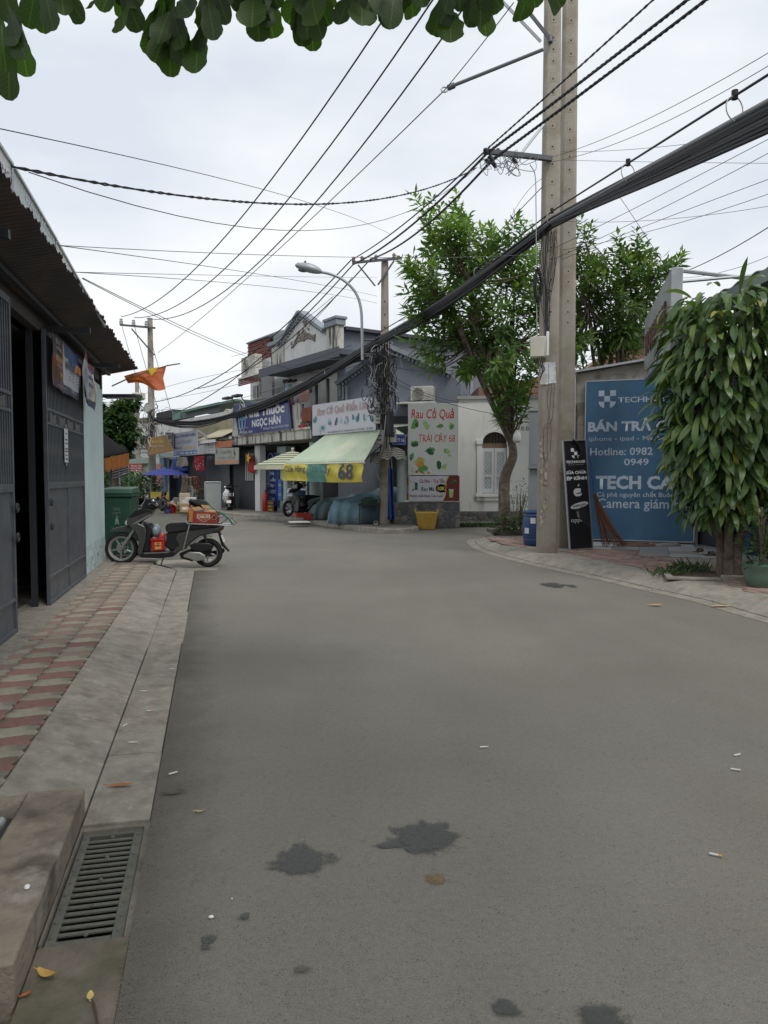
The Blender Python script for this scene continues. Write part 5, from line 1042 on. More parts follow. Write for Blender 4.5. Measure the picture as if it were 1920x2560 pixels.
sbl = sign('shop_sign', 'pale blue faded shop sign with blue lettering over the clothes stall', [c4(560,748), c4(800,722), c4(790,480), c4(540,520)], M('sign_pale_blue', (.4, .43, .5), .5, .08, 3), -.5, .05, rim=.015)
NB = M('letter_navy', (.06, .09, .24), .5); s4(sbl, 'SỬA CHỮA TIVI SÓNG BÌNH THƯỜNG', 550, 515, 550, 785, NB, -.51, bold=.02); s4(sbl, 'GIA CÔNG MAY', 590, 570, 620, 745, M('letter_ghost', (.3, .33, .4), .5), -.51, bold=.02); s4(sbl, 'NHẬN SỬA ĐỒ', 565, 640, 685, 640, NB, -.51, bold=.01); s4(sbl, 'ÁO DÀI VÁY', 640, 632, 682, 780, M('letter_gold', (.6, .47, .16), .5), -.51, bold=.02)
fb(sbl, 'blue_band', M('band_blue', (.05, .13, .36), .5), c4(560,0)[0], c4(0,705)[1], c4(0,742)[1], c4(798,0)[0], -.508, -.502); s4(sbl, 'ĐT 0983 68 68 68', 565, 704, 726, 795, SWHT, -.513, bold=.02)
# ------------------------------------------------------------------ corner of the alley: slate house, stone base, vegetable panel
CE = frame((-1.4, 24.3), (2.4, 23.2))                      # slate gable wall
ch = thing('slate_house', 'slate blue gabled house behind the vegetable panel at the alley corner', 'building', CE)
gpts = [lo(CE, x, y, 0) for x, y in ((845, 1060), (845, 965), (973, 872), (1128, 938), (1128, 960))]
xr_ = lo(CE, 1150, 1190, 0)[0]; zlow = 0
MB().prism([(gpts[0][0], .1), (xr_, .1), (xr_, gpts[4][1]), (gpts[3][0], gpts[3][1]), gpts[2], gpts[1]], 0, .3).build('wall', GREYP, ch)
def rake2(p, q, par, w=.13):
    a = Vector((p[0], 0, p[1])); b = Vector((q[0], 0, q[1])); d = (b-a).normalized(); nrm = Vector((-d.z, 0, d.x))
    MB().prism([(v.x, v.z) for v in (a, b, b+nrm*w, a+nrm*w)], -.2, .35).build('gable_rake', GREYT, par)
    for i in range(16):
        c = a.lerp(b, (i+.5)/16) - nrm*.06; MB().box(-.04, .04, -.1, 0, -.05, .05, Matrix.Translation((c.x, 0, c.z)) @ Matrix.Rotation(-math.atan2(d.z, d.x), 4, 'Y')).build('dentil', GREYT, par)
rake2(gpts[1], gpts[2], ch); rake2(gpts[2], gpts[3], ch)
MB().box(xr_ - .05, xr_ + .25, 0, 6, .1, 4.05).build('side_wall', GREYP, ch)
for k in range(3): MB().box(gpts[1][0] + .05 + k*.12, gpts[1][0] + .12 + k*.12, -.08 - .03*k, 0, gpts[1][1] - .35 - k*.1, gpts[1][1] - .02).build('corbel', GREYT, ch)
zl2 = fz(990, 1006, -.35, CE); MB().box(lo(CE, 990, 1006, -.4)[0], lo(CE, 1085, 1006, -.4)[0], -.42, 0, zl2 - .05, zl2).build('ledge', PLASTER, ch)
a = lo(CE, 1026, 1003, -.4); ac_unit('white air conditioner unit on the ledge over the vegetable panel', CE, a[0], zl2 + .005, -.4, .72, .47)
MB().box(lo(CE, 985, 1190, -.02)[0], lo(CE, 1022, 1190, -.02)[0], -.1, 0, .1, 3.4).build('recess', SHADE, ch)
mb = MB(); q0, q1 = lo(CE, 968, 1075, -.8), lo(CE, 1020, 1075, -.8); mb.grid(60, 2, lambda u, v: (q0[0] + (q1[0]-q0[0])*u, -.8 + .75*v, q0[1] - .2 + v*.45 + .015*math.sin(u*70))); mb.build('canopy_sheet', AWN, ch, solid=.005, recalc=False)
# panel wall
CP = frame((.28, 21.2), (2.3, 21.2))
pw = thing('stone_wall', 'low wall of dark crazy paving stone under the vegetable panel', 'wall', CP)
MORT = M('mortar', (.17, .165, .15), .9, .15, 9); STN = [M('stone_%d' % i, c, .85, .25, 9, .5, 30, rnd=.25) for i, c in enumerate(((.13, .13, .125), (.17, .16, .14), (.1, .105, .11)))]
def voronoi_stones(par, x0, x1, z0, z1, n, y, seed):
    rv = random.Random(seed); nx = max(2, int(math.sqrt(n*(x1-x0)/(z1-z0)))); nz = max(2, int(n/nx)); pts = []
    for i in range(nx):
        for j in range(nz): pts.append((x0 + (i+.5+rv.uniform(-.42, .42))*(x1-x0)/nx, z0 + (j+.5+rv.uniform(-.42, .42))*(z1-z0)/nz))
    for k, p in enumerate(pts):
        poly = [(x0, z0), (x1, z0), (x1, z1), (x0, z1)]
        for q in pts:
            if q == p or math.hypot(q[0]-p[0], q[1]-p[1]) > 1.2: continue
            mx, mz = (p[0]+q[0])/2, (p[1]+q[1])/2; dx, dz = q[0]-p[0], q[1]-p[1]; out = []
            for i in range(len(poly)):
                A, B = poly[i], poly[(i+1) % len(poly)]; da = (A[0]-mx)*dx + (A[1]-mz)*dz; db = (B[0]-mx)*dx + (B[1]-mz)*dz
                if da <= 0: out.append(A)
                if (da < 0) != (db < 0) and abs(da-db) > 1e-9: t = da/(da-db); out.append((A[0]+(B[0]-A[0])*t, A[1]+(B[1]-A[1])*t))
            poly = out
            if len(poly) < 3: break
        if len(poly) < 3: continue
        cx = sum(v[0] for v in poly)/len(poly); cz = sum(v[1] for v in poly)/len(poly)
        def ins(d): 
            o = []
            for v in poly:
                L = math.hypot(v[0]-cx, v[1]-cz); f = max(.3, 1 - d/max(L, .02)); o.append((cx+(v[0]-cx)*f, cz+(v[1]-cz)*f))
            return o
        A, B, h = ins(.012), ins(.028), rv.uniform(.012, .03); N = len(poly); mb = MB()
        mb.add([(v[0], y, v[1]) for v in A] + [(v[0], y-h*.6, v[1]) for v in A] + [(v[0], y-h, v[1]) for v in B], [(i, (i+1) % N, (i+1) % N+N, i+N) for i in range(N)] + [(i+N, (i+1) % N+N, (i+1) % N+2*N, i+2*N) for i in range(N)] + [tuple(range(2*N, 3*N))])
        mb.build('stone', STN[rv.randrange(3)], par, smooth=25)
XW0, XW1 = lo(CP, 985, 1190)[0], lo(CP, 1150, 1190)[0]; ZS = fz(1050, 1255, 0, CP)
MB().box(XW0, XW1, .0, .3, 0, ZS).build('core', MORT, pw); voronoi_stones(pw, XW0, XW1, .02, ZS - .02, 52, 0, 3)
MB().box(XW0 + .3, XW1 + .05, -.05, .3, ZS, ZS + .05).build('coping', PLASTER, pw)
vpan = thing('vegetable_panel', 'tall white vegetable and fruit shop panel with red lettering at the alley corner', 'sign', CP)
PX0, PX1 = lo(CP, 1020, 1190)[0], lo(CP, 1144, 1190)[0]; pz0 = fz(1080, 1188, -.04, CP); pz1 = fz(1080, 1008, -.04, CP)
VPM = M('panel_white', (.5, .52, .49), .5, .04, 3); MB().box(PX0, PX1, -.06, .1, pz0, pz1).build('panel', VPM, vpan, bevel=.006); MB().box(PX1, PX1 + .012, -.062, .1, pz0, pz1).build('edge', WHITE, vpan)
VR = M('letter_red', (.42, .035, .03), .5)
def c6t(par, s, x0, yt, yb, x1, m, y, **k): return ft(par, s, c6(x0,0)[0], c6(0,yt)[1], c6(0,yb)[1], c6(x1,0)[0], m, y, fr=CP, **k)
for m_, y_, b_ in ((WHITE, -.063, .05), (VR, -.066, .015)):
    c6t(vpan, 'Rau Củ Quả', 482, 455, 565, 884, m_, y_, bold=b_, shear=.15); c6t(vpan, 'TRÁI CÂY 68', 553, 683, 772, 893, m_, y_, bold=b_ - .01, shear=.05)
def veg(x, y, rx, rz, ms, sd, n=9, sp=.3, par=None, yy=-.063): a = lo(CP, *c6(x, y), -.063); blob(par or vpan, a[0], a[1], rx, rz, yy, ms, sd, n, sp)
veg(512, 605, .13, .14, VG[0:2], 1); veg(627, 612, .12, .13, [VG[4], VG[2]], 2); veg(755, 620, .12, .06, VG[0:2], 3); veg(857, 632, .11, .15, VG[1:3], 4, 8, .1); veg(517, 790, .14, .1, VG[0:2], 5, 12, .5); veg(662, 855, .15, .12, VG[0:2], 6, 12, .5); veg(815, 860, .13, .14, VG[1:3], 7, 5, .1); veg(845, 905, .07, .04, VG[2:3], 8, 3, .1)
veg(745, 990, .12, .18, VG[0:1], 9, 6, .08); veg(790, 1005, .08, .13, VG[2:3], 10, 4, .08); veg(793, 1010, .035, .045, VG[5:6], 11, 3, .05); veg(485, 915, .07, .15, VG[0:2], 12, 6); veg(560, 960, .16, .14, [VG[5], VG[2], VG[5]], 13, 9); veg(590, 1030, .2, .13, VG[0:3], 14, 14); veg(530, 1055, .06, .07, VG[6:7], 15, 3, .05); veg(598, 1065, .06, .06, VG[6:7], 16, 3, .05); veg(650, 1060, .05, .06, [VG[6], VG[5]], 17, 3, .05); veg(490, 1040, .06, .1, [VG[4], VG[2]], 18, 4)
dpn = thing('drinks_panel', 'wide white and maroon drinks panel fixed below the vegetable panel', 'sign', CP)
DX0, DX1 = PX0 + .02, lo(CP, 1148, 1190)[0]; dz0 = fz(1080, 1252, -.1, CP); dz1 = fz(1080, 1190, -.1, CP)
MB().box(DX0, DX1, -.1, -.062, dz0, dz1).build('panel', M('drinks_white', (.46, .47, .5), .5, .05), dpn)
MAR = M('drinks_maroon', (.13, .02, .018), .5, .1); xm = lo(CP, c6(800,0)[0], 1190, -.1)[0]
MB().prism([(xm - .05, dz0), (DX1, dz0), (DX1, dz1), (xm + .12, dz1), (xm + .05, dz1 - .15), (xm + .04, (dz0+dz1)/2), (xm + .02, dz0 + .15)], -.104, -.1).build('maroon_area', MAR, dpn); MB().tube(smooth_path([(xm - .06, -.106, dz0), (xm + .01, -.106, dz0 + .15), (xm + .03, -.106, (dz0+dz1)/2), (xm + .04, -.106, dz1 - .15), (xm + .11, -.106, dz1)]), .012, 4).build('gold_line', GOLD, dpn)
MT = M('letter_maroon', (.2, .05, .06), .5); c6t(dpn, 'Cà Phê - Trà Tắc', 562, 1115, 1160, 800, MT, -.108, bold=.01); c6t(dpn, 'Rau Má', 578, 1195, 1235, 700, M('letter_green_dark', (.03, .09, .06), .5), -.108, bold=.01); c6t(dpn, 'Nước Giải Khát Các Loại', 470, 1265, 1300, 780, MT, -.108, bold=.012)
ce_ = lo(CP, *c6(768, 1210), -.108)
for k in range(7): aa = k*.9; MB().lathe([(0, 0), (.07, 0)], 14, (ce_[0] + .1*math.cos(aa), -.107 - .0003*k, ce_[1] + .055*math.sin(aa)), Matrix.Rotation(R(90), 4, 'X')).build('cloud_print', INK, dpn)
c6t(dpn, '10K', 733, 1192, 1230, 805, M('letter_yellow', (.6, .5, .12), .5), -.111, bold=.03); veg(875, 1150, .12, .07, VG[0:2], 21, 9, .4, dpn, -.107)
cq = lo(CP, *c6(860, 1260), -.108); MB().prism([(cq[0]-.045, cq[1]-.11), (cq[0]+.045, cq[1]-.11), (cq[0]+.065, cq[1]+.1), (cq[0]-.065, cq[1]+.1)], -.108, -.106).build('cup_print', VG[2], dpn); MB().box(cq[0]-.07, cq[0]+.07, -.11, -.108, cq[1]+.09, cq[1]+.13).build('cup_print', VG[4], dpn)
cq = lo(CP, *c6(530, 1190), -.108); MB().box(cq[0]-.04, cq[0]+.04, -.108, -.106, cq[1]-.1, cq[1]+.1).build('cup_print', VG[0], dpn); MB().tube([(cq[0]-.2, -.107, cq[1]+.18), (cq[0]-.04, -.107, cq[1]+.1)], .004, 4).build('cup_print', VG[0], dpn); veg(500, 1222, .07, .03, VG[0:2], 22, 4, .2, dpn, -.107)
# white column, folded striped awning, blue tarp beside the pole
wc = lo(CP, *c6(395, 1340), -.1); wcol = thing('round_column', 'round pale mint column left of the striped sign post', 'column', CP @ Matrix.Translation((wc[0], .15, .3))); MB().cyl((0, 0, 0), (0, 0, fz(1005, 1150, 0, CP) - .3), .145, n=20).build('shaft', M('column_pale', (.42, .47, .45), .7, .06), wcol); MB().cyl((0, 0, fz(1005, 1150, 0, CP) - .3), (0, 0, fz(1005, 1147, 0, CP) - .22), .165, n=20).build('cap', M('column_pale', (.42, .47, .45), .7, .06), wcol)
sa = thing('striped_awning', 'brown and cream striped awning bunched behind the cable cluttered pole', 'awning', CP); mb = MB(); q0 = lo(CP, *c6(95, 1000), -.4); q1 = lo(CP, *c6(430, 860), -.4); q2 = lo(CP, *c6(330, 805), -.4)
def saf(u, v): return (q0[0] + (q1[0]-q0[0])*u, -.5 + .6*v + .05*math.sin(u*14), q0[1] + (q2[1]-q0[1])*(.12 + .55*v) + .25*u*math.sin(u*3) + .05*math.sin(u*22)*(1-v))
mb.grid(40, 10, saf)
for j in range(10):
    for i in range(40): mb.m[j*40+i] = j % 2
mb.build('fabric', [M('canvas_brown', (.1, .085, .075), .8, .1), M('canvas_dull', (.36, .34, .3), .8, .1)], sa, smooth=80, recalc=False)
bt2 = thing('blue_tarpaulin', 'rolled blue tarpaulin hanging beside the cable cluttered pole', 'tarpaulin', CP); w0 = lo(CP, *c6(262, 1505), -.3); w1 = lo(CP, *c6(325, 1020), -.3); mb = MB()
mb.grid(12, 14, lambda u, v: (w0[0] + (w1[0]-w0[0])*(u*(1-.35*v) + .1*v), -.35 + .09*math.sin(u*10+v*2), w0[1] + (w1[1]-w0[1])*v)); mb.build('sheet', M('tarp_royal', (.025, .07, .24), .5, .15, 4), bt2, smooth=80, recalc=False, solid=.01)
# alley name sign
hp = gd(1021, 1318); hs = thing('alley_sign', 'blue alley name plate on a grey post with orange bands', 'street sign', Matrix.Translation((hp.x, hp.y - .1, 0))); HPF = frame((hp.x, hp.y - .1), (hp.x + 1, hp.y - .1)); zt2 = fz(1021, 1081, 0, HPF)
MB().cyl((0, 0, 0), (0, 0, zt2), .042, n=14).build('post', GALV, hs)
for a, b in ((985, 1050), (1115, 1185), (1255, 1325)): MB().cyl((0, 0, fz(1021, c6(0,b)[1], 0, HPF)), (0, 0, fz(1021, c6(0,a)[1], 0, HPF)), .044, n=14).build('orange_band', M('reflective_orange', (.55, .22, .02), .4, .1), hs)
a = lo(HPF, *c6(300, 802), -.05); b = lo(HPF, *c6(434, 700), -.05); MB().box(a[0], b[0], -.075, -.045, a[1], b[1]).build('plate', M('plate_blue', (.015, .05, .33), .4, .04), hs, bevel=.008)
for q in ((a[0]+.02, b[0]-.02, b[1]-.03, b[1]-.02), (a[0]+.02, b[0]-.02, a[1]+.02, a[1]+.03), (a[0]+.02, a[0]+.03, a[1]+.02, b[1]-.02), (b[0]-.03, b[0]-.02, a[1]+.02, b[1]-.02)): MB().box(q[0], q[1], -.078, -.076, q[2], q[3]).build('border', SWHT, hs)
text('HẺM 66', SWHT, hs, (a[0]+b[0])/2, (a[1]+b[1])/2 + .01, .17, (b[0]-a[0])*.78, y=-.08, bold=.02)
# wicker basket
wb = gd(1066, 1323); bk2 = thing('wicker_basket', 'round yellow wicker basket on the road before the stone wall', 'basket', Matrix.Translation((wb.x, wb.y - .05, 0))); WK = M('wicker', (.5, .31, .06), .6, .25, 20); WKD = M('wicker_dark', (.26, .15, .035), .7, .25, 20)
MB().lathe([(.19, .012), (.215, .02), (.295, .46), (.285, .46), (.205, .03), (0, .03)], 30).build('lining', WKD, bk2)
mb = MB()
for k in range(19):
    z = .03 + k*.0235; r = .222 + .082*(k*.0235/.44)
    mb.tube([((r + .009*(1 if (i+k) % 2 else -1))*math.cos(2*math.pi*i/44), (r + .009*(1 if (i+k) % 2 else -1))*math.sin(2*math.pi*i/44), z) for i in range(45)], .0125, 5)
mb.build('weave', WK, bk2, kind='stuff', smooth=80)
for i in range(22): a = 2*math.pi*i/22; MB().tube([(.218*math.cos(a), .218*math.sin(a), 0), (.306*math.cos(a), .306*math.sin(a), .47)], .01, 4).build('stake', WK, bk2)
MB().torus((0, 0, .47), .3, .02, None, 36, 8).build('rim', WK, bk2)
for s in (-1, 1): MB().tube(smooth_path([(s*.3, -.09, .46), (s*.315, -.07, .53), (s*.32, 0, .56), (s*.315, .07, .53), (s*.3, .09, .46)]), .014, 6).build('handle', WK, bk2)
# ---- white house with arched shutters
CD = frame((2.28, 22.75), (7, 22.55)); wh = thing('white_house', 'old white house wall with arched louvred window behind the mango tree', 'building', CD)
WHT = M('old_white_wall', (.66, .66, .63), .88, .08, 3, .15, 25, col2=(.27, .27, .24), mscale=2.2, lo_=.55, hi_=.75, streak=True)
def c6w(x, y, o=0): return lo(CD, *c6(x, y), o)
zt3 = c6w(1200, 370)[1]; Wx = [c6w(x, 900)[0] for x in (1150, 1385)]; zsill = c6w(1250, 1260)[1]; zspr = c6w(1250, 790)[1]
mx = (Wx[0]+Wx[1])/2; rw = (Wx[1]-Wx[0])/2
MB().box(0, Wx[0], 0, .25, .1, zt3).build('wall', WHT, wh); MB().box(Wx[1], 4.6, 0, .25, .1, zt3).build('wall', WHT, wh); MB().box(Wx[0], Wx[1], 0, .25, .1, zsill).build('wall', WHT, wh)
archp = [(mx + rw*math.cos(t), zspr + rw*.95*math.sin(t)) for t in [math.pi - math.pi*i/16 for i in range(17)]]
MB().prism([(Wx[0], zt3), (Wx[0], zspr)] + archp[1:-1] + [(Wx[1], zspr), (Wx[1], zt3)], 0, .25).build('wall', WHT, wh)
MB().box(-.05, 4.7, -.06, .3, zt3, zt3 + .1).build('coping', M('coping_dark', (.3, .3, .28), .9, .2, 5), wh)
for i in range(16):                                        # moulded arch
    a, b = archp[i], archp[i+1]; k = 1.24
    MB().prism([a, b, (mx+(b[0]-mx)*k, zspr+(b[1]-zspr)*k), (mx+(a[0]-mx)*k, zspr+(a[1]-zspr)*k)], -.05, 0).build('arch_block', WHITE, wh)
for s in (0, 1):
    xx = Wx[0]-.16 if s == 0 else Wx[1]; MB().box(xx, xx + .16, -.05, 0, zsill, zspr).build('jamb', WHITE, wh, bevel=.01); MB().box(xx - .02, xx + .18, -.08, 0, zspr - .02, zspr + .12).build('capital', WHITE, wh, bevel=.01)
MB().box(Wx[0]-.2, Wx[1]+.2, -.1, .02, zsill - .1, zsill).build('sill', WHITE, wh, bevel=.01); MB().box(Wx[0]-.16, Wx[1]+.16, -.06, .0, zsill - .22, zsill - .1).build('sill', WHT, wh, bevel=.01)
MB().box(Wx[0], Wx[1], .16, .2, zspr, zspr + rw).build('fanlight', M('fanlight_brown', (.15, .11, .09), .8), wh); MB().box(Wx[0], Wx[1], .1, .16, zspr - .12, zspr + .02).build('transom', M('wood_brown', (.2, .14, .1), .8, .2), wh)
for k in range(8): x = Wx[0] + (k+.7)*2*rw/8.5; MB().cyl((x, .12, zspr), (x, .12, zspr + math.sqrt(max(.01, rw*rw-(x-mx)**2))*.93), .014, n=5).build('bar', STEELD, wh)
SHU = M('shutter_white', (.6, .62, .63), .6, .06); SHL = M('lattice_shadow', (.3, .32, .33), .7)
for s in (0, 1):
    xa = Wx[0] + s*rw + .01; xb = xa + rw - .02; z0, z1 = zsill + .02, zspr - .13; sh = MB().box(xa, xb, .1, .13, z0, z1).build('shutter', SHU, wh)
    for q in ((xa, xa+.07, z0, z1), (xb-.07, xb, z0, z1), (xa+.07, xb-.07, z0, z0+.1), (xa+.07, xb-.07, z1-.12, z1), (xa+.07, xb-.07, (z0+z1)/2-.2, (z0+z1)/2-.14)): MB().box(q[0], q[1], .075, .1, q[2], q[3]).build('stile', SHU, sh)
    mb = MB(); w = xb-xa-.14
    for k in range(9):
        zz = z0 + .14 + k*(z1-z0-.3)/9; h = (z1-z0-.3)/9
        for d in (1, -1): mb.tube([(xa+.07, .092, zz if d > 0 else zz+h), (xa+.07+w/2, .092, zz+h if d > 0 else zz), (xb-.07, .092, zz if d > 0 else zz+h)], .008, 4)
    mb.build('lattice', SHL, sh)
MB().box(0, 4.6, -.06, 0, 0, c6w(1000, 1425)[1]).build('plinth', MORT, wh); voronoi_stones(wh, .0, 1.5, .02, c6w(1000, 1425)[1] - .01, 30, -.06, 8)
text('V.B.B', DKT, wh, c6w(1530, 645)[0], c6w(1530, 645)[1], .12, .4, y=-.01)
MB().lathe([(.02, .3), (.05, .26), (.09, .2), (.1, .06), (.06, .0), (0, 0)], 14, at(*c6(1480, 780), 17.6)).build('hanging_lamp', M('lamp_glass', (.5, .52, .5), .4), label='small white lantern lamp hanging in the fork of the mango tree', cat='lamp', smooth=60)
# ------------------------------------------------------------------ middle pole, crossarm, meters, street lamp
def round_pole(name, lab, base, h, r0, r1, grp='concrete utility poles'):
    t = thing(name, lab, 'utility pole', Matrix.Translation(base), grp); n = 14
    MB().tube([(0, 0, h*i/8) for i in range(9)], [r0 + (r1-r0)*i/8 for i in range(9)], 16).build('shaft', PCON, t, smooth=60)
    for k in range(7): z = h*.55 + k*.36; MB().box(-.02, .02, -(r0+(r1-r0)*z/h)-.005, -(r0+(r1-r0)*z/h)+.01, z, z+.04).build('bolt_hole', M('pole_hole', (.05, .04, .03), .9), t)
    return t
MPY = 21.3; mp_ = at(962, 1309, MPY); mp_.z = .1; mtop = at(941, 648, MPY).z - .1
mpole = round_pole('utility_pole', 'round concrete pole swamped in tangled cables beside the green awning', mp_, mtop, .155, .1)
def ma(px, py, d=0.): return at(px, py, MPY + d)
def ca5(x, y): return c5(x, y)
cr = thing('pole_crossarm', 'weathered steel crossarm with braces at the top of the cable cluttered pole', 'crossarm', Matrix.Translation(ma(940, 665))); o = ma(940, 665)
MB().tube([ma(880, 657, -.15)-o, ma(1005, 645, -.15)-o], .045, 4).build('arm', ARM, cr); MB().tube([ma(895, 662, -.15)-o, ma(938, 715, -.15)-o], .03, 4).build('brace', ARM, cr); MB().tube([ma(985, 652, -.15)-o, ma(945, 712, -.15)-o], .03, 4).build('brace', ARM, cr)
for x in (884, 905, 940, 985): MB().lathe([(.03, 0), (.055, .03), (.04, .06), (.055, .09), (.03, .14), (0, .15)], 10, ma(x, 655 - (x-880)*.09, -.15)-o).build('insulator', M('insulator', (.25, .17, .14), .4), cr)
sl_ = thing('street_lamp', 'grey cobra head street lamp on a curved arm beside the cable cluttered pole', 'street lamp', Matrix.Translation(ma(905, 860))); o = ma(905, 860); LMG = M('lamp_grey', (.33, .35, .37), .45, .06, metal=.3)
MB().tube([p - o for p in smooth_path([ma(906, 900, -.3), ma(905, 830, -.3), ma(902, 770, -.3), ma(888, 730, -.3), ma(858, 700, -.3), ma(825, 685, -.3), ma(800, 680, -.3)], 6)], .04, 10).build('arm', LMG, sl_)
for y in (850, 885): MB().tube([ma(905, y, -.3)-o, ma(948, y, -.05)-o], .025, 6).build('clamp', ARM, sl_)
hx0, hx1 = ma(805, 681, -.3)-o, ma(738, 663, -.3)-o; d = (hx1-hx0).normalized(); up = d.cross(Vector((0, 1, 0))).normalized(); up = up if up.z > 0 else -up; L_ = (hx1-hx0).length; mb = MB()
def headf(u, v):
    a = v*2*math.pi; w = (.05 + .13*math.sin(min(1, u*1.15)*math.pi*.9)**.7) * (1 if u < .98 else .3); yy = math.cos(a)*w; zz = math.sin(a)*w*(.85 if math.sin(a) > 0 else .55); return hx0 + d*L_*u + Vector((0, 1, 0))*yy + up*zz
mb.grid(14, 14, headf); mb.build('head', LMG, sl_, smooth=80); c_ = hx0 + d*L_*.66; MB().ball(c_ - up*.06, (.17, .1, .07), 14, 8).build('lens', M('lamp_lens', (.1, .11, .12), .15, spec=.6), sl_)
MB().lathe([(.03, 0), (.03, .08), (0, .1)], 8, c_ + up*.1).build('photocell', BLACK, sl_)
MTB = M('meter_box', (.42, .43, .4), .5, .08, 4); MTW = M('meter_white', (.52, .52, .48), .5, .08, 4)
def meter(lab, x0, y0, x1, y1, m, glass=None, d=-.2):
    a, b = ma(*c6(x0, y1), d), ma(*c6(x1, y0), d); t = thing('meter_box', lab, 'meter box', Matrix.Translation(a), 'electric boxes on the cluttered pole'); w, h = b.x-a.x, b.z-a.z
    MB().box(0, w, 0, .16, 0, h).build('case', m, t, bevel=.012); MB().box(-.015, w+.015, -.015, .17, h, h+.03).build('hood', m, t, bevel=.006)
    if glass: MB().box(w*.4, w*.85, -.006, 0, h*.35, h*.75).build('window', M('meter_glass', (.04, .06, .1), .1), t)
    else:
        for k in range(2): MB().box(w*.3, w*.8, -.006, 0, h*(.3+.35*k), h*(.38+.35*k)).build('slot', BLACK, t)
meter('pale grey meter box low on the cable cluttered pole', 135, 675, 222, 795, MTB); meter('white meter box with dark window beside the alley sign', 238, 640, 342, 775, MTW, True, -.1); meter('small grey box high on the cable cluttered pole', 132, 395, 185, 480, MTB); meter('square grey box above the meters on the cluttered pole', 135, 505, 192, 600, MTB)
# looped hanging cable
ch_ = MB(); ch_.tube([ma(*c6(*p), -.25) for p in [(240, 560), (215, 800), (180, 930), (160, 1060), (190, 1135), (240, 1150), (285, 1100), (300, 1000), (285, 860), (275, 800)]] and smooth_path([ma(*c6(*p), -.25) for p in [(245, 520), (215, 800), (180, 930), (160, 1060), (190, 1135), (240, 1150), (285, 1100), (300, 1000), (285, 860), (275, 800)]]), .016, 6)
ch_.build('hanging_cable', M('cable_pale', (.35, .35, .34), .5), label='pale cable hanging in a long loop on the cluttered pole', cat='cable')
# tangle of cables round the middle pole
def tangle(name, lab, cx, cy, Y, n, sx, sy, seed, thin=.007):
    rt = random.Random(seed); mb = MB()
    for k in range(n):
        mb.cur = 0 if rt.random() < .72 else (1 if rt.random() < .6 else 2); p = []; x, y, d = cx + rt.gauss(0, sx*.4), cy + rt.uniform(-sy, sy), rt.uniform(-.3, .15); a = rt.uniform(0, 6.28); st = rt.uniform(8, 17)
        for i in range(rt.randrange(5, 11)):
            p.append(at(x, y, Y + d)); a += rt.uniform(-1.1, 1.1); x += st*math.cos(a); y += st*math.sin(a)*1.2; x += (cx-x)*.18; y += (cy-y)*.1*(abs(y-cy) > sy); d += rt.uniform(-.08, .08)
        mb.tube(smooth_path(p, 4), rt.uniform(thin*.8, thin*1.7), 4)
    mb.build(name, [CABLE, CABLEG, M('cable_pale', (.35, .35, .34), .5)], label=lab, cat='cables', kind='stuff', smooth=80, recalc=False)
tangle('cable_tangle', 'dense tangle of black and grey cables round the middle pole', 955, 960, MPY, 120, 42, 75, 11, .009); tangle('cable_tangle', 'loose black cable coils at the pole by the bend', 378, 1075, 35.2, 34, 11, 50, 12, .011)
mb = MB()                                              # cables strapped down the pole
for k in range(12): x = 940 + (k % 6)*6; mb.tube(smooth_path([ma(x - 6 + k, 850, -.16), ma(x, 930 + k*3, -.17), ma(x + 3, 1010, -.17), ma(x + (k % 3)*2, 1060 + k*6, -.17)]), .014, 5)
mb.build('strapped_cables', CABLE, label='black cables strapped down the cluttered pole shaft', cat='cables', kind='stuff', smooth=80)
# ---- poles at the bend
pb_ = at(382, 1263, 35.5); pA_ = round_pole('utility_pole', 'tall concrete pole at the street bend with insulator crossarm', (pb_.x, pb_.y, .05), at(384, 798, 35.5).z, .19, .12)
pb2 = at(347, 1250, 40); pB_ = round_pole('utility_pole', 'shorter concrete pole with loudspeaker and camera beyond the bend', (pb2.x, pb2.y, .05), at(347, 958, 40).z, .13, .1)
def pa_(x, y, d=0.): return at(x, y, 35.3 + d)
ca_ = thing('pole_crossarm', 'steel crossarm with three pale insulators on the pole at the bend', 'crossarm', Matrix.Translation(pa_(384, 820))); o = pa_(384, 820)
MB().tube([pa_(388, 820)-o, pa_(300, 812)-o], .06, 4).build('arm', ARM, ca_); MB().tube([pa_(329, 822)-o, pa_(386, 888)-o], .04, 4).build('brace', ARM, ca_)
INS = M('porcelain', (.4, .41, .42), .3)
for x, y in ((303, 812), (334, 815), (366, 818)): MB().lathe([(.05, 0), (.1, .05), (.07, .1), (.1, .15), (.06, .2), (.08, .27), (0, .3)], 12, pa_(x, y)-o).build('insulator', INS, ca_)
def horn(lab, px, py, Y, r):
    t = thing('loudspeaker', lab, 'loudspeaker', Matrix.Translation(at(px, py, Y)), 'horn loudspeakers at the bend'); m_ = Matrix.Rotation(R(90), 4, 'X'); HG = M('horn_grey', (.4, .4, .38), .5, .1)
    MB().lathe([(r, .0), (r*.96, .02), (r*.6, -.12), (r*.32, -.3), (r*.25, -.45)], 24, (0, 0, 0), m_).build('horn', HG, t, smooth=80, solid=.01); MB().torus((0, 0, 0), r, .02, m_, 24, 6).build('rim', HG, t); MB().ball((0, .1, 0), (r*.22, .1, r*.22)).build('throat', WHITE, t); MB().lathe([(r*.62, -.07), (r*.3, -.28)], 20, (0, .0, 0), m_).build('shade', BLACK, t); MB().lathe([(r*.3, -.45), (r*.3, -.65), (0, -.66)], 14, (0, 0, 0), m_).build('driver', HG, t)
horn('larger grey horn loudspeaker on the tall pole at the bend', *c4(297, 240), 35.0, .2); horn('smaller grey horn loudspeaker on the shorter pole beyond the bend', *c4(190, 440), 39.7, .15)
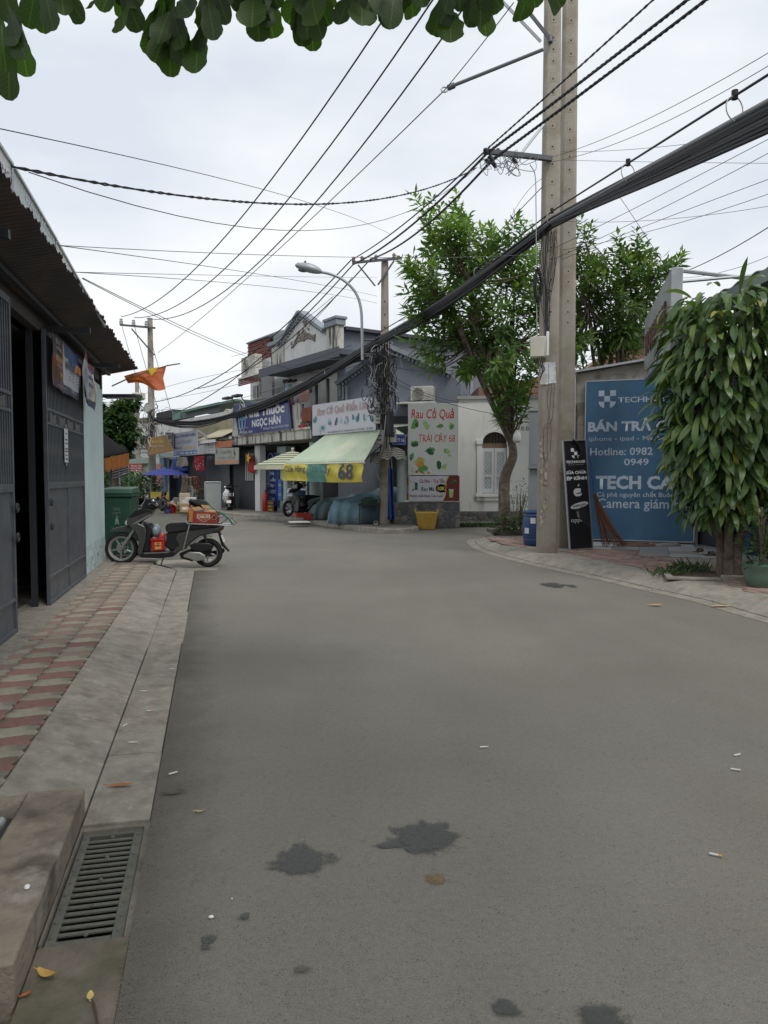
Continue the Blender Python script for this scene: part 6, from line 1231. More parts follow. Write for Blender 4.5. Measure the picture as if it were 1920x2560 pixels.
cm = thing('security_camera', 'small beige security camera on the shorter pole beyond the bend', 'camera', Matrix.Translation(at(*c4(195, 130), 39.6))); MB().box(-.3, .3, -.2, .2, -.15, .2).build('case', JB, cm, bevel=.05); MB().cyl((.1, -.22, -.05), (.1, -.3, -.05), .14).build('lens', BLACK, cm)
la = thing('lamp_arm', 'dark steel lamp arm reaching from the pale blue wall corner', 'lamp', Matrix.Translation(at(258, 990, 12.7))); o = at(258, 990, 12.7); MB().box(0, .58, -.06, .06, -.03, .03).build('arm', STEELD, la, bevel=.01); MB().box(.05, .56, -.05, .05, -.045, -.03).build('tube', M('tube_lamp', (.3, .3, .3), .4), la)
# ------------------------------------------------------------------ parked scooter (profile measured side-on; x runs to the rear)
K = .001408
def q(x, y): return ((x - 800)*K, (1100 - y)*K)
SCG = M('scooter_grey', (.06, .06, .058), .28, .06, 6, coat=.5, metal=.25); SCB = M('scooter_black', (.012, .012, .013), .45, .1); SEAT = M('seat_vinyl', (.022, .022, .024), .42, .1, 20, .15, 90); TYRE = M('tyre', (.016, .016, .017), .85, .15, 12); ALU = M('alloy', (.34, .34, .33), .35, .08, 10, metal=.8); CHR = M('chrome', (.5, .5, .5), .18, .03, metal=1.); CLR = M('clear_lens', (.45, .48, .5), .12, .1, spec=.6); ENG = M('engine_alloy', (.3, .3, .29), .45, .15, 10, metal=.7)
RX = Matrix.Rotation(R(90), 4, 'X')
def wheel(par, cx, cz, ro, rear, spokes):
    w = thing('wheel', None, None); w.parent = par; w.location = (cx, 0, cz)
    tw_ = .055 if rear else .045; prof = [(ro-.075, -tw_*.7), (ro-.05, -tw_), (ro-.018, -tw_*.9), (ro-.004, -tw_*.5), (ro, 0), (ro-.004, tw_*.5), (ro-.018, tw_*.9), (ro-.05, tw_), (ro-.075, tw_*.7)]
    MB().lathe(prof, 40, (0, 0, 0), RX, close=True).build('tyre', TYRE, w, smooth=60)
    rr_ = ro - .07; MB().lathe([(rr_, -.035), (rr_+.008, -.04), (rr_-.022, -.03), (rr_-.026, 0), (rr_-.022, .03), (rr_+.008, .04), (rr_, .035)], 40, (0, 0, 0), RX, close=True).build('rim', ALU, w, smooth=50)
    MB().lathe([(0, -.05), (.035, -.05), (.042, -.03), (.042, .03), (.035, .05), (0, .05)], 16, (0, 0, 0), RX).build('hub', ALU, w)
    for k in range(spokes):
        a = 2*math.pi*k/spokes + .4; MB().prism([(.03, -.016), (rr_-.015, -.011), (rr_-.015, .011), (.03, .016)], -.014, .014).build('spoke', ALU, w, bevel=.004).rotation_euler = (0, a, 0)
    if not rear:
        MB().lathe([(.045, -.052), (.095, -.052), (.095, -.048), (.045, -.048)], 28, (0, 0, 0), RX, close=True).build('brake_disc', CHR, w)
    return w
def scooter(lab, m4, grp, body=SCG, rack=True):
    t = thing('parked_scooter', lab, 'scooter', m4, grp)
    fc, rc = q(310, 865), q(1285, 925)
    wheel(t, fc[0], fc[1], .262, False, 5); wheel(t, rc[0], rc[1], .238, True, 5)
    def pr(nm, pts, w, m, bev=.015, y0=None, seg=3, par=None): return MB().prism([q(*p) for p in pts], -w if y0 is None else y0, w).build(nm, m, par or t, bevel=bev, seg=seg, smooth=40)
    for s in (-1, 1): a, b = q(310, 880), q(470, 640); MB().tube([(a[0], s*.07, a[1]), (b[0], s*.07, b[1])], [.024, .028], 10).build('fork_leg', ALU, t)
    a, b = q(470, 640), q(735, 280); MB().tube([(a[0], 0, a[1]), (b[0], 0, b[1])], .03, 8).build('steering_stem', SCB, t)
    pr('front_fender', [(190, 668), (215, 645), (290, 615), (380, 605), (455, 625), (500, 690), (510, 760), (492, 790), (470, 735), (420, 690), (350, 665), (270, 665), (210, 685)], .062, body)
    pr('leg_shield', [(420, 585), (520, 570), (600, 610), (612, 660), (600, 760), (570, 880), (560, 930), (525, 945), (508, 900), (520, 800), (512, 720), (480, 660), (425, 610)], .15, body, .03)
    pr('inner_shield', [(560, 560), (640, 575), (665, 650), (640, 760), (625, 905), (570, 905), (600, 760), (610, 660)], .14, SCB, .02)
    pr('front_cowl', [(395, 520), (470, 440), (560, 400), (680, 415), (690, 440), (640, 500), (560, 540), (480, 590), (400, 605), (380, 570)], .115, body, .03)
    pr('cowl_cover', [(400, 515), (470, 435), (565, 402), (665, 412), (670, 430), (560, 470), (470, 505)], .12, SCB, .02)
    pr('headlight', [(365, 560), (395, 530), (470, 512), (510, 520), (490, 545), (430, 590), (385, 600), (368, 585)], .11, CLR, .02)
    pr('cowl_stripe', [(420, 598), (560, 520), (650, 470), (660, 482), (560, 545), (440, 606)], .122, ALU, .004)
    pr('handlebar_cover', [(555, 380), (600, 300), (680, 285), (745, 330), (760, 380), (700, 420), (640, 410), (565, 405)], .12, SCB, .03); pr('wind_visor', [(548, 378), (585, 318), (640, 318), (560, 400)], .1, CLR, .008)
    a = q(720, 345); MB().tube([(a[0], -.32, a[1]+.02), (a[0]-.01, -.12, a[1]+.01), (a[0]-.01, .12, a[1]+.01), (a[0], .32, a[1]+.02)], .014, 8).build('handlebar', SCB, t)
    for s in (-1, 1): MB().tube([(a[0]+.005, s*.2, a[1]+.018), (a[0]+.02, s*.33, a[1]+.02)], .021, 10).build('grip', SCB, t); MB().tube([(a[0]-.06, s*.2, a[1]+.0), (a[0]-.07, s*.33, a[1]-.01)], .008, 6).build('brake_lever', ALU, t)
    pr('mirror', [(680, 310), (700, 300), (750, 345), (756, 372), (738, 380), (695, 345)], -.16, CHR, .01, -.23)
    pr('floorboard', [(560, 905), (900, 895), (960, 905), (900, 960), (760, 975), (560, 968), (515, 945)], .15, SCB, .015); pr('floor_trim', [(580, 910), (875, 898), (850, 914), (590, 924)], .153, CHR, .003)
    pr('side_panel', [(925, 760), (960, 700), (1060, 665), (1240, 640), (1380, 630), (1470, 605), (1440, 670), (1330, 700), (1200, 730), (1120, 790), (1030, 880), (960, 900), (930, 930), (880, 960), (890, 905), (970, 830)], .135, body, .03)
    pr('under_seat', [(815, 690), (1100, 660), (1240, 640), (1150, 760), (1010, 890), (880, 900), (800, 830), (835, 760)], .12, SCB, .03)
    pr('seat', [(818, 620), (835, 585), (880, 570), (1040, 562), (1200, 575), (1330, 590), (1430, 600), (1420, 625), (1240, 640), (1000, 668), (850, 690), (825, 660)], .13, SEAT, .04, seg=4)
    pr('tail', [(1240, 640), (1470, 600), (1480, 612), (1420, 690), (1330, 700), (1260, 690)], .1, SCB, .02); pr('tail_light', [(1430, 640), (1465, 612), (1468, 650), (1435, 680)], .06, M('tail_red', (.25, .02, .02), .2), .008)
    pr('rear_mudguard', [(1405, 690), (1430, 690), (1470, 830), (1535, 910), (1520, 915), (1440, 840)], .05, SCB, .006); pr('licence_plate', [(1440, 720), (1447, 718), (1478, 800), (1470, 804)], .09, WHITE, .0)
    mb = MB(); mb.grid(14, 4, lambda u, v: (rc[0] + .275*math.cos(R(185 - u*110)), -.06 + .12*v, rc[1] + .275*math.sin(R(185 - u*110)))); mb.build('wheel_arch', ALU, t, solid=.006, recalc=False)
    pr('air_box', [(1080, 830), (1150, 805), (1310, 805), (1350, 830), (1340, 890), (1250, 910), (1120, 890)], -.02, SCB, .02, -.13); pr('swing_arm', [(960, 930), (1080, 880), (1330, 900), (1310, 950), (1120, 1000), (980, 970)], .09, SCB, .02, -.08)
    pr('crankcase', [(1015, 945), (1090, 905), (1210, 910), (1270, 950), (1262, 1000), (1160, 1018), (1080, 985), (1020, 970)], -.07, ENG, .02, -.15)
    pr('exhaust', [(1080, 960), (1400, 900), (1460, 880), (1470, 930), (1390, 975), (1100, 1000)], .16, SCB, .025, .09)
    a, b = q(1250, 680), q(1300, 890); MB().tube([(a[0], -.1, a[1]), (b[0], -.1, b[1])], .022, 8).build('shock_absorber', SCB, t)
    a, b = q(795, 965), q(765, 1082); MB().tube([(a[0], -.12, a[1]), (b[0], -.2, b[1])], .011, 6).build('side_stand', SCB, t); a, b = q(980, 975), q(1120, 1015); MB().tube([(a[0], -.06, a[1]), (b[0], -.06, b[1])], .015, 6).build('centre_stand', SCB, t)
    if rack:
        rk = [(1100, 580), (1350, 590), (1560, 605), (1588, 600), (1590, 580), (1560, 530)]
        for s in (-1, 1):
            MB().tube(smooth_path([(q(*p)[0], s*.19, q(*p)[1]) for p in rk], 4), .011, 8).build('rack_rail', CHR, t); pq_ = [q(1060, 560), q(1095, 590), q(1020, 890)]; MB().tube([(p[0], s*.17, p[1]) for p in pq_], .013, 8).build('rack_strut', ALU, t)
        for xx in (1120, 1300, 1450, 1560): a = q(xx, 597 if xx < 1500 else 530); MB().tube([(a[0], -.19, a[1]), (a[0], .19, a[1])], .009, 6).build('rack_bar', CHR, t)
        for s in (-.19, 0, .19): MB().tube(smooth_path([(q(x, y)[0], s, q(x, y)[1]) for x, y in ((1420, 592), (1480, 560), (1510, 520), (1450, 500), (1420, 500))], 4), .009, 6).build('rack_bar', CHR, t)
        a, b = q(1045, 555), q(1085, 300); MB().tube([(a[0], .1, a[1]), (b[0], .1, b[1])], .012, 6).build('rack_post', SCB, t)
    return t
P0 = at(240 + 800*.217, 1400, 12.02)
SCM = frame((P0.x, 12.02), (P0.x + 1, 12.02 + .1), 0.0)
sc1 = scooter('dark grey scooter with chrome rack, parked nose to the pale blue wall', SCM, 'parked scooters and motorbikes')
# things carried on the scooter
def on_sc(name, lab, cat): return thing(name, lab, cat, SCM)
cart = on_sc('carton_box', 'red and orange open drinks carton tied on the scooter rack', 'carton'); CR = M('carton_red', (.24, .035, .022), .7, .1, 6); CO = M('carton_orange', (.42, .17, .06), .7, .12, 6); CI = M('carton_flap', (.5, .3, .14), .8, .12)
def pb(par, nm, pts, y0, y1, m, bev=.004): return MB().prism([q(*p) for p in pts], y0, y1).build(nm, m, par, bevel=bev)
pb(cart, 'front', [(1140, 440), (1425, 462), (1410, 580), (1130, 575)], -.17, -.165, CR); pb(cart, 'side', [(1085, 390), (1140, 440), (1130, 575), (1088, 540)], -.165, .12, CO); pb(cart, 'body', [(1135, 445), (1420, 465), (1405, 578), (1135, 573)], -.16, .13, CR)
pb(cart, 'flap', [(1110, 400), (1200, 385), (1250, 420), (1150, 440)], -.15, -.02, CI); pb(cart, 'flap', [(1215, 360), (1300, 375), (1310, 405), (1250, 410)], -.12, .06, CI); pb(cart, 'flap', [(1250, 430), (1400, 440), (1420, 458), (1270, 450)], -.14, .1, CI)
a, b = q(1185, 470), q(1330, 520); cxx, czz = (q(1255, 0)[0]), q(0, 500)[1]; CY = M('carton_gold', (.5, .33, .08), .6); CWh = M('carton_cream', (.5, .42, .33), .6)
pb(cart, 'emblem', [(1185, 468), (1325, 472), (1338, 520), (1255, 566), (1178, 515)], -.1735, -.172, CWh, 0); pb(cart, 'emblem', [(1192, 475), (1320, 478), (1330, 518), (1255, 558), (1186, 512)], -.1755, -.174, CR, 0)
text('CAM.ON', CWh, cart, cxx, czz, .055, .19, y=-.178, bold=.05); text('NƯỚC CỐT', CY, cart, cxx, q(0, 468)[1], .018, .14, y=-.178); text('CAM', CY, cart, cxx, q(0, 532)[1], .022, .08, y=-.178)
for k in range(2): a = q(1375, 510 - k*28); MB().lathe([(0, 0), (.04 - k*.015, 0)], 18, (a[0] + k*.03, -.174 - k*.001, a[1]), RX).build('emblem', CWh, cart); MB().lathe([(0, 0), (.028 - k*.01, 0)], 18, (a[0] + k*.03, -.176 - k*.001, a[1]), RX).build('emblem', CR, cart)
bagc = on_sc('black_jacket', 'black jacket bundled on top of the carton on the scooter rack', 'jacket'); c_ = q(1190, 355)
mb = MB(); bm = bmesh.new(); bmesh.ops.create_icosphere(bm, subdivisions=3, radius=1)
for v in bm.verts: n_ = 1 + .25*mnoise.noise(v.co*1.7) + .12*mnoise.noise(v.co*4); v.co = Vector((v.co.x*.17*n_ + c_[0] + .01, v.co.y*.13*n_, c_[1] + v.co.z*.065*n_ - v.co.x*.035))
mb.add([v.co[:] for v in bm.verts], [[v.index for v in f.verts] for f in bm.faces]); bm.free(); mb.build('bundle', M('jacket_black', (.012, .013, .018), .8, .2, 10), bagc, smooth=80)
strp = on_sc('green_rope', 'green elastic rope tying the carton to the scooter rack', 'rope'); MB().tube(smooth_path([(q(1290, 350)[0], -.1, q(0, 350)[1]), (q(1420, 450)[0], -.15, q(0, 450)[1]), (q(1540, 530)[0], -.19, q(0, 530)[1]), (q(1575, 590)[0], -.19, q(0, 590)[1])]), .009, 6).build('cord', M('rope_green', (.03, .12, .08), .7), strp)
MB().tube(smooth_path([(q(1420, 440)[0], -.12, q(0, 440)[1]), (q(1530, 520)[0], -.1, q(0, 520)[1]), (q(1570, 590)[0], -.1, q(0, 590)[1])]), .009, 6).build('cord', M('rope_green', (.03, .12, .08), .7), strp)
hl = on_sc('helmet', 'grey blue open face helmet hanging behind the scooter leg shield', 'helmet'); c_ = q(705, 665); mb = MB(); mb.ball((c_[0], -.02, c_[1]), (.075, .12, .108), 20, 14); mb.build('shell', M('helmet_grey', (.2, .24, .29), .35, .05, coat=.4), hl, smooth=80); c2 = q(655, 660); MB().ball((c2[0], -.02, c2[1]), (.05, .115, .115), 16, 10).build('liner', SCB, hl); 
for k in range(4): a = c_[1] - .09 + k*.016; MB().tube([(c_[0] - .02 + k*.006, -.12, a), (c_[0] + .06, -.085, a + .02)], .004, 4).build('vent', SCB, hl)
bkt = on_sc('plastic_tub', 'red square plastic tub with lid standing on the scooter floorboard', 'tub'); RT = M('tub_red', (.42, .018, .015), .35, .08, coat=.2)
pb(bkt, 'body', [(652, 775), (805, 770), (803, 890), (662, 898)], -.11, .1, RT, .012); pb(bkt, 'lid', [(645, 752), (806, 750), (804, 775), (648, 778)], -.12, .11, RT, .008); pb(bkt, 'bag', [(700, 755), (770, 690), (800, 710), (800, 752)], -.08, .08, M('bag_pink', (.45, .06, .05), .3, .3, 12, .5, 20), .02); pb(bkt, 'label', [(697, 795), (772, 793), (770, 870), (700, 874)], -.1125, -.111, CY, 0)
pb(bkt, 'label_print', [(705, 825), (765, 823), (765, 840), (706, 842)], -.1145, -.113, CR, 0); pb(bkt, 'label_print', [(715, 803), (760, 801), (737, 822)], -.1145, -.113, CR, 0)
# second scooter and motorbike by the shops
sp = gd(748, 1297, .12); sc2 = scooter('silver grey scooter parked under the striped parasol, facing the road', frame((sp.x, sp.y + .6), (sp.x + .55, sp.y + 1.5), .12), 'parked scooters and motorbikes', M('scooter_silver', (.3, .31, .31), .4, .06, 6), False)
mp = gd(566, 1284); sc3 = scooter('black motorbike seen from behind beside the grey folding screen', frame((mp.x - .05, mp.y + .9), (mp.x + .12, mp.y - .1), .0), 'parked scooters and motorbikes', SCB, True)
bgw = thing('plastic_bag', 'white plastic bag hanging on the black motorbike', 'bag', Matrix.Translation(at(566, 1240, 29.6))); mb = MB(); bm = bmesh.new(); bmesh.ops.create_icosphere(bm, subdivisions=3, radius=1)
for v in bm.verts: n_ = 1 + .3*mnoise.noise(v.co*2.2); v.co = Vector((v.co.x*.15*n_, v.co.y*.15*n_, v.co.z*.26*n_))
mb.add([v.co[:] for v in bm.verts], [[v.index for v in f.verts] for f in bm.faces]); bm.free(); mb.build('bag', M('bag_white', (.55, .56, .57), .4, .1), bgw, smooth=80)
gs = thing('folding_screen', 'pale grey metal framed screen standing behind the black motorbike', 'screen', Matrix.Translation(gd(533, 1281)) @ Matrix.Rotation(R(12), 4, 'Z')); SCR = M('screen_grey', (.3, .32, .31), .6, .1, 3); MB().box(-.3, .3, 0, .02, .1, 1.2).build('panel', SCR, gs)
for s in (-.32, .32): MB().cyl((s, .01, 0), (s, .01, 1.25), .022, n=8).build('frame_bar', GALV, gs)
MB().cyl((-.32, .01, 1.25), (.32, .01, 1.25), .022, n=8).build('frame_bar', GALV, gs)
# ------------------------------------------------------------------ wheeled green bin
gb = thing('wheeled_bin', 'tall green wheeled rubbish bin behind the scooter and pale blue wall', 'bin', Matrix.Translation(at(303, 1335, 13.7)) @ Matrix.Rotation(R(6), 4, 'Z')); GBM = M('bin_green', (.022, .075, .045), .45, .08, 4)
gb.location.z = 0; mb = MB()
mb.add([(-.21, -.24, .06), (.21, -.24, .06), (.21, .24, .06), (-.21, .24, .06), (-.27, -.32, 1.12), (.27, -.32, 1.12), (.27, .32, 1.12), (-.27, .32, 1.12)], [(0, 3, 2, 1), (4, 5, 6, 7), (0, 1, 5, 4), (1, 2, 6, 5), (2, 3, 7, 6), (3, 0, 4, 7)]); mb.build('body', GBM, gb, bevel=.03, seg=3)
MB().box(-.29, .29, -.35, .34, 1.12, 1.18).build('rim', GBM, gb, bevel=.015); mb = MB(); mb.add([(-.3, -.37, 1.18), (.3, -.37, 1.18), (.3, .36, 1.18), (-.3, .36, 1.18), (-.26, -.3, 1.27), (.26, -.3, 1.27), (.26, .3, 1.3), (-.26, .3, 1.3)], [(0, 3, 2, 1), (4, 5, 6, 7), (0, 1, 5, 4), (1, 2, 6, 5), (2, 3, 7, 6), (3, 0, 4, 7)]); mb.build('lid', GBM, gb, bevel=.02, seg=3)
for s in (-1, 1): MB().lathe([(.1, -.03), (.1, .03)], 16, (s*.23, .22, .1), Matrix.Rotation(R(90), 4, 'Y')).build('wheel', BLACK, gb)
BPR = M('bin_print', (.2, .27, .24), .6); text('CÔNG TY', BPR, gb, .0, .83, .05, .15, y=-.305); text('DVCI', BPR, gb, 0, .9, .05, .12, y=-.305); text('THU GOM RÁC', BPR, gb, 0, .56, .035, .22, y=-.285); text('ĐƯỜNG PHỐ SẠCH', BPR, gb, 0, .5, .035, .24, y=-.28)
MB().lathe([(0, 0), (.03, 0)], 12, (0, -.298, .76), RX).build('emblem', BPR, gb); MB().prism([(-.04, .62), (-.01, .62), (0, .68), (.01, .62), (.04, .62), (.02, .74), (-.02, .74)], -.297, -.294).build('emblem', BPR, gb)
# ------------------------------------------------------------------ awning, stalls and plants at the bend
da = thing('dark_awning', 'black sheet awning with orange scalloped valance behind the green bin', 'awning', Matrix.Translation(at(262, 1080, 16))); o = at(262, 1080, 16)
A = [at(240, 1070, 17.0)-o, at(322, 1130, 15.6)-o, at(262, 1143, 15.0)-o, at(200, 1100, 15.2)-o]; mb = MB(); mb.grid(24, 8, lambda u, v: A[0].lerp(A[1], v).lerp(A[3].lerp(A[2], v), u) + Vector((0, 0, .015*math.sin(u*75)))); mb.build('sheet', M('awning_black', (.012, .012, .013), .95, .2, spec=.1), da, solid=.006, recalc=False)
VAL = M('valance_orange', (.24, .085, .02), .7, .15); B0, B1 = at(322, 1132, 15.6)-o, at(262, 1146, 15.0)-o; mb = MB(); n = 40
mb.grid(n, 4, lambda u, v: B0.lerp(B1, u) - Vector((0, 0, v*(.27 + .035*math.cos(u*2*math.pi*10)))) + Vector((0, .02*math.sin(u*30), 0))); mb.build('valance', VAL, da, smooth=80, recalc=False)
for k in range(5): a = at(262 + k*4, 1175 + k*6, 15.4 + k*.2)-o; b = at(316 + k*2, 1162 + k*5, 16.5 + k*.2)-o; MB().tube([a, b], .02, 5).build('folded_frame', STEELD, da)
MB().tube([at(278, 1160, 15.3)-o, at(276, 1300, 15.3)-o], .03, 6).build('post', STEELD, da)
# national flag blown from the roof corner
fl = thing('national_flag', 'large orange red flag with yellow star blowing from the corrugated roof corner', 'flag', Matrix.Translation(at(418, 914, 12.9))); o = at(418, 914, 12.9)
def leafm(nm, c, t): return leafmat(nm, c, t, .7, .05)
FLO = leafm('flag_orange', (.5, .13, .06), .35); fpts = [[(416, 914), (380, 922), (345, 930), (310, 940)], [(408, 945), (380, 947), (350, 946), (318, 955)], [(414, 973), (390, 976), (355, 958), (320, 958)]]; mb = MB()
def bil(u, v):
    rows = [smooth_path([Vector((x, y, 0)) for x, y in r], 8) for r in fpts]; k = u*24; i = min(23, int(k)); f = k-i; c = [r[i].lerp(r[i+1], f) for r in rows]; p = c[0].lerp(c[1], v*2) if v < .5 else c[1].lerp(c[2], v*2-1)
    return at(p.x, p.y, 12.9 - .1*u + .07*math.sin(u*8+v*3) + .04*math.sin(v*7+u*13)) - o
mb.grid(24, 12, bil); mb.build('cloth', FLO, fl, smooth=85, recalc=False)
mb = MB(); sc_ = [(367, 922), (395, 918), (385, 932), (379, 940), (374, 930)]; mb.poly([at(x, y, 12.72)-o for x, y in sc_]).build('star', STAR, fl, smooth=0); MB().tube([at(450, 909, 13.1)-o, at(418, 914, 12.95)-o, at(330, 942, 12.6)-o, at(280, 965, 12.3)-o], .011, 6).build('staff', M('bamboo', (.12, .09, .06), .7), fl)
# green canvas stall with notices
gs2 = thing('canvas_stall', 'pale green canvas stall with red notice beyond the bend', 'stall', Matrix.Translation(at(350, 1262, 38))); o = at(350, 1262, 38); CNV = M('canvas_green', (.27, .36, .31), .75, .12, 3)
def sq(nm, pts, m, Y, par, o): mb = MB(); mb.prism([(v.x, v.z) for v in [at(x, y, Y)-o for x, y in pts]], 0, .05); ob = mb.build(nm, m, par); ob.location.y = Y - o.y; return ob
sq('roof_canvas', [(318, 1160), (325, 1148), (374, 1143), (374, 1158)], CNV, 37.6, gs2, o); sq('front_canvas', [(320, 1160), (374, 1158), (374, 1190), (322, 1192)], CNV, 37.7, gs2, o); sq('red_notice', [(323, 1159), (356, 1159), (356, 1179), (324, 1180)], M('notice_red', (.3, .05, .04), .7, .1), 37.5, gs2, o); sq('cream_notice', [(336, 1180), (356, 1179), (356, 1191), (336, 1192)], M('notice_cream', (.42, .42, .28), .7, .1), 37.5, gs2, o); sq('blue_canvas', [(322, 1192), (360, 1191), (345, 1205), (324, 1212)], M('canvas_blue', (.08, .16, .28), .7, .1), 37.7, gs2, o)
for x in (322, 374): MB().tube([at(x, 1160, 37.7)-o, at(x, 1262, 37.7)-o], .03, 6).build('post', GALV, gs2)
for k in range(3): ob = text(('TRUNG TÂM', 'HÀNH CHÍNH', 'PHƯỜNG')[k], SWHT, gs2, 0, 0, .12, .55, y=0); ob.location = at(340, 1164 + k*6, 37.45)-o
# blue umbrella
bu = thing('blue_umbrella', 'blue parasol over the yellow food cart at the bend', 'parasol', Matrix.Translation(at(418, 1262, 34.5))); o = at(418, 1262, 34.5); BLU = leafm('umbrella_blue', (.06, .08, .36), .25); mb = MB(); ap_ = at(412, 1170, 34.5)-o
for k in range(8):
    a0, a1 = R(45*k), R(45*(k+1)); r = 1.15; e0 = ap_ + Vector((r*math.cos(a0), r*math.sin(a0), -.33)); e1 = ap_ + Vector((r*math.cos(a1), r*math.sin(a1), -.33)); m0, m1 = ap_.lerp(e0, .5) + Vector((0, 0, .05)), ap_.lerp(e1, .5) + Vector((0, 0, .05)); mb.add([ap_, m0, m1, e0, e1], [(0, 1, 2), (1, 3, 4, 2)])
mb.build('canopy', BLU, bu, smooth=0, recalc=False); MB().tube([ap_ + Vector((0, 0, .05)), ap_ - Vector((0, 0, 1.75))], .022, 6).build('pole', GALV, bu)
yc = thing('food_cart', 'yellow fronted food cart under the blue parasol', 'cart', Matrix.Translation(at(400, 1262, 34.3))); o = at(400, 1262, 34.3); sq('front_panel', [(377, 1229), (422, 1231), (422, 1258), (377, 1258)], M('cart_yellow', (.5, .38, .06), .6, .1), 34.0, yc, o)
for k, s in enumerate(('HỒNG', 'ANH')): ob = text(s, M('letter_cart', (.25, .1, .03), .6), yc, 0, 0, .16, .5, y=0, bold=.02); ob.location = at(408, 1240 + k*11, 33.9)-o
for x in (377, 422): MB().tube([at(x, 1209, 34.2)-o, at(x, 1260, 34.2)-o], .018, 5).build('post', GALV, yc)
MB().tube([at(377, 1209, 34.2)-o, at(422, 1209, 34.2)-o], .018, 5).build('rail', GALV, yc); MB().box(-.35, .35, 0, .5, .55, .6).build('counter', GALV, yc)
# hanging goods at the clothes shop
cloth('blue_tarp', 'bright blue tarp slung from the clothes shop front', 540, 700, 770, 900, M('tarp_bright', (.02, .06, .3), .55, .15, 3), -.3, 5, 'tarp', None, c4); cloth('patterned_cloth', 'beige patterned cloth hung over the blue tarp', 600, 695, 760, 860, M('cloth_beige', (.36, .32, .25), .8, .2, 14), -.42, 6, 'cloth', None, c4); cloth('polka_dress', 'red dress with white dots hanging at the clothes shop', 760, 880, 752, 900, M('dress_red', (.27, .015, .035), .8, .1), -.35, 7, 'dress', None, c4)
rg = random.Random(8); pd_ = [o_ for o_ in bpy.data.objects if o_.name.startswith('polka_dress')][0]
for k in range(24): a = lo(FA, *c4(775 + rg.uniform(0, 95), 770 + rg.uniform(0, 120)), -.46); MB().lathe([(0, 0), (.028, 0)], 8, (a[0], -.46, a[1]), RX).build('dot', SWHT, pd_)
for i, (x, w, y0, y1, c, n) in enumerate(((640, 60, 950, 1130, (.33, .27, .18), 'tan floral'), (705, 40, 960, 1120, (.3, .27, .24), 'pale grey'), (750, 45, 955, 1110, (.28, .12, .08), 'rust brown'), (795, 40, 960, 1150, (.17, .06, .05), 'dark red'), (715, 35, 1060, 1180, (.42, .42, .42), 'white'), (660, 40, 1090, 1190, (.15, .13, .12), 'charcoal'), (770, 40, 1090, 1180, (.35, .33, .28), 'cream'))): cloth('hanging_garment', '%s garment hanging in the clothes shop doorway' % n, x, x + w, y0, y1, M('garment_%d' % i, c, .85, .3, 10, col2=(c[0]*.4, c[1]*.4, c[2]*.4), mscale=7), .2 + .1*(i % 3), 20 + i, 'garment', 'garments in the clothes shop doorway', c4)
for x in (560, 585): cloth('hanging_strip', '%s striped cloth strip hanging under the blue tarp' % ('left' if x == 560 else 'right'), x, x + 18, 870, 975, M('strip_grey', (.28, .27, .26), .8, .2), -.2, x, 'cloth', 'striped cloth strips', c4)
sk = thing('green_sack', 'full green sack lying beside the squatting person', 'sack', Matrix.Translation(gd(437, 1281)))
mb = MB(); bm = bmesh.new(); bmesh.ops.create_icosphere(bm, subdivisions=3, radius=1)
for v in bm.verts: n_ = 1 + .22*mnoise.noise(v.co*1.8) + .1*mnoise.noise(v.co*5); v.co = Vector((v.co.x*.42*n_ + .1, v.co.y*.3*n_, max(0, .3 + v.co.z*.3*n_ + v.co.x*.12)))
mb.add([v.co[:] for v in bm.verts], [[v.index for v in f.verts] for f in bm.faces]); bm.free(); mb.build('sack', M('sack_green', (.1, .26, .17), .5, .2, 8, .4, 14), sk, smooth=80)
cp_ = gd(452, 1282); 
for i, (dx, dy, a, n) in enumerate(((0, 0, .3, 'upper'), (.5, .1, -.2, 'lower'))): MB().box(-.35, .35, -.25, .25, 0, .02, Matrix.Translation((cp_.x + dx, cp_.y + dy, .02 + .03*i)) @ Matrix.Rotation(a, 4, 'Z')).build('cardboard_sheet', CI, label='flat brown cardboard sheet by the green sack, %s of the two' % n, cat='cardboard', group='cardboard sheets by the sack')
bw = gd(430, 1283); rbk = thing('plastic_bucket', 'red plastic bucket before the squatting person', 'bucket', Matrix.Translation(bw)); MB().lathe([(.14, 0), (.2, .38), (.215, .39), (.215, .41), (.19, .4), (.13, .02), (0, .02)], 20).build('body', RT, rbk, smooth=50); bw2 = gd(419, 1284); b2_ = thing('plastic_bowl', 'small blue plastic bowl left of the red bucket', 'bowl', Matrix.Translation(bw2)); MB().lathe([(.1, 0), (.17, .18), (.18, .19), (.16, .18), (.09, .02), (0, .02)], 18).build('body', M('bowl_blue', (.12, .13, .4), .4), b2_, smooth=50)
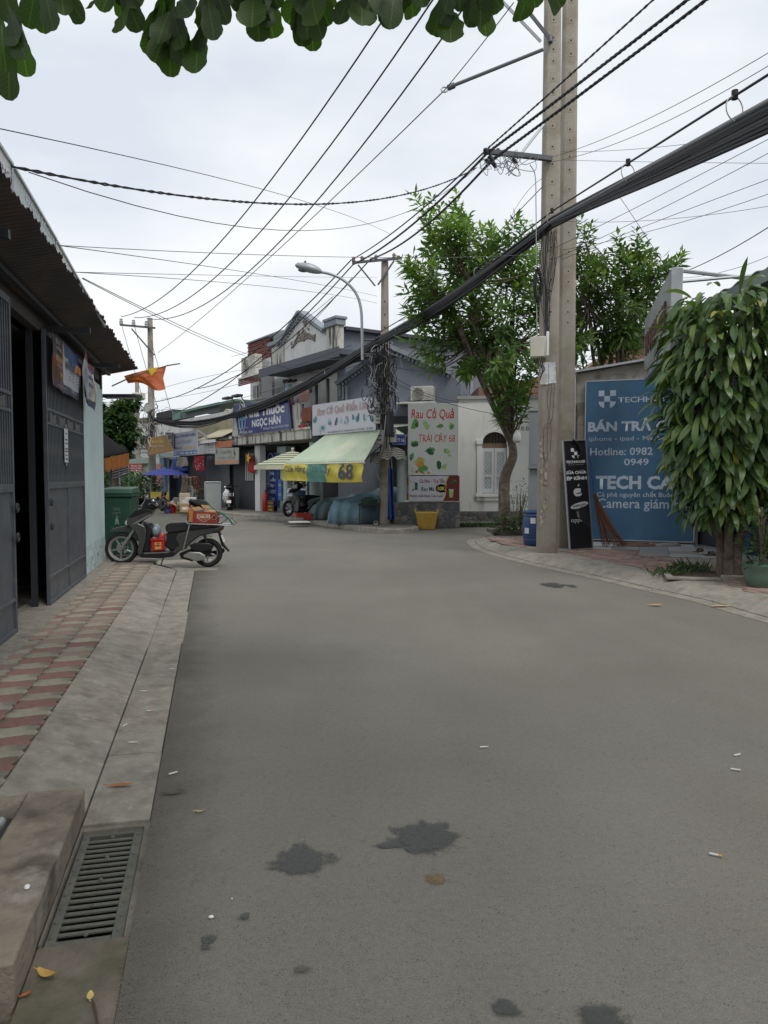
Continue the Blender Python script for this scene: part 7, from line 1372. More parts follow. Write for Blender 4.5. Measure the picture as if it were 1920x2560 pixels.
# squatting person washing at the kerb
def person():
    o = gd(408, 1284); t = thing('person', 'person in dark clothes squatting and reaching into the red bucket', 'person', Matrix.Translation(o) @ Matrix.Rotation(R(0), 4, 'Z'))
    J = {'pelvis': (-.08, 0, .2), 'spine': (-.1, 0, .38), 'chest': (-.02, 0, .56), 'neck': (.04, 0, .68), 'head': (.07, 0, .78), 'crown': (.07, 0, .86)}
    E = [('pelvis', 'spine'), ('spine', 'chest'), ('chest', 'neck'), ('neck', 'head'), ('head', 'crown')]; Rd = {'pelvis': .14, 'spine': .13, 'chest': .14, 'neck': .05, 'head': .085, 'crown': .06}
    for s, n in ((-1, 'l'), (1, 'r')):
        J.update({n+'hip': (-.05, s*.09, .18), n+'knee': (.28, s*.16, .42), n+'ankle': (.08, s*.13, .08), n+'toe': (.24, s*.14, .03), n+'sh': (0, s*.17, .6), n+'el': (.2, s*.2, .45), n+'wr': (.42, s*.1, .38), n+'palm': (.47, s*.08, .36)})
        E += [('pelvis', n+'hip'), (n+'hip', n+'knee'), (n+'knee', n+'ankle'), (n+'ankle', n+'toe'), ('chest', n+'sh'), (n+'sh', n+'el'), (n+'el', n+'wr'), (n+'wr', n+'palm')]
        Rd.update({n+'hip': .1, n+'knee': .065, n+'ankle': .04, n+'toe': .035, n+'sh': .062, n+'el': .043, n+'wr': .028, n+'palm': .034})
        for f in range(5):
            k = n+'f%d' % f; J[k] = (.52 - (.03 if f == 0 else 0), s*(.05 + f*.018), .33 - .01*(f % 2)); J[k+'t'] = (.54 - (.03 if f == 0 else 0), s*(.045 + f*.018), .28); E += [(n+'palm', k), (k, k+'t')]; Rd[k] = .011; Rd[k+'t'] = .009
    names = list(J); me = bpy.data.meshes.new('body'); me.from_pydata([J[k] for k in names], [(names.index(a), names.index(b)) for a, b in E], []); ob = bpy.data.objects.new('body', me); COL.objects.link(ob); ob.parent = t
    m = ob.modifiers.new('skin', 'SKIN'); sv = me.skin_vertices[0].data
    for i, k in enumerate(names): sv[i].radius = (Rd[k], Rd[k]); sv[i].use_root = (k == 'pelvis')
    ob.modifiers.new('sub', 'SUBSURF').levels = 1; ob.modifiers['sub'].render_levels = 2
    mt, n, l = _nt('person_skin_and_clothes'); out = n.new('ShaderNodeOutputMaterial'); b = n.new('ShaderNodeBsdfPrincipled'); l.new(b.outputs[0], out.inputs[0]); tc = n.new('ShaderNodeTexCoord'); sx = n.new('ShaderNodeSeparateXYZ'); l.new(tc.outputs['Object'], sx.inputs[0])
    r1 = n.new('ShaderNodeMath'); r1.operation = 'GREATER_THAN'; l.new(sx.outputs[0], r1.inputs[0]); r1.inputs[1].default_value = .24; r2 = n.new('ShaderNodeMath'); r2.operation = 'GREATER_THAN'; l.new(sx.outputs[2], r2.inputs[0]); r2.inputs[1].default_value = .68; mxm = n.new('ShaderNodeMath'); mxm.operation = 'MAXIMUM'; l.new(r1.outputs[0], mxm.inputs[0]); l.new(r2.outputs[0], mxm.inputs[1])
    mx_ = n.new('ShaderNodeMix'); mx_.data_type = 'RGBA'; l.new(mxm.outputs[0], mx_.inputs['Factor']); mx_.inputs['A'].default_value = (.018, .016, .018, 1); mx_.inputs['B'].default_value = (.32, .17, .11, 1); l.new(mx_.outputs['Result'], b.inputs['Base Color']); b.inputs['Roughness'].default_value = .7; me.materials.append(mt)
    HAIR = M('hair_black', (.01, .009, .009), .5); mb = MB(); mb.ball((.05, 0, .81), (.105, .1, .115), 14, 10); mb.ball((-.01, 0, .72), (.06, .09, .12), 12, 8); mb.build('hair', HAIR, t, smooth=80)
    for s in (-1, 1): MB().ball((.148, s*.035, .79), (.01, .014, .009), 8, 6).build('eye', BLACK, t); MB().ball((.06, s*.087, .78), (.02, .012, .028), 8, 6).build('ear', M('skin', (.32, .17, .11), .6), t)
    MB().ball((.16, 0, .765), (.018, .013, .02), 8, 6).build('nose', M('skin', (.32, .17, .11), .6), t); MB().ball((.148, 0, .735), (.008, .025, .007), 8, 6).build('mouth', M('lips', (.25, .08, .07), .6), t)
    mb = MB(); mb.box(.0, .22, -.05, .05, .2, .5); 
person()
# ------------------------------------------------------------------ foliage
def leaf_into(mb, base, d, nrm, L, W, droop=.25):
    d = d.normalized(); s = d.cross(nrm); s = s.normalized() if s.length > 1e-5 else d.orthogonal().normalized(); n = s.cross(d)
    p1 = base + d*L*.45 - n*0; p2 = base + d*L - Vector((0, 0, droop*L)); m = base + d*L*.5 + n*(-.06*L) - Vector((0, 0, droop*L*.2))
    k = len(mb.v); mb.v += [tuple(base), tuple(m + s*W/2), tuple(p2), tuple(m - s*W/2), tuple(m + n*(-.05*L))]; mb.f += [(k, k+1, k+4), (k+1, k+2, k+4), (k+2, k+3, k+4), (k+3, k, k+4)]; mb.m += [mb.cur]*4
BARK = M('bark', (.1, .078, .058), .9, .3, 12, .6, 40, col2=(.15, .125, .1), mscale=6)
MLEAF = [leafmat('mango_leaf_dark', (.075, .14, .042), .42), leafmat('mango_leaf', (.11, .185, .05), .43), leafmat('mango_leaf_new', (.19, .265, .065), .46)]
def tree(lab, base, fork, outline, n_tips, Y, dep, seed, extra=(), trunk_r=.16, gap=22, limbs=None):
    rt = random.Random(seed); t = thing('mango_tree', lab, 'tree', Matrix.Translation(base), 'trees at the alley corner'); o = Vector(base)
    tips = []; tries = 0
    xs = [p[0] for p in outline]; ysx = [p[1] for p in outline]
    while len(tips) < n_tips and tries < 9000:
        tries += 1; x, y = rt.uniform(min(xs), max(xs)), rt.uniform(min(ysx), max(ysx))
        if not in_poly(x, y, outline): continue
        if any(math.hypot(x-a, y-b) < gap*rt.uniform(.6, 1.1) for a, b, _ in tips): continue
        tips.append((x, y, rt.uniform(-dep, dep)))
    tips += [(x, y, rt.uniform(-dep*.5, dep*.5)) for x, y in extra]
    wood = MB(); fk = [Vector(f) - o for f in fork]
    wood.tube(smooth_path(fk, 6), [trunk_r*(1 - .45*i/(6*(len(fk)-1))) for i in range(6*(len(fk)-1)+1)], 12); wood.build('trunk', BARK, t, smooth=80)
    top = fk[-1]; cr_ = MB(); bw_ = MB(); hubs = []
    cx = sum(p[0] for p in tips)/len(tips); cy = sum(p[1] for p in tips)/len(tips)
    for k in range(limbs or 9):
        x, y, d = tips[rt.randrange(len(tips))]; e = ad(x*.6 + cx*.4, y*.6 + cy*.4 + 30, Y + d*.7) - o; m = top.lerp(e, .5) + Vector((rt.uniform(-.2, .2), rt.uniform(-.2, .2), -.15)); hubs.append(e); bw_.tube(smooth_path([top - Vector((0, 0, .1)), m, e], 5), [trunk_r*.5*(1-.7*i/10) for i in range(11)], 7)
    for x, y, d in tips:
        e = ad(x, y, Y + d) - o; h = min(hubs + [top], key=lambda q_: (q_-e).length + .5*max(0, q_.z-e.z)); m = h.lerp(e, .55) + Vector((rt.uniform(-.15, .15), rt.uniform(-.15, .15), -.12)); path = smooth_path([h, m, e], 5); bw_.tube(path, [.03*(1-.75*i/10) for i in range(11)], 5)
        dirn = (path[-1] - path[-3]).normalized(); dirn = (dirn + Vector((0, 0, .9))).normalized(); Ls = rt.uniform(.3, .55)
        for sgm in range(4 if rt.random() < .6 else 3):
            sd_ = (dirn + Vector((rt.uniform(-.8, .8), rt.uniform(-.8, .8), rt.uniform(-.3, .4)))*(0 if sgm == 0 else .8)).normalized(); st0 = path[-1] if sgm == 0 else path[-2 - sgm % 3]; N = rt.randrange(11, 17)
            tone = rt.random() + (y < cy)*.12; 
            for i in range(N):
                f = i/N; a = i*2.4 + rt.uniform(-.3, .3); p = st0 + sd_*Ls*f; u = sd_.orthogonal().normalized(); v = sd_.cross(u); out = (u*math.cos(a) + v*math.sin(a)); ld = out*(1 - .5*f) + sd_*(.25 + .75*f*f); cr_.cur = 2 if (f > .75 and tone > .75) else (1 if tone + rt.uniform(-.3, .3) > .5 else 0)
                leaf_into(cr_, p, ld, sd_ + Vector((0, 0, .5)), rt.uniform(.22, .36), rt.uniform(.07, .105), rt.uniform(.1, .5))
    bw_.build('branches', BARK, t, smooth=80); cr_.build('crown', MLEAF, t, smooth=0, recalc=False); return t
TY = 18.2; tb_ = at(1262, 1330, TY); tb_.z = .12
out1 = [(925,450),(945,520),(990,455),(1008,520),(1075,500),(1110,505),(1200,560),(1215,700),(1200,800),(1150,860),(1090,850),(1030,830),(985,790),(950,800),(900,760),(905,700),(880,600),(920,560)]
tree('mango tree growing at the alley corner, behind the twin poles', tb_, [tb_, ad(1090, 1040, TY), ad(1108, 985, TY), ad(1102, 945, TY)], out1, 150, TY, 1.3, 3, [(905,452),(918,470),(938,450),(990,455),(1000,480),(880,585),(892,600),(1105,500),(960,500),(1060,560),(905,765),(1115,880),(1080,905),(955,790),(930,805),(1130,900)], .155, 18, 11)
t2b = Vector((6.9, 21.0, .1)); out2 = [(1238,500),(1260,560),(1290,545),(1330,580),(1345,540),(1385,535),(1400,575),(1460,575),(1440,640),(1400,690),(1370,760),(1320,790),(1240,800),(1200,720),(1215,560)]
tree('paler mango tree behind the grey rendered wall, beyond the twin poles', t2b, [t2b, t2b + Vector((-.2, 0, 1.5)), t2b + Vector((-.4, -.1, 3.0))], out2, 85, 20.5, 1.0, 8, [(1245,490),(1262,510),(1340,545),(1375,535),(1455,580),(1390,560),(1248,580),(1255,620),(1250,660),(1262,700),(1275,640),(1285,590),(1300,690),(1255,740),(1290,745),(1330,640),(1345,700),(1240,540)], .16, 19, 8)
# shrubs at the foot of the tree, weeds, potted plants
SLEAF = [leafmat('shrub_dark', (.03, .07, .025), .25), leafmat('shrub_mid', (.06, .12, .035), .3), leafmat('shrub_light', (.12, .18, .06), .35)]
def shrub(name, lab, base, r, h, n, seed, L=.12, W=.05, cat='shrub', grp=None, up=.5, mats=SLEAF, par=None, z0=0.):
    rs_ = random.Random(seed); t = thing(name, lab, cat, Matrix.Translation(base), grp) if par is None else par; cr_ = MB(); st = MB()
    for k in range(max(4, n//22)):
        a = rs_.uniform(0, 6.28); e = Vector((r*.7*math.cos(a)*rs_.random(), r*.7*math.sin(a)*rs_.random(), z0 + h*rs_.uniform(.5, 1))); st.tube([(0, 0, z0), (e.x*.4, e.y*.4, z0 + (e.z-z0)*.5), tuple(e)], .008, 4)
    for i in range(n):
        a = rs_.uniform(0, 6.28); zz = rs_.random(); rr2 = r*math.sqrt(rs_.random())*(1 - .5*abs(zz-.4)); p = Vector((rr2*math.cos(a), rr2*math.sin(a), z0 + h*zz)); d_ = Vector((math.cos(a + rs_.uniform(-.8, .8)), math.sin(a + rs_.uniform(-.8, .8)), rs_.uniform(-.2, up))); cr_.cur = 0 if rs_.random() < .4 else (1 if rs_.random() < .7 else 2); leaf_into(cr_, p, d_, Vector((0, 0, 1)), L*rs_.uniform(.6, 1.3), W*rs_.uniform(.7, 1.2), rs_.uniform(0, .4))
    st.build('stems', BARK, t); cr_.build('foliage', mats, t, smooth=0, recalc=False); return t
bed = thing('planting_bed', 'low kerbed planting bed at the foot of the mango tree', 'planter', Matrix.Translation(gd(1285, 1338, .12)))
for (x0, x1, y0, y1) in ((-.48, .5, -.05, .05), (-.48, -.38, .05, 1.2)): MB().box(x0, x1, y0, y1, 0, .1).build('kerb_stone', CONCD, bed, bevel=.01)
MB().box(-.38, .5, .05, 1.2, 0, .06).build('soil', M('soil', (.06, .045, .03), .95, .3, 12), bed)
for i, (px, py, Y, r, h, n, L, nm, lab, dz) in enumerate(((1270, 1335, 17.3, .38, .42, 260, .17, 'low_shrub', 'broad leaved low shrub in the bed at the tree foot', .16), (1300, 1330, 17.6, .3, 1.25, 320, .09, 'leafy_shrub', 'taller small leaved shrub behind the blue drum', .16), (1290, 1300, 18.2, .4, .9, 260, .08, 'leafy_shrub', 'dark shrub against the white house plinth', .12))): b = at(px, py, Y); b.z = dz; shrub(nm, lab, b, r, h, n, i, L, L*.4)
pt = gd(1307, 1330, .14); pt_ = thing('flower_pot', 'small grey white flower pot in the planting bed', 'flower pot', Matrix.Translation((pt.x + .02, pt.y - .25, .2))); MB().lathe([(.1, 0), (.13, .2), (.14, .22), (.12, .22), (.1, .18), (0, .18)], 16).build('pot', M('pot_grey', (.35, .36, .36), .7, .1), pt_, smooth=50); shrub(None, None, None, .15, .25, 40, 77, .1, .03, par=pt_, z0=.18)
def weeds(lab, pts, n, seed, h=.14, dry=.15):
    rw = random.Random(seed); mb = MB(); 
    for k in range(n):
        c = pts[rw.randrange(len(pts))]; p = Vector((c[0] + rw.gauss(0, c[3]), c[1] + rw.gauss(0, c[3]*.6), c[2])); a = rw.uniform(0, 6.28); l = h*rw.uniform(.4, 1.3); d_ = Vector((math.cos(a)*.6, math.sin(a)*.6, 1)); mb.cur = 2 if rw.random() < dry else rw.randrange(2); leaf_into(mb, p, d_, Vector((math.cos(a+1.5), math.sin(a+1.5), 0)), l, l*.09, rw.uniform(.0, .7))
    mb.build('weeds', [SLEAF[0], SLEAF[1], leafmat('grass_dry', (.17, .16, .07), .3)], label=lab, cat='weeds', kind='stuff', smooth=0, recalc=False)
weeds('tuft of weeds at the kerbed bed under the dracaena', [tuple(gd(x, y, .12)) + (.13,) for x, y in ((1690, 1432), (1720, 1425), (1745, 1430), (1670, 1440))], 420, 5, .2); weeds('weeds along the foot of the stone wall', [tuple(gd(x, y, 0)) + (.25,) for x, y in ((1140, 1318), (1170, 1318), (1190, 1316), (1210, 1316), (1225, 1318))], 700, 6, .22, .05); weeds('small weeds at the joint of the right kerb', [tuple(gd(x, y, .02)) + (.06,) for x, y in ((1660, 1480), (1780, 1510), (1500, 1440), (1400, 1418))], 60, 7, .05)
# ------------------------------------------------------------------ dracaena with drooping strap leaves
DB = gd(1822, 1436, .13); DB.z = .13; drc = thing('dracaena', 'large dracaena with dense drooping strap leaves at the phone shop', 'plant', Matrix.Translation(DB))
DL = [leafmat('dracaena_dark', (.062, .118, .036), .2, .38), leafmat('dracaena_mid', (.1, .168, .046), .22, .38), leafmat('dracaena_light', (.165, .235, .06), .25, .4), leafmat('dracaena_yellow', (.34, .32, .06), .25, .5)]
DTIP = M('leaf_tip_brown', (.22, .11, .04), .8, .2)
def strap(L, W, bend, mi, tip=False):
    mb = MB(); n = 7; 
    for i in range(n+1):
        t_ = i/n; th = -.25 + bend*t_**1.1; 
        if i == 0: x, z = 0., 0.
        else: x += L/n*math.cos(th); z -= L/n*math.sin(th)
        w = W*(.4 + .6*math.sin(min(1, t_*1.5)*math.pi/2))*(1 if t_ < .6 else max(.02, 1-((t_-.6)/.4)**1.7)); c = .3*w*(1-t_)
        mb.v += [(x, -w/2, z + c), (x, 0, z), (x, w/2, z + c)]
    for i in range(n):
        for j in range(2): mb.f.append((i*3+j, i*3+j+1, (i+1)*3+j+1, (i+1)*3+j)); mb.m.append(1 if (tip and i >= n-2) else 0)
    return mb
protos = []; rd = random.Random(21)
for k in range(14):
    m = [0, 0, 1, 1, 1, 2, 1, 0, 2, 1, 0, 2, 3, 1][k]; tipm =  (DL[3] if k in (9, 12) else DL[m])
    o_ = strap(rd.uniform(.34, .5), rd.uniform(.075, .105), rd.uniform(.7, 1.8), m, True).build('leaf', [DL[m], tipm], drc, smooth=80, recalc=False); protos.append(o_)
upr = [strap(rd.uniform(.35, .5), rd.uniform(.05, .07), rd.uniform(.2, .8), 1, True).build('leaf', [DL[1 + k % 2], DL[1 + k % 2]], drc, smooth=80, recalc=False) for k in range(4)]
usedp = set()
def put(src, loc, az, el, roll):
    m4 = Matrix.Translation(loc) @ Matrix.Rotation(az, 4, 'Z') @ Matrix.Rotation(-el, 4, 'Y') @ Matrix.Rotation(roll, 4, 'X')
    if src.name not in usedp: usedp.add(src.name); src.matrix_local = m4
    else: link_copy(src, drc, mat4=m4)
H0, H1 = .88, 3.85
def crown_r(f): return .24 + .63*math.sin(min(1, f*1.25 + .12)*math.pi*.56)**1.0*(1 if f < .8 else 1 - (f-.8)*1.6)
CX = -.1
for i in range(285):
    f = ((i*.618) % 1); z = H0 + (H1-H0)*f; az = rd.uniform(-math.pi, math.pi) if i % 5 == 0 else -math.pi/2 - .35 + rd.gauss(0, 1.05); r = crown_r(f)*rd.uniform(.62, 1.0)
    lean = CX*(1 if f > .2 else .5); loc = Vector((lean + r*math.cos(az), r*math.sin(az), z))
    if f > .95 and rd.random() < .3: put(upr[i % 4], Vector((lean + r*.7*math.cos(az), r*.7*math.sin(az), z - .05)), az + rd.uniform(-.6, .6), rd.uniform(.6, 1.4), rd.uniform(-.5, .5))
    else: put(protos[rd.randrange(14)], loc, az + rd.uniform(-.4, .4), rd.uniform(-.75, .15) + .4*(f > .75), rd.uniform(-.5, .5))
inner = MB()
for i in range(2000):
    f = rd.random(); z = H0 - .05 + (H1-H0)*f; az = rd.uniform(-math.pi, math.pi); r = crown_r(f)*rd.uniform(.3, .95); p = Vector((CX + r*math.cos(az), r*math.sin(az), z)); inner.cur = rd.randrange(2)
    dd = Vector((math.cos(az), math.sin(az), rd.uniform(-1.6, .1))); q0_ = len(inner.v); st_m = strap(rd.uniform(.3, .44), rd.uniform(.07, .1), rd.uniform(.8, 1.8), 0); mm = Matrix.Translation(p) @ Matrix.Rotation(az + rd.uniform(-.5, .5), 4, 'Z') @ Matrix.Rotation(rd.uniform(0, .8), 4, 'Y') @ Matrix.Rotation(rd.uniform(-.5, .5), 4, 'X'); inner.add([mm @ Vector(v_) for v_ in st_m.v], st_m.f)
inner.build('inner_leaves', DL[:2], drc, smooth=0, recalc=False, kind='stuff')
DBK = M('dracaena_bark', (.15, .12, .095), .9, .25, 14, .6, 40, col2=(.09, .07, .055), mscale=8)
for k in range(6):
    a = k*1.05; e = Vector((CX + .45*math.cos(a), .4*math.sin(a), 2.0 + .3*k)); mb = MB(); path = smooth_path([(.1*math.cos(a), .1*math.sin(a), 0), (.13*math.cos(a), .13*math.sin(a), .5), tuple(Vector((.3*math.cos(a), .3*math.sin(a), 1.1))), tuple(e)], 5); mb.tube(path, [.075*(1-.5*i/15) for i in range(16)], 9); mb.build('trunk', DBK, drc, smooth=80)
# bed kerb, pot plant
kb = thing('tree_pit_kerb', 'low concrete kerb round the dracaena bed', 'kerb', Matrix.Translation(gd(1790, 1452, .12)) @ Matrix.Rotation(R(-14), 4, 'Z')); 
for q_ in ((-.62, .05, -.05, .05, .04), (.07, .75, .0, .1, .07), (-.62, -.52, .05, .8, .04)): MB().box(q_[0], q_[1], q_[2], q_[3], 0, q_[4]).build('kerb_stone', CONC, kb, bevel=.01)
MB().box(-.52, .7, .1, .9, 0, .02).build('soil', M('soil', (.06, .045, .03), .95, .3, 12), kb)
pg = gd(1903, 1468, .12); pot = thing('glazed_pot', 'green glazed pot holding a leafy plant at the right kerb', 'plant pot', Matrix.Translation(pg)); GLZ = M('glaze_green', (.1, .17, .13), .35, .2, 6, coat=.3)
MB().lathe([(.14, 0), (.17, .02), (.21, .15), (.215, .26), (.225, .27), (.225, .3), (.2, .3), (.19, .24), (0, .24)], 26).build('pot', GLZ, pot, smooth=50); shrub(None, None, None, .26, .75, 330, 31, .13, .035, up=1.2, par=pot, z0=.26)
# ------------------------------------------------------------------ leaves hanging into the top of the view
ob_ = thing('overhanging_branch', 'dark broad leaved branch hanging into the top of the view', 'branch', Matrix.Translation(at(640, -90, 3.8))); oo = at(640, -90, 3.8); OLE = [leafmat('almond_leaf_dark', (.036, .066, .02), .45, .5, .15, veins=True), leafmat('almond_leaf', (.05, .095, .022), .55, .5, .15, veins=True)]
tips = [(24,252),(69,193),(66,145),(109,84),(136,78),(71,71),(211,56),(256,31),(320,16),(313,69),(350,81),(386,158),(410,175),(425,193),(467,164),(491,184),(537,102),(365,136),(573,60),(609,51),(648,105),(684,96),(754,116),(784,128),(808,99),(823,65),(847,63),(904,66),(965,73),(918,65),(974,73),(1032,43),(1084,89),(1127,108),(1164,65),(1214,92),(1297,52),(1337,21),(1401,21),(10,120),(30,60),(160,40),(440,110),(520,60),(590,30),(720,60),(700,20),(770,70),(870,30),(940,30),(1000,25),(1190,40),(1110,30),(1250,15),(400,60),(350,20),(480,40),(640,40),(450,160),(395,110),(740,30),(830,20),(45,110),(15,180),(95,40),(180,25),(230,20),(330,50),(375,95),(405,140),(430,150),(460,120),(505,130),(520,90),(555,25),(630,70),(665,70),(745,85),(770,100),(795,60),(900,35),(955,45),(990,50),(1060,20),(1150,30),(1200,65),(1100,60),(1230,40)]
hubs = [(5,-60),(130,-90),(300,-70),(430,-40),(520,-90),(640,-90),(770,-70),(900,-80),(1000,-90),(1130,-70),(1200,-60),(1330,-90)]
rl = random.Random(14); lm = []
def obov(W, seed):
    mb = MB(); n = 16; rq = random.Random(seed)
    for i in range(n+1):
        t_ = i/n; w = W*(.12 + .88*math.sin(min(1, t_*1.02)*math.pi*.62)**1.3) * (1 if t_ < .86 else math.sqrt(max(.02, 1-((t_-.86)/.15)**2))); z = .05*math.sin(t_*3) ; wv = .06*W*math.sin(i*1.15+seed)
        mb.v += [(t_, -w/2*(1+wv*3), z + .12*w + wv*.4), (t_, 0, z), (t_, w/2*(1-wv*2), z + .12*w - wv*.4)]
    for i in range(n):
        for j in range(2): mb.f.append((i*3+j, i*3+j+1, (i+1)*3+j+1, (i+1)*3+j)); mb.m.append(0)
    return mb
lp = [obov(rl.uniform(.36, .5), k).build('leaf', OLE[k % 2], ob_, smooth=80, recalc=False) for k in range(6)]; ul = set(); wood = MB()
for k, h in enumerate(hubs): wood.tube(smooth_path([at(640 + (h[0]-640)*.5, -330, 3.9)-oo, at(h[0]*.8 + 128, -200, 3.85)-oo, at(*h, 3.8 + .1*(k % 3))-oo], 5), [.025, .02, .012][0], 6)
wood.build('twigs', BARK, ob_)
for i, (x, y) in enumerate(tips):
    hx, hy = min(hubs, key=lambda h: abs(h[0]-x)*1.3 + abs(h[1]-y)*.3); Y = 3.8 + rl.uniform(-.25, .25); tip = at(x, y, Y) - oo; L = rl.uniform(.22, .3); hub = at(hx, hy, 3.8) - oo; dr_ = (tip - hub); dr_ = dr_.normalized(); dr_ = (dr_ + Vector((0, rl.uniform(-.35, .35), 0))).normalized(); base = tip - dr_*L
    view = Vector((0, -1, -.55)) + Vector((rl.uniform(-.5, .5), 0, rl.uniform(-.3, .3))); s_ = dr_.cross(view).normalized(); n_ = s_.cross(dr_); m4 = Matrix.Identity(4)
    for r_i in range(3): m4[r_i][0] = dr_[r_i]*L; m4[r_i][1] = s_[r_i]*L; m4[r_i][2] = n_[r_i]*L; m4[r_i][3] = base[r_i]
    sp_ = lp[i % 6]
    if sp_.name not in ul: ul.add(sp_.name); sp_.matrix_local = m4
    else: link_copy(sp_, ob_, mat4=m4)
mb = MB()                                             # unseen rest of that crown, added overhead to shade the near road
for k in range(2500):
    p = Vector((rl.gauss(.2, 2.0), rl.uniform(-6, 2.2), rl.uniform(4.5, 6.6)))
    mb.cur = k % 2; leaf_into(mb, p - oo, Vector((rl.uniform(-1, 1), rl.uniform(-1, 1), rl.uniform(-.9, .1))), Vector((rl.uniform(-.4, .4), rl.uniform(-.4, .4), 1)), rl.uniform(.22, .34), rl.uniform(.12, .17), .2)
for k in range(420): p = at(rl.uniform(-250, 1650), rl.uniform(-330, -95), rl.uniform(3.45, 4.3)); mb.cur = k % 2; leaf_into(mb, p - oo, Vector((rl.uniform(-1, 1), rl.uniform(-.6, .6), rl.uniform(-1.0, 0))), Vector((0, 0, 1)), rl.uniform(.16, .22), rl.uniform(.08, .12), .0)
mb.build('crown', OLE, ob_, smooth=0, recalc=False, kind='stuff')
MB().tube(smooth_path([Vector((-2.4, -3.5, .1)) - oo, Vector((-2.3, -3.4, 2.4)) - oo, Vector((-1.6, -2, 4.6)) - oo, Vector((-.8, 2, 5.2)) - oo, at(560, -330, 3.9) - oo], 5), [.2 - .008*i for i in range(21)], 9).build('limb', BARK, ob_, smooth=80)
# ------------------------------------------------------------------ background at the bend
def clump_tree(lab, base, cx, cy, Y, rx, rz, n, seed, grp='trees beyond the bend'):
    rt = random.Random(seed); t = thing('broadleaf_tree', lab, 'tree', Matrix.Translation(base), grp); o = Vector(base); c = at(cx, cy, Y) - o; MB().tube(smooth_path([(0, 0, 0), (c.x*.4, c.y*.4, c.z*.5), tuple(c)], 5), [.2*(1-.06*i) for i in range(11)], 9).build('trunk', BARK, t); mb = MB(); cl = []
    for k in range(34): a, b = rt.uniform(0, 6.28), rt.uniform(-1, 1); r = rt.uniform(.45, 1); cl.append(c + Vector((rx*r*math.cos(a)*math.sqrt(1-b*b*.7), rx*r*math.sin(a)*math.sqrt(1-b*b*.7), rz*r*b)))
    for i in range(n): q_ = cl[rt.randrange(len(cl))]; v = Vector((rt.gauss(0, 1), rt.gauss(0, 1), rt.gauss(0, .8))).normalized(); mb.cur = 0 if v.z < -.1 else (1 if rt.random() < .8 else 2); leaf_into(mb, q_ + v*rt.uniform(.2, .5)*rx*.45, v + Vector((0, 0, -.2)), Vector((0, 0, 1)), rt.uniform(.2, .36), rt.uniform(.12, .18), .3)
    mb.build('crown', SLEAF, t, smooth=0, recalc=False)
b = at(288, 1260, 33); clump_tree('rounded dark tree rising behind the pale blue wall corner', (b.x, b.y, 0), 288, 1062, 33, 1.1, 1.5, 6000, 41); b = at(240, 1260, 50); clump_tree('second dark tree further behind the pale blue wall corner', (b.x, b.y, 0), 250, 1090, 46, 2.6, 3.0, 4000, 42)
def far_house(lab, x0, x1, yt, Y, m, win=0, roof=None):
    a, b = at(x0, 1190, Y), at(x1, 1190, Y); h = at(x0, yt, Y).z; t = thing('far_house', lab, 'building', Matrix.Translation((a.x, Y, 0)), 'houses far down the street'); w = b.x-a.x; MB().box(0, w, 0, 5, 0, h).build('wall', m, t); MB().box(-.2, w+.2, -.3, 5.2, h, h+.25).build('roof_edge', roof or CONCD, t)
    for k in range(win):
        for j in range(2): x = w*(k+.5)/win; z = h*(.4+.3*j); wd = MB().box(x-.45, x+.45, -.03, .02, z-.6, z+.6).build('window', M('dim_glass', (.06, .07, .075), .15), t); MB().box(x-.5, x+.5, -.1, -.03, z-.7, z-.6).build('sill', WHITE, wd)
far_house('white far house with railings behind the horn loudspeakers', 318, 372, 1055, 52, PLASTER, 2); far_house('pale far house under the sloping cables', 240, 345, 1120, 48, PLASTER, 2); far_house('cream far house filling the end of the street', 330, 420, 1110, 60, M('far_cream', (.38, .37, .33), .9, .1), 3)
bs_ = thing('blue_sign', 'narrow plain blue sign on the house beyond the black awning', 'sign', Matrix.Translation(at(318, 1150, 34))); o = at(318, 1150, 34); sq('panel', [(312, 1090), (322, 1092), (325, 1143), (315, 1145)], M('plate_royal', (.02, .06, .25), .5, .1), 33.6, bs_, o)
rp = M('rail_grey', (.35, .36, .37), .5)
hr = thing('stair_railing', 'pale metal stair railing behind the tall pole at the bend', 'railing', Matrix.Translation(at(340, 1120, 44))); o = at(340, 1120, 44)
for k in range(6): MB().tube([at(322, 1092 + k*6, 44)-o, at(374, 1128 + k*7, 44)-o], .03, 4).build('rail', rp, hr)
for i, (px, py, Y, n, lab) in enumerate(((350, 1262, 36.0, 260, 'broad leaved potted plant beneath the canvas stall'), (375, 1262, 35.2, 220, 'strap leaved potted plant at the pole by the bend'), (335, 1262, 36.8, 200, 'dark leafy potted plant nearest the green bin'), (505, 1272, 33.0, 90, 'small potted plant by the clothes shop goods'))):
    b = at(px, py, Y); b.z = .1; t = thing('potted_plant', lab, 'potted plant', Matrix.Translation(b), 'potted plants at the bend'); MB().lathe([(.2, 0), (.27, .3), (.29, .33), (.25, .33), (0, .3)], 16).build('pot', [BLACK, M('pot_grey', (.35, .36, .36), .7, .1)][i % 2], t, smooth=50); shrub(None, None, None, .62 if i < 3 else .3, 1.15 if i < 3 else .5, n, 50+i, .42 if i < 3 else .2, .09, up=1.3, par=t, z0=.3)
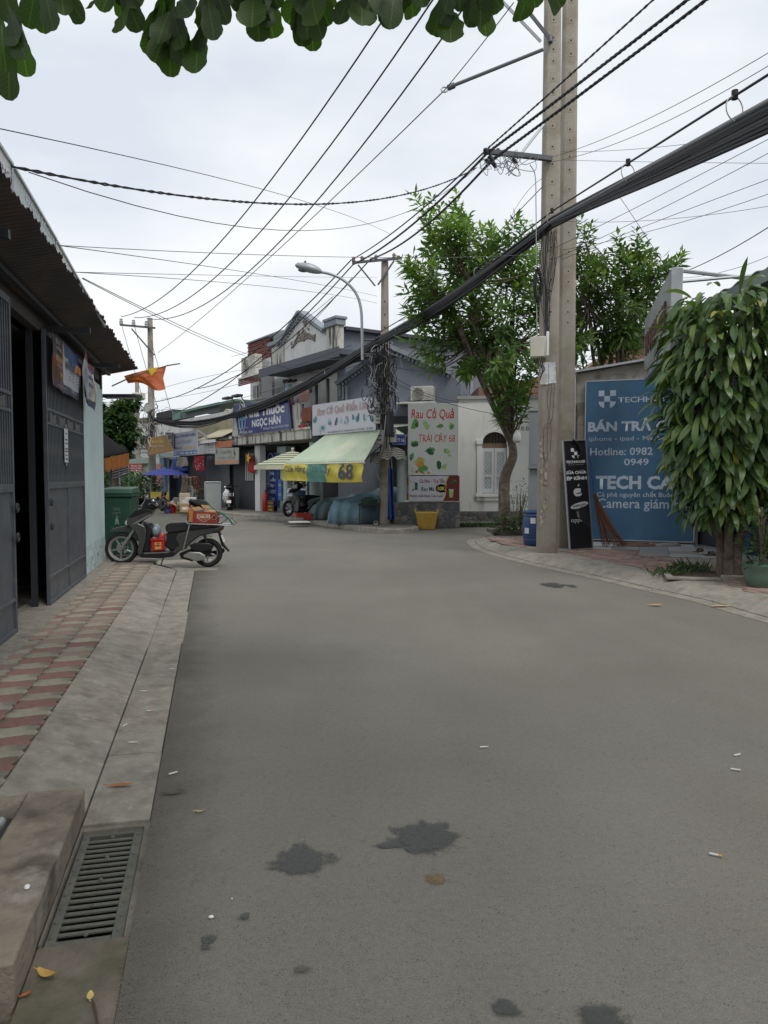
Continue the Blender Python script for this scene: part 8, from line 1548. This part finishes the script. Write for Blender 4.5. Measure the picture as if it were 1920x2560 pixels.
# cartons and crates crowding the shops at the bend
rc_ = random.Random(71)
for i, (x, y, w, h, c, nm, lab) in enumerate(((470, 1281, .5, .35, (.35, .22, .1), 'goods_carton', 'brown carton before the hanging garments'), (478, 1278, .4, .55, (.5, .5, .48), 'goods_carton', 'tall white carton before the hanging garments'), (489, 1281, .45, .28, (.1, .16, .35), 'goods_crate', 'blue crate on the pavement by the clothes shop'), (497, 1279, .4, .4, (.36, .05, .05), 'goods_crate', 'red crate on the pavement by the clothes shop'), (462, 1276, .4, .7, (.4, .36, .26), 'goods_carton', 'stacked tan carton beside the yellow cart'), (448, 1274, .4, .5, (.16, .14, .13), 'goods_carton', 'dark carton behind the green sack'))):
    p = gd(x, y, .12); t = thing(nm, lab, nm.split('_')[1], Matrix.Translation(p) @ Matrix.Rotation(rc_.uniform(-.5, .5), 4, 'Z'), 'cartons and crates at the bend'); m = M('goods_%d' % i, c, .8, .2, 8)
    MB().box(-w/2, w/2, -w*.35, w*.35, 0, h).build('body', m, t, bevel=.015); MB().box(-w/2 - .015, w/2 + .015, -w*.36, w*.36, h*.82, h*.9).build('rim', m, t); MB().box(-w*.3, w*.3, -w*.355, -w*.35, h*.3, h*.6).build('label', POST, t)
# ------------------------------------------------------------------ overhead wires
def wire(lab, pts, r, m=CABLE, name='overhead_wire', grp='overhead wires', n=5): return MB().tube(pts, r, n).build(name, m, label=lab, cat='wire', group=grp, smooth=80)
def twist(pts, r, k=2, turns=60, m=CABLE, mb=None):
    mb = mb or MB(); P = [Vector(p) for p in pts]; P = [P[i].lerp(P[i+1], j/4) for i in range(len(P)-1) for j in range(4)] + [P[-1]]
    for s in range(k): mb.tube([p + Vector((0, math.cos(i*turns/len(P)*6.28 + s*6.28/k)*r, math.sin(i*turns/len(P)*6.28 + s*6.28/k)*r)) for i, p in enumerate(P)], r, 4)
    return mb
def dv(x, y): return (x*S, y*S)
A35 = 35.3; D13 = PL.y - .2
for i, (p, e, v, w) in enumerate(((( 262, 684), (885, -45), (600, 368), 'leftmost'), ((290, 686), (965, -45), (640, 410), 'middle'), ((317, 688), (1045, -45), (680, 440), 'rightmost'))): wire('thick black power line sweeping up from the bend pole insulators, %s of three' % w, arc_via(ad(*p, A35), ad(*e, D13), dv(*v), 28), .017, grp='three power lines from the bend pole')
wire('thin wire from the bend pole up to the steel strut ring', arc_via(ad(341, 762, A35), ad(960, 195, D13), dv(690, 455)), .01); wire('thin wire from the strut ring up into the leaves', arc(ad(960, 195, D13), ad(1110, 5, D13 - 1.5), .02), .008)
for i, (a, e, f, g, w) in enumerate((((1052, 322), (1405, 0), (758, 562), (335, 868), 'upper'), ((1053, 330), (1478, 0), (762, 572), (335, 905), 'middle'), ((1060, 348), (1518, 0), (800, 560), (420, 840), 'lower'))):
    a3 = ad(*a, D13); e3 = ad(*e, 9.6); ext = e3 + (e3 - a3)*.7; mb = MB(); rr0 = .01 if i == 0 else .015
    twist(arc(a3, ext, .03, 20), rr0, 2 if i == 0 else 3, 26, mb=mb); b3 = ma(*dv(*f), -.15); mb.tube(arc(a3, b3, .16 + .05*i, 16), rr0*1.5, 5); mb.tube(arc(b3, ad(*g, A35), .8, 18), .018, 5); mb.build('power_cable', CABLE, label='twisted black power cable through the steel crossarm, %s of three' % w, cat='power cable', group='three twisted power cables', smooth=80)
# messenger wire and big telecom bundle
B0, B1, B2, B3 = ad(1720, 205, 6.2), ad(1192, 482, D13 - .15), ma(*dv(818, 738), -.3), ad(333, 905, 35.1)
bun = thing('cable_bundle', 'very thick sagging bundle of black telecom cables crossing the whole view', 'cable bundle', Matrix.Translation(B1)); rb2 = random.Random(6); mb = MB()
B2b = at(*c5(120, 1085), 29.5)
spans = [(B0 + (B0-B1)*1.1, B1, .0, 34, .068), (B1, B2, .12, 22, .1), (B2, B2b, .2, 14, .11), (B2b, B3, .27, 14, .075)]
for k in range(64):
    mb.cur = 1 if k % 11 == 0 else 0; ph0, ph1 = rb2.uniform(0, 6.28), rb2.uniform(0, 6.28); rad = rb2.random()**.6; fr = rb2.uniform(1.5, 4); stray = rb2.random() < .12; pts = []; si = 0
    for (a, b, sg, n, R2) in (spans if k < 22 else spans[:3]):
        c = arc(a, b, sg, n)
        for i, p in enumerate(c[(0 if si == 0 else 1):]):
            ang_ = ph0 + .6*math.sin(si*2 + i*fr/n + ph1); rr2 = rad*R2*(1 + .25*math.sin(i*fr/n*2 + ph1)); d_ = Vector((.3*math.cos(ang_), math.cos(ang_)*.7, math.sin(ang_)*1.05))*rr2
            if stray: d_ += Vector((0, 0, -.1*abs(math.sin(math.pi*(i/n)))*(1 + .5*math.sin(k))))
            pts.append(p + d_ - B1)
        si += 1
    mb.tube(pts, rb2.uniform(.013, .026), 5)
cpts = []; crad = []
for si, (a, b, sg, n, R2) in enumerate(spans[:3]):
    for i, p in enumerate(arc(a, b, sg, n)[(0 if si == 0 else 1):]): cpts.append(p - B1); crad.append(R2*.62)
mb.cur = 0; mb.tube(cpts, crad, 9)
mb.build('strands', [CABLE, CABLEG], bun, kind='stuff', smooth=80, recalc=False)
_m0 = ad(1720, 152, 6.1); _m0 = _m0 + (_m0 - B1)*1.1
mess = arc(_m0, B1 + Vector((0, 0, .2)), .0, 34) + arc(B1 + Vector((0, 0, .2)), B2 + Vector((0, 0, .25)), .1, 16)[1:]
MB().tube([p - B1 for p in mess], .014, 5).build('messenger_wire', CABLE, bun)
LOOP = M('loop_white', (.4, .42, .42), .5)
def onpath(path, x): return min(path, key=lambda p: abs(960 + F*p.x/p.y - x*S))
for x in (1572, 1345, 1190, 1040): p = onpath(mess, x) - B1; MB().torus(p - Vector((0, 0, .115)), .11, .006, Matrix.Rotation(R(90), 4, 'X') @ Matrix.Rotation(R(25), 4, 'Y'), 18, 5).build('hanger_loop', LOOP, bun); MB().cyl(p + Vector((0, 0, -.03)), p + Vector((0, 0, .05)), .03).build('hanger_clamp', BLACK, bun)
cl_ = [arc(a, b, sg, 20) for a, b, sg, _, _ in spans]
for p in (cl_[2][6], cl_[1][12], cl_[1][5], cl_[1][17]): MB().torus(p - B1, .125, .008, Matrix.Rotation(R(80), 4, 'Y'), 18, 5).build('cable_tie', LOOP, bun)
# service drops and thin lines
tw_ = twist(arc_via(ad(26, 360, 4.9), ma(*dv(1030, 362), -7.9), dv(550, 438), 24), .0075, 2, 40); tw_.build('service_cable', CABLE, label='twisted service cable sagging from the roof sign to the twin pole crossarm', cat='service cable', smooth=80)
thin = [((0, 278), 5, (842, 505), 20, (420, 372), 'from the upper left edge to the middle pole'), ((62, 372), 5.3, (1030, 362), 13.3, (480, 484), 'sagging below the twisted service cable'), ((125, 530), 6.3, (1172, 548), 13.3, (640, 553), 'level across the sky from the roof sign'), ((125, 530), 6.3, (815, 640), 21.2, (500, 583), 'dipping from the roof sign to the middle pole'), ((163, 588), 7.2, (815, 600), 21.2, (660, 598), 'level from the far roof sign'), ((163, 588), 7.2, (815, 655), 21.2, (640, 626), 'low from the far roof sign to the middle pole'), ((178, 600), 7.6, (720, 812), 24, (430, 722), 'sloping from the roof to the white gable'), ((178, 602), 7.6, (660, 800), 25, (430, 728), 'sloping beside it to the red louvres'), ((348, 862), 35, (760, 745), 22, (520, 828), 'from the bend pole to the gable side, upper'), ((348, 885), 35, (820, 760), 21.2, (560, 850), 'from the bend pole to the middle pole, lower'), ((300, 855), 34, (830, 770), 21.2, (600, 788), 'thin from roof corner past the louvres'),
    ((1190, 340), 13.1, (1680, 102), 7.5, (1450, 232), 'rising from the twin poles, topmost at the upper edge'), ((1190, 350), 13.1, (1680, 130), 7.5, (1450, 258), 'rising from the twin poles, second at the upper edge'), ((1215, 328), 14, (1680, 282), 10, (1420, 318), 'nearly level right of the twin poles'), ((1215, 346), 14, (1680, 353), 10, (1420, 350), 'dead level right of the twin poles'), ((1180, 545), 13.1, (1680, 290), 9, (1420, 425), 'fanning out under the cable bundle, first'), ((1195, 560), 13.1, (1680, 320), 9, (1420, 455), 'fanning out under the cable bundle, second'), ((1215, 560), 13.9, (1680, 380), 9, (1420, 478), 'fanning out under the cable bundle, third'), ((1215, 540), 13.9, (1680, 412), 9.5, (1430, 492), 'fanning out under the cable bundle, fourth'), ((1218, 478), 14, (1680, 442), 11, (1480, 470), 'level over the trees by the roof sign'), ((1335, 420), 12, (1447, 592), 11.5, (1395, 510), 'dropping behind the cable bundle'), ((1400, 610), 16, (1680, 478), 10, (1540, 560), 'low over the dracaena'), ((1430, 600), 14, (1680, 545), 11, (1550, 590), 'short over the fascia sign'), ((940, 650), 21.1, (1175, 400), 13.3, (1060, 520), 'from the middle pole crossarm to the twin poles'), ((868, 573), 21.1, (1172, 640), 14, (1020, 612), 'from the middle pole across the mango tree'), ((1172, 385), 13.2, (1090, 500), 17, (1120, 440), 'dropping from the crossarm into the mango tree'), ((760, 600), 21.2, (610, 760), 27, (700, 670), 'from the middle pole to the louvred room'), ((720, 640), 22, (500, 770), 33, (600, 730), 'from the gable to the bend, highest'), ((820, 770), 21, (640, 800), 28, (730, 800), 'across the grey balcony roof'), ((830, 800), 21, (1010, 870), 21.5, (920, 850), 'from the middle pole to the vegetable panel top'), ((830, 815), 21, (1165, 905), 16, (1000, 880), 'from the middle pole past the vegetable panel'), ((835, 790), 21, (1120, 770), 17.5, (980, 800), 'from the middle pole into the mango crown')]
def via2(a3, b3, v, far):
    p_ = arc_via(a3, b3, v, 18)
    if far: d_ = p_[-1] - p_[-2]; p_ = p_ + [p_[-1] + d_*k_*2 + Vector((0, 0, .012*k_*k_)) for k_ in range(1, 7)]
    return p_
for a, ya, b, yb2, v, w in thin: wire('thin dark wire %s' % w, via2(ad(*a, ya), ad(*b, yb2), dv(*v), b[0] >= 1680), .0042 if ya < 16 else .0075, CABLEG if 'thin' in w or 'level' in w else CABLE, 'thin_wire', 'thin overhead wires', 4)
for i, (x, w) in enumerate(((303, 'leftmost'), (334, 'middle'), (366, 'rightmost'))): wire('down lead from the bend pole insulators to the cables below, %s of three' % w, arc(pa_(x, 808), pa_(x + 55 + i*5, 1000 + i*20), .05, 8), .012, CABLE, 'down_lead', 'down leads at the bend pole')
mb = MB(); rj = random.Random(15)                    # loose jumper loops at the crossarm and down the twin poles
for k in range(16): x0 = 1205 + rj.uniform(0, 90); p = [front(x0, 378 + rj.uniform(-4, 30), .12), front(x0 + rj.uniform(-30, 30), 405 + rj.uniform(0, 35), .14), front(x0 + rj.uniform(-20, 50), 410 + rj.uniform(-10, 30), .12), front(x0 + rj.uniform(10, 60), 388, .1)]; mb.tube(smooth_path(p), .006, 4)
mb.build('jumper_wires', CABLEG, label='loose grey jumper loops under the twin pole crossarm', cat='wires', kind='stuff', smooth=80)
mb = MB(); 
for k in range(14): x0 = 1346 + rj.uniform(0, 52); mb.tube(smooth_path([front(x0 + rj.uniform(-12, 12), 560 + rj.uniform(0, 20), .05), front(x0, 640 + rj.uniform(-30, 50), .04 + .03*rj.random()), front(1352 + rj.uniform(0, 24), 760 + rj.uniform(-40, 40), .03), front(1362 + rj.uniform(-5, 12), 860 + rj.uniform(-20, 20), .03)]), .006, 4)
for k in range(18): a0 = rj.uniform(0, 6); mb.tube([front(1345 + (7 + rj.uniform(-2, 5))*math.cos(a0 + t), 715 + (38 + rj.uniform(-8, 8))*math.sin(a0 + t), .1 + rj.uniform(-.05, .05)) for t in [i*.45 for i in range(15)]], .012, 4)
for k in range(3): mb.tube(smooth_path([front(1372 + k*7, 960, .02), front(1368 + k*6, 1010 + k*20, .02), front(1378 - k*9, 1070, .02), front(1376 - k*8, 1130 + 20*k, .02)]), .004, 4)
mb.build('pole_cables', CABLE, label='black cables and a coil running down the front twin pole', cat='cables', kind='stuff', smooth=80)
wire('white drop cable hanging from the crossarm beside the front twin pole', smooth_path([front(1325, 412, .1), front(1338, 440, .08), front(1340, 520, .05), front(1341, 640, .05), front(1342, 800, .05), front(1345, 870, .05)]), .009, M('cable_pale', (.35, .35, .34), .5), 'drop_cable', None)
# ------------------------------------------------------------------ stains and litter on the road
def stainmat(name, col, rough, soft=.28, amp=1.0):
    m, n, l = _nt(name); out = n.new('ShaderNodeOutputMaterial'); b = n.new('ShaderNodeBsdfPrincipled'); tr = n.new('ShaderNodeBsdfTransparent'); mx = n.new('ShaderNodeMixShader'); l.new(tr.outputs[0], mx.inputs[1]); l.new(b.outputs[0], mx.inputs[2]); l.new(mx.outputs[0], out.inputs[0])
    tc = n.new('ShaderNodeTexCoord'); mp = n.new('ShaderNodeMapping'); mp.inputs['Location'].default_value = (-1, -1, 0); mp.inputs['Scale'].default_value = (2, 2, 0); l.new(tc.outputs['Generated'], mp.inputs[0]); ln = n.new('ShaderNodeVectorMath'); ln.operation = 'LENGTH'; l.new(mp.outputs[0], ln.inputs[0])
    oi = n.new('ShaderNodeObjectInfo'); sd = n.new('ShaderNodeMath'); sd.operation = 'MULTIPLY'; l.new(oi.outputs['Random'], sd.inputs[0]); sd.inputs[1].default_value = 40
    def nz(sc, det): t = n.new('ShaderNodeTexNoise'); t.noise_dimensions = '4D'; t.inputs['Scale'].default_value = sc; t.inputs['Detail'].default_value = det; t.inputs['Roughness'].default_value = .7; l.new(mp.outputs[0], t.inputs['Vector']); l.new(sd.outputs[0], t.inputs['W']); return t.outputs['Fac']
    def ma2(op, a, c):
        k = n.new('ShaderNodeMath'); k.operation = op
        for i_, q_ in enumerate((a, c)):
            if isinstance(q_, float): k.inputs[i_].default_value = q_
            else: l.new(q_, k.inputs[i_])
        return k.outputs[0]
    r = ma2('ADD', ln.outputs['Value'], ma2('MULTIPLY', ma2('SUBTRACT', nz(2.0, 8), .5), amp*2.1)); mr = n.new('ShaderNodeMapRange'); mr.inputs['From Min'].default_value = .62 + soft*.5; mr.inputs['From Max'].default_value = .62 - soft*.5; l.new(r, mr.inputs['Value']); al = ma2('MULTIPLY', mr.outputs[0], ma2('ADD', .55, ma2('MULTIPLY', nz(14., 4), .6))); l.new(al, mx.inputs[0])
    cr = n.new('ShaderNodeMapRange'); cr.inputs['From Min'].default_value = .3; cr.inputs['From Max'].default_value = .7; cr.inputs['To Min'].default_value = .7; cr.inputs['To Max'].default_value = 1.5; l.new(nz(9., 5), cr.inputs['Value']); vv = n.new('ShaderNodeVectorMath'); vv.operation = 'SCALE'; vv.inputs[0].default_value = col; l.new(cr.outputs[0], vv.inputs['Scale']); l.new(vv.outputs[0], b.inputs['Base Color']); b.inputs['Roughness'].default_value = rough; return m
def stain(lab, px, py, rx, ry, seed, m, z=.004, ragged=.3):
    c = gd(px, py, z); w = abs(gd(px + rx, py, z).x - c.x)*1.6; d_ = abs(gd(px, py - ry, z).y - c.y)*1.6
    MB().quad((c.x-w, c.y-d_, z), (c.x+w, c.y-d_, z), (c.x+w, c.y+d_, z), (c.x-w, c.y+d_, z)).build('oil_stain', m, label=lab, cat='stain', group='dark stains on the road', smooth=0)
WET = stainmat('wet_asphalt', (.05, .053, .05), .55); BRS = stainmat('rusty_stain', (.16, .11, .055), .8, .5)
SMG = stainmat('smudge', (.09, .083, .072), .85, .5)
for i, (px, py, rx, ry, lab) in enumerate(((760, 2152, 68, 34, 'larger oval oil stain left of the ragged one on the road'), (1068, 2092, 76, 34, 'ragged dark oil stain, widest on the road'), (975, 2112, 34, 9, 'thin ragged tail of the widest oil stain'), (1265, 2520, 34, 20, 'small ragged oil stain at the bottom of the photo'), (1505, 2545, 55, 32, 'dark oil stain cut by the bottom edge of the photo'), (520, 2348, 18, 10, 'small dark drip above its smaller twin near the drain'), (514, 2366, 11, 6, 'smallest dark drip near the drain'), (610, 2290, 13, 8, 'round dark drip right of the drain grate'), (1382, 1462, 24, 5, 'long dark stain near the right kerb'), (1428, 1464, 10, 3, 'small dark stain beside the long one at the right kerb'), (430, 1977, 26, 9, 'smudged grey stain beside the left gutter'), (755, 2420, 18, 8, 'faint brown smudge low in the middle of the road'))): stain(lab, px, py, rx, ry, i + 3, WET if i < 10 else SMG, .004 + .0005*i)
stain('rusty orange smear below the ragged oil stain', 1090, 2196, 22, 12, 40, BRS, .004, .6)
def butt(i, px, py, a, lab, col):
    p = gd(px, py, .006); t = thing('cigarette_butt', lab, 'cigarette butt', Matrix.Translation((p.x, p.y, .008 if px > 400 else .016)) @ Matrix.Rotation(a, 4, 'Z'), 'cigarette butts on the road'); MB().cyl((-.018, 0, 0), (.014, 0, 0), .0045, n=8).build('paper', M('butt_white', (.6, .58, .54), .8), t); MB().cyl((.014, 0, 0), (.028, 0, 0), .0046, n=8).build('filter', M('butt_%s' % col[0], col[1], .8), t)
TAN = ('tan', (.5, .3, .14)); PALE = ('pale', (.55, .52, .47))
for i, (px, py, a, lab, c) in enumerate(((1208, 1868, .1, 'white cigarette butt alone in the middle of the road', PALE), (1841, 1888, .4, 'white cigarette butt, upper of two at the right edge', PALE), (1836, 1924, -.4, 'white cigarette butt, lower of two at the right edge', PALE), (1786, 2137, -.5, 'tan cigarette butt low on the right of the road', TAN), (430, 1934, .7, 'bent cigarette butt near the left gutter', PALE), (428, 1673, .5, 'cigarette butt on the gutter slab', PALE), (373, 1781, -.1, 'reddish cigarette butt on the gutter slab', TAN), (311, 1818, 1.3, 'cigarette butt in the kerb joint', PALE), (330, 1860, .1, 'thin cigarette butt low in the gutter', PALE), (358, 1731, .0, 'cigarette butt beside the kerb joint', PALE))): butt(i, px, py, a, lab, c)
def fallen(lab, px, py, z, L, W, a, m, curl=.25, tw=.2):
    p = gd(px, py, z); mb = MB(); n = 8; ca, sa_ = math.cos(a), math.sin(a)
    for i in range(n+1):
        t_ = i/n; w = W*math.sin(math.pi*min(1, .06 + t_*.92))**.8; x = (t_-.5)*L; zz = curl*L*(t_-.4)**2*2 + .004
        for k in (-1, 0, 1): y = k*w/2; mb.v.append((p.x + x*ca - y*sa_, p.y + x*sa_ + y*ca, z + zz + abs(k)*w*tw))
    for i in range(n):
        for j in range(2): mb.f.append((i*3+j, i*3+j+1, (i+1)*3+j+1, (i+1)*3+j)); mb.m.append(0)
    mb.tube([(p.x - .5*L*ca, p.y - .5*L*sa_, z + .08*L), (p.x - .72*L*ca, p.y - .72*L*sa_, z + .01)], .002, 4); mb.build('fallen_leaf', m, label=lab, cat='leaf', group='fallen leaves', smooth=80, recalc=False)
fallen('rusty orange fallen leaf lying across the gutter', 302, 1966, .012, .115, .03, .05, M('dead_leaf_rust', (.36, .11, .03), .6, .2, 30), .1); fallen('yellow curled fallen leaf below the drain grate', 118, 2443, .0, .085, .03, -.5, M('dead_leaf_yellow', (.48, .3, .07), .6, .2, 30), .4); fallen('tiny pale yellow leaf with stalk low by the gutter', 226, 2495, .0, .035, .02, 1.9, M('dead_leaf_pale', (.5, .4, .14), .6, .2, 30), .3); fallen('small orange leaf beside the concrete block foot', 66, 2490, .0, .03, .016, .6, M('dead_leaf_rust', (.36, .11, .03), .6, .2, 30)); fallen('pale tan curled leaf on the asphalt by the gutter', 502, 2031, .004, .05, .014, .0, M('dead_leaf_tan', (.5, .37, .19), .6, .2, 30), .5); fallen('dry brown leaf on the right gutter', 1640, 1514, .01, .16, .05, .0, M('dead_leaf_tan', (.5, .37, .19), .6, .2, 30), .1); fallen('flat tan leaf on the right kerb ramp', 1805, 1517, .012, .22, .06, -.1, M('dead_leaf_tan', (.5, .37, .19), .6, .2, 30), .05)
for i, (px, py, s_) in enumerate(((528, 2294, .01), (580, 2247, .004), (68, 2220, .014))): c = gd(px, py, .13 if px == 68 else .004); MB().ball(c + Vector((0, 0, s_*.3)), (s_, s_*.7, s_*.5), 8, 6, Matrix.Rotation(i, 3, 'Z')).build('paper_scrap', WHITE, label=('crumpled cream scrap on the asphalt near the drips', 'tiny white crumb on the asphalt near the drain', 'white lump of tissue on the concrete block')[i], cat='scrap')
MB().tube(smooth_path([gd(232, 2505, .004), gd(240, 2540, .006), gd(246, 2600, .006)]), .004, 5).build('twig', M('twig_brown', (.07, .05, .035), .9), label='thin brown twig at the bottom of the gutter', cat='twig')
rgv = random.Random(33); mb = MB()                    # loose grit along the gutter edge
for k in range(650):
    s_ = rgv.uniform(1.6, 12) if k < 350 else rgv.uniform(1.7, 3.4); p = sl(s_, -abs(rgv.gauss(0, .03)) + .012 if k < 600 else rgv.uniform(-.08, .03), .003); r = rgv.uniform(.0008, .0034); mb.ball(p, (r, r*rgv.uniform(.6, 1), r*.6), 5, 3)
for k in range(420): p = Vector((rgv.uniform(-1, 3.5), rgv.uniform(2, 9), .002)); r = rgv.uniform(.001, .0035); mb.ball(p, (r, r, r*.6), 4, 3)
mb.build('gravel', M('grit', (.16, .15, .135), .9, .4, 40), label='loose dark grit scattered along the gutter and asphalt', cat='grit', kind='stuff', smooth=0, recalc=False)
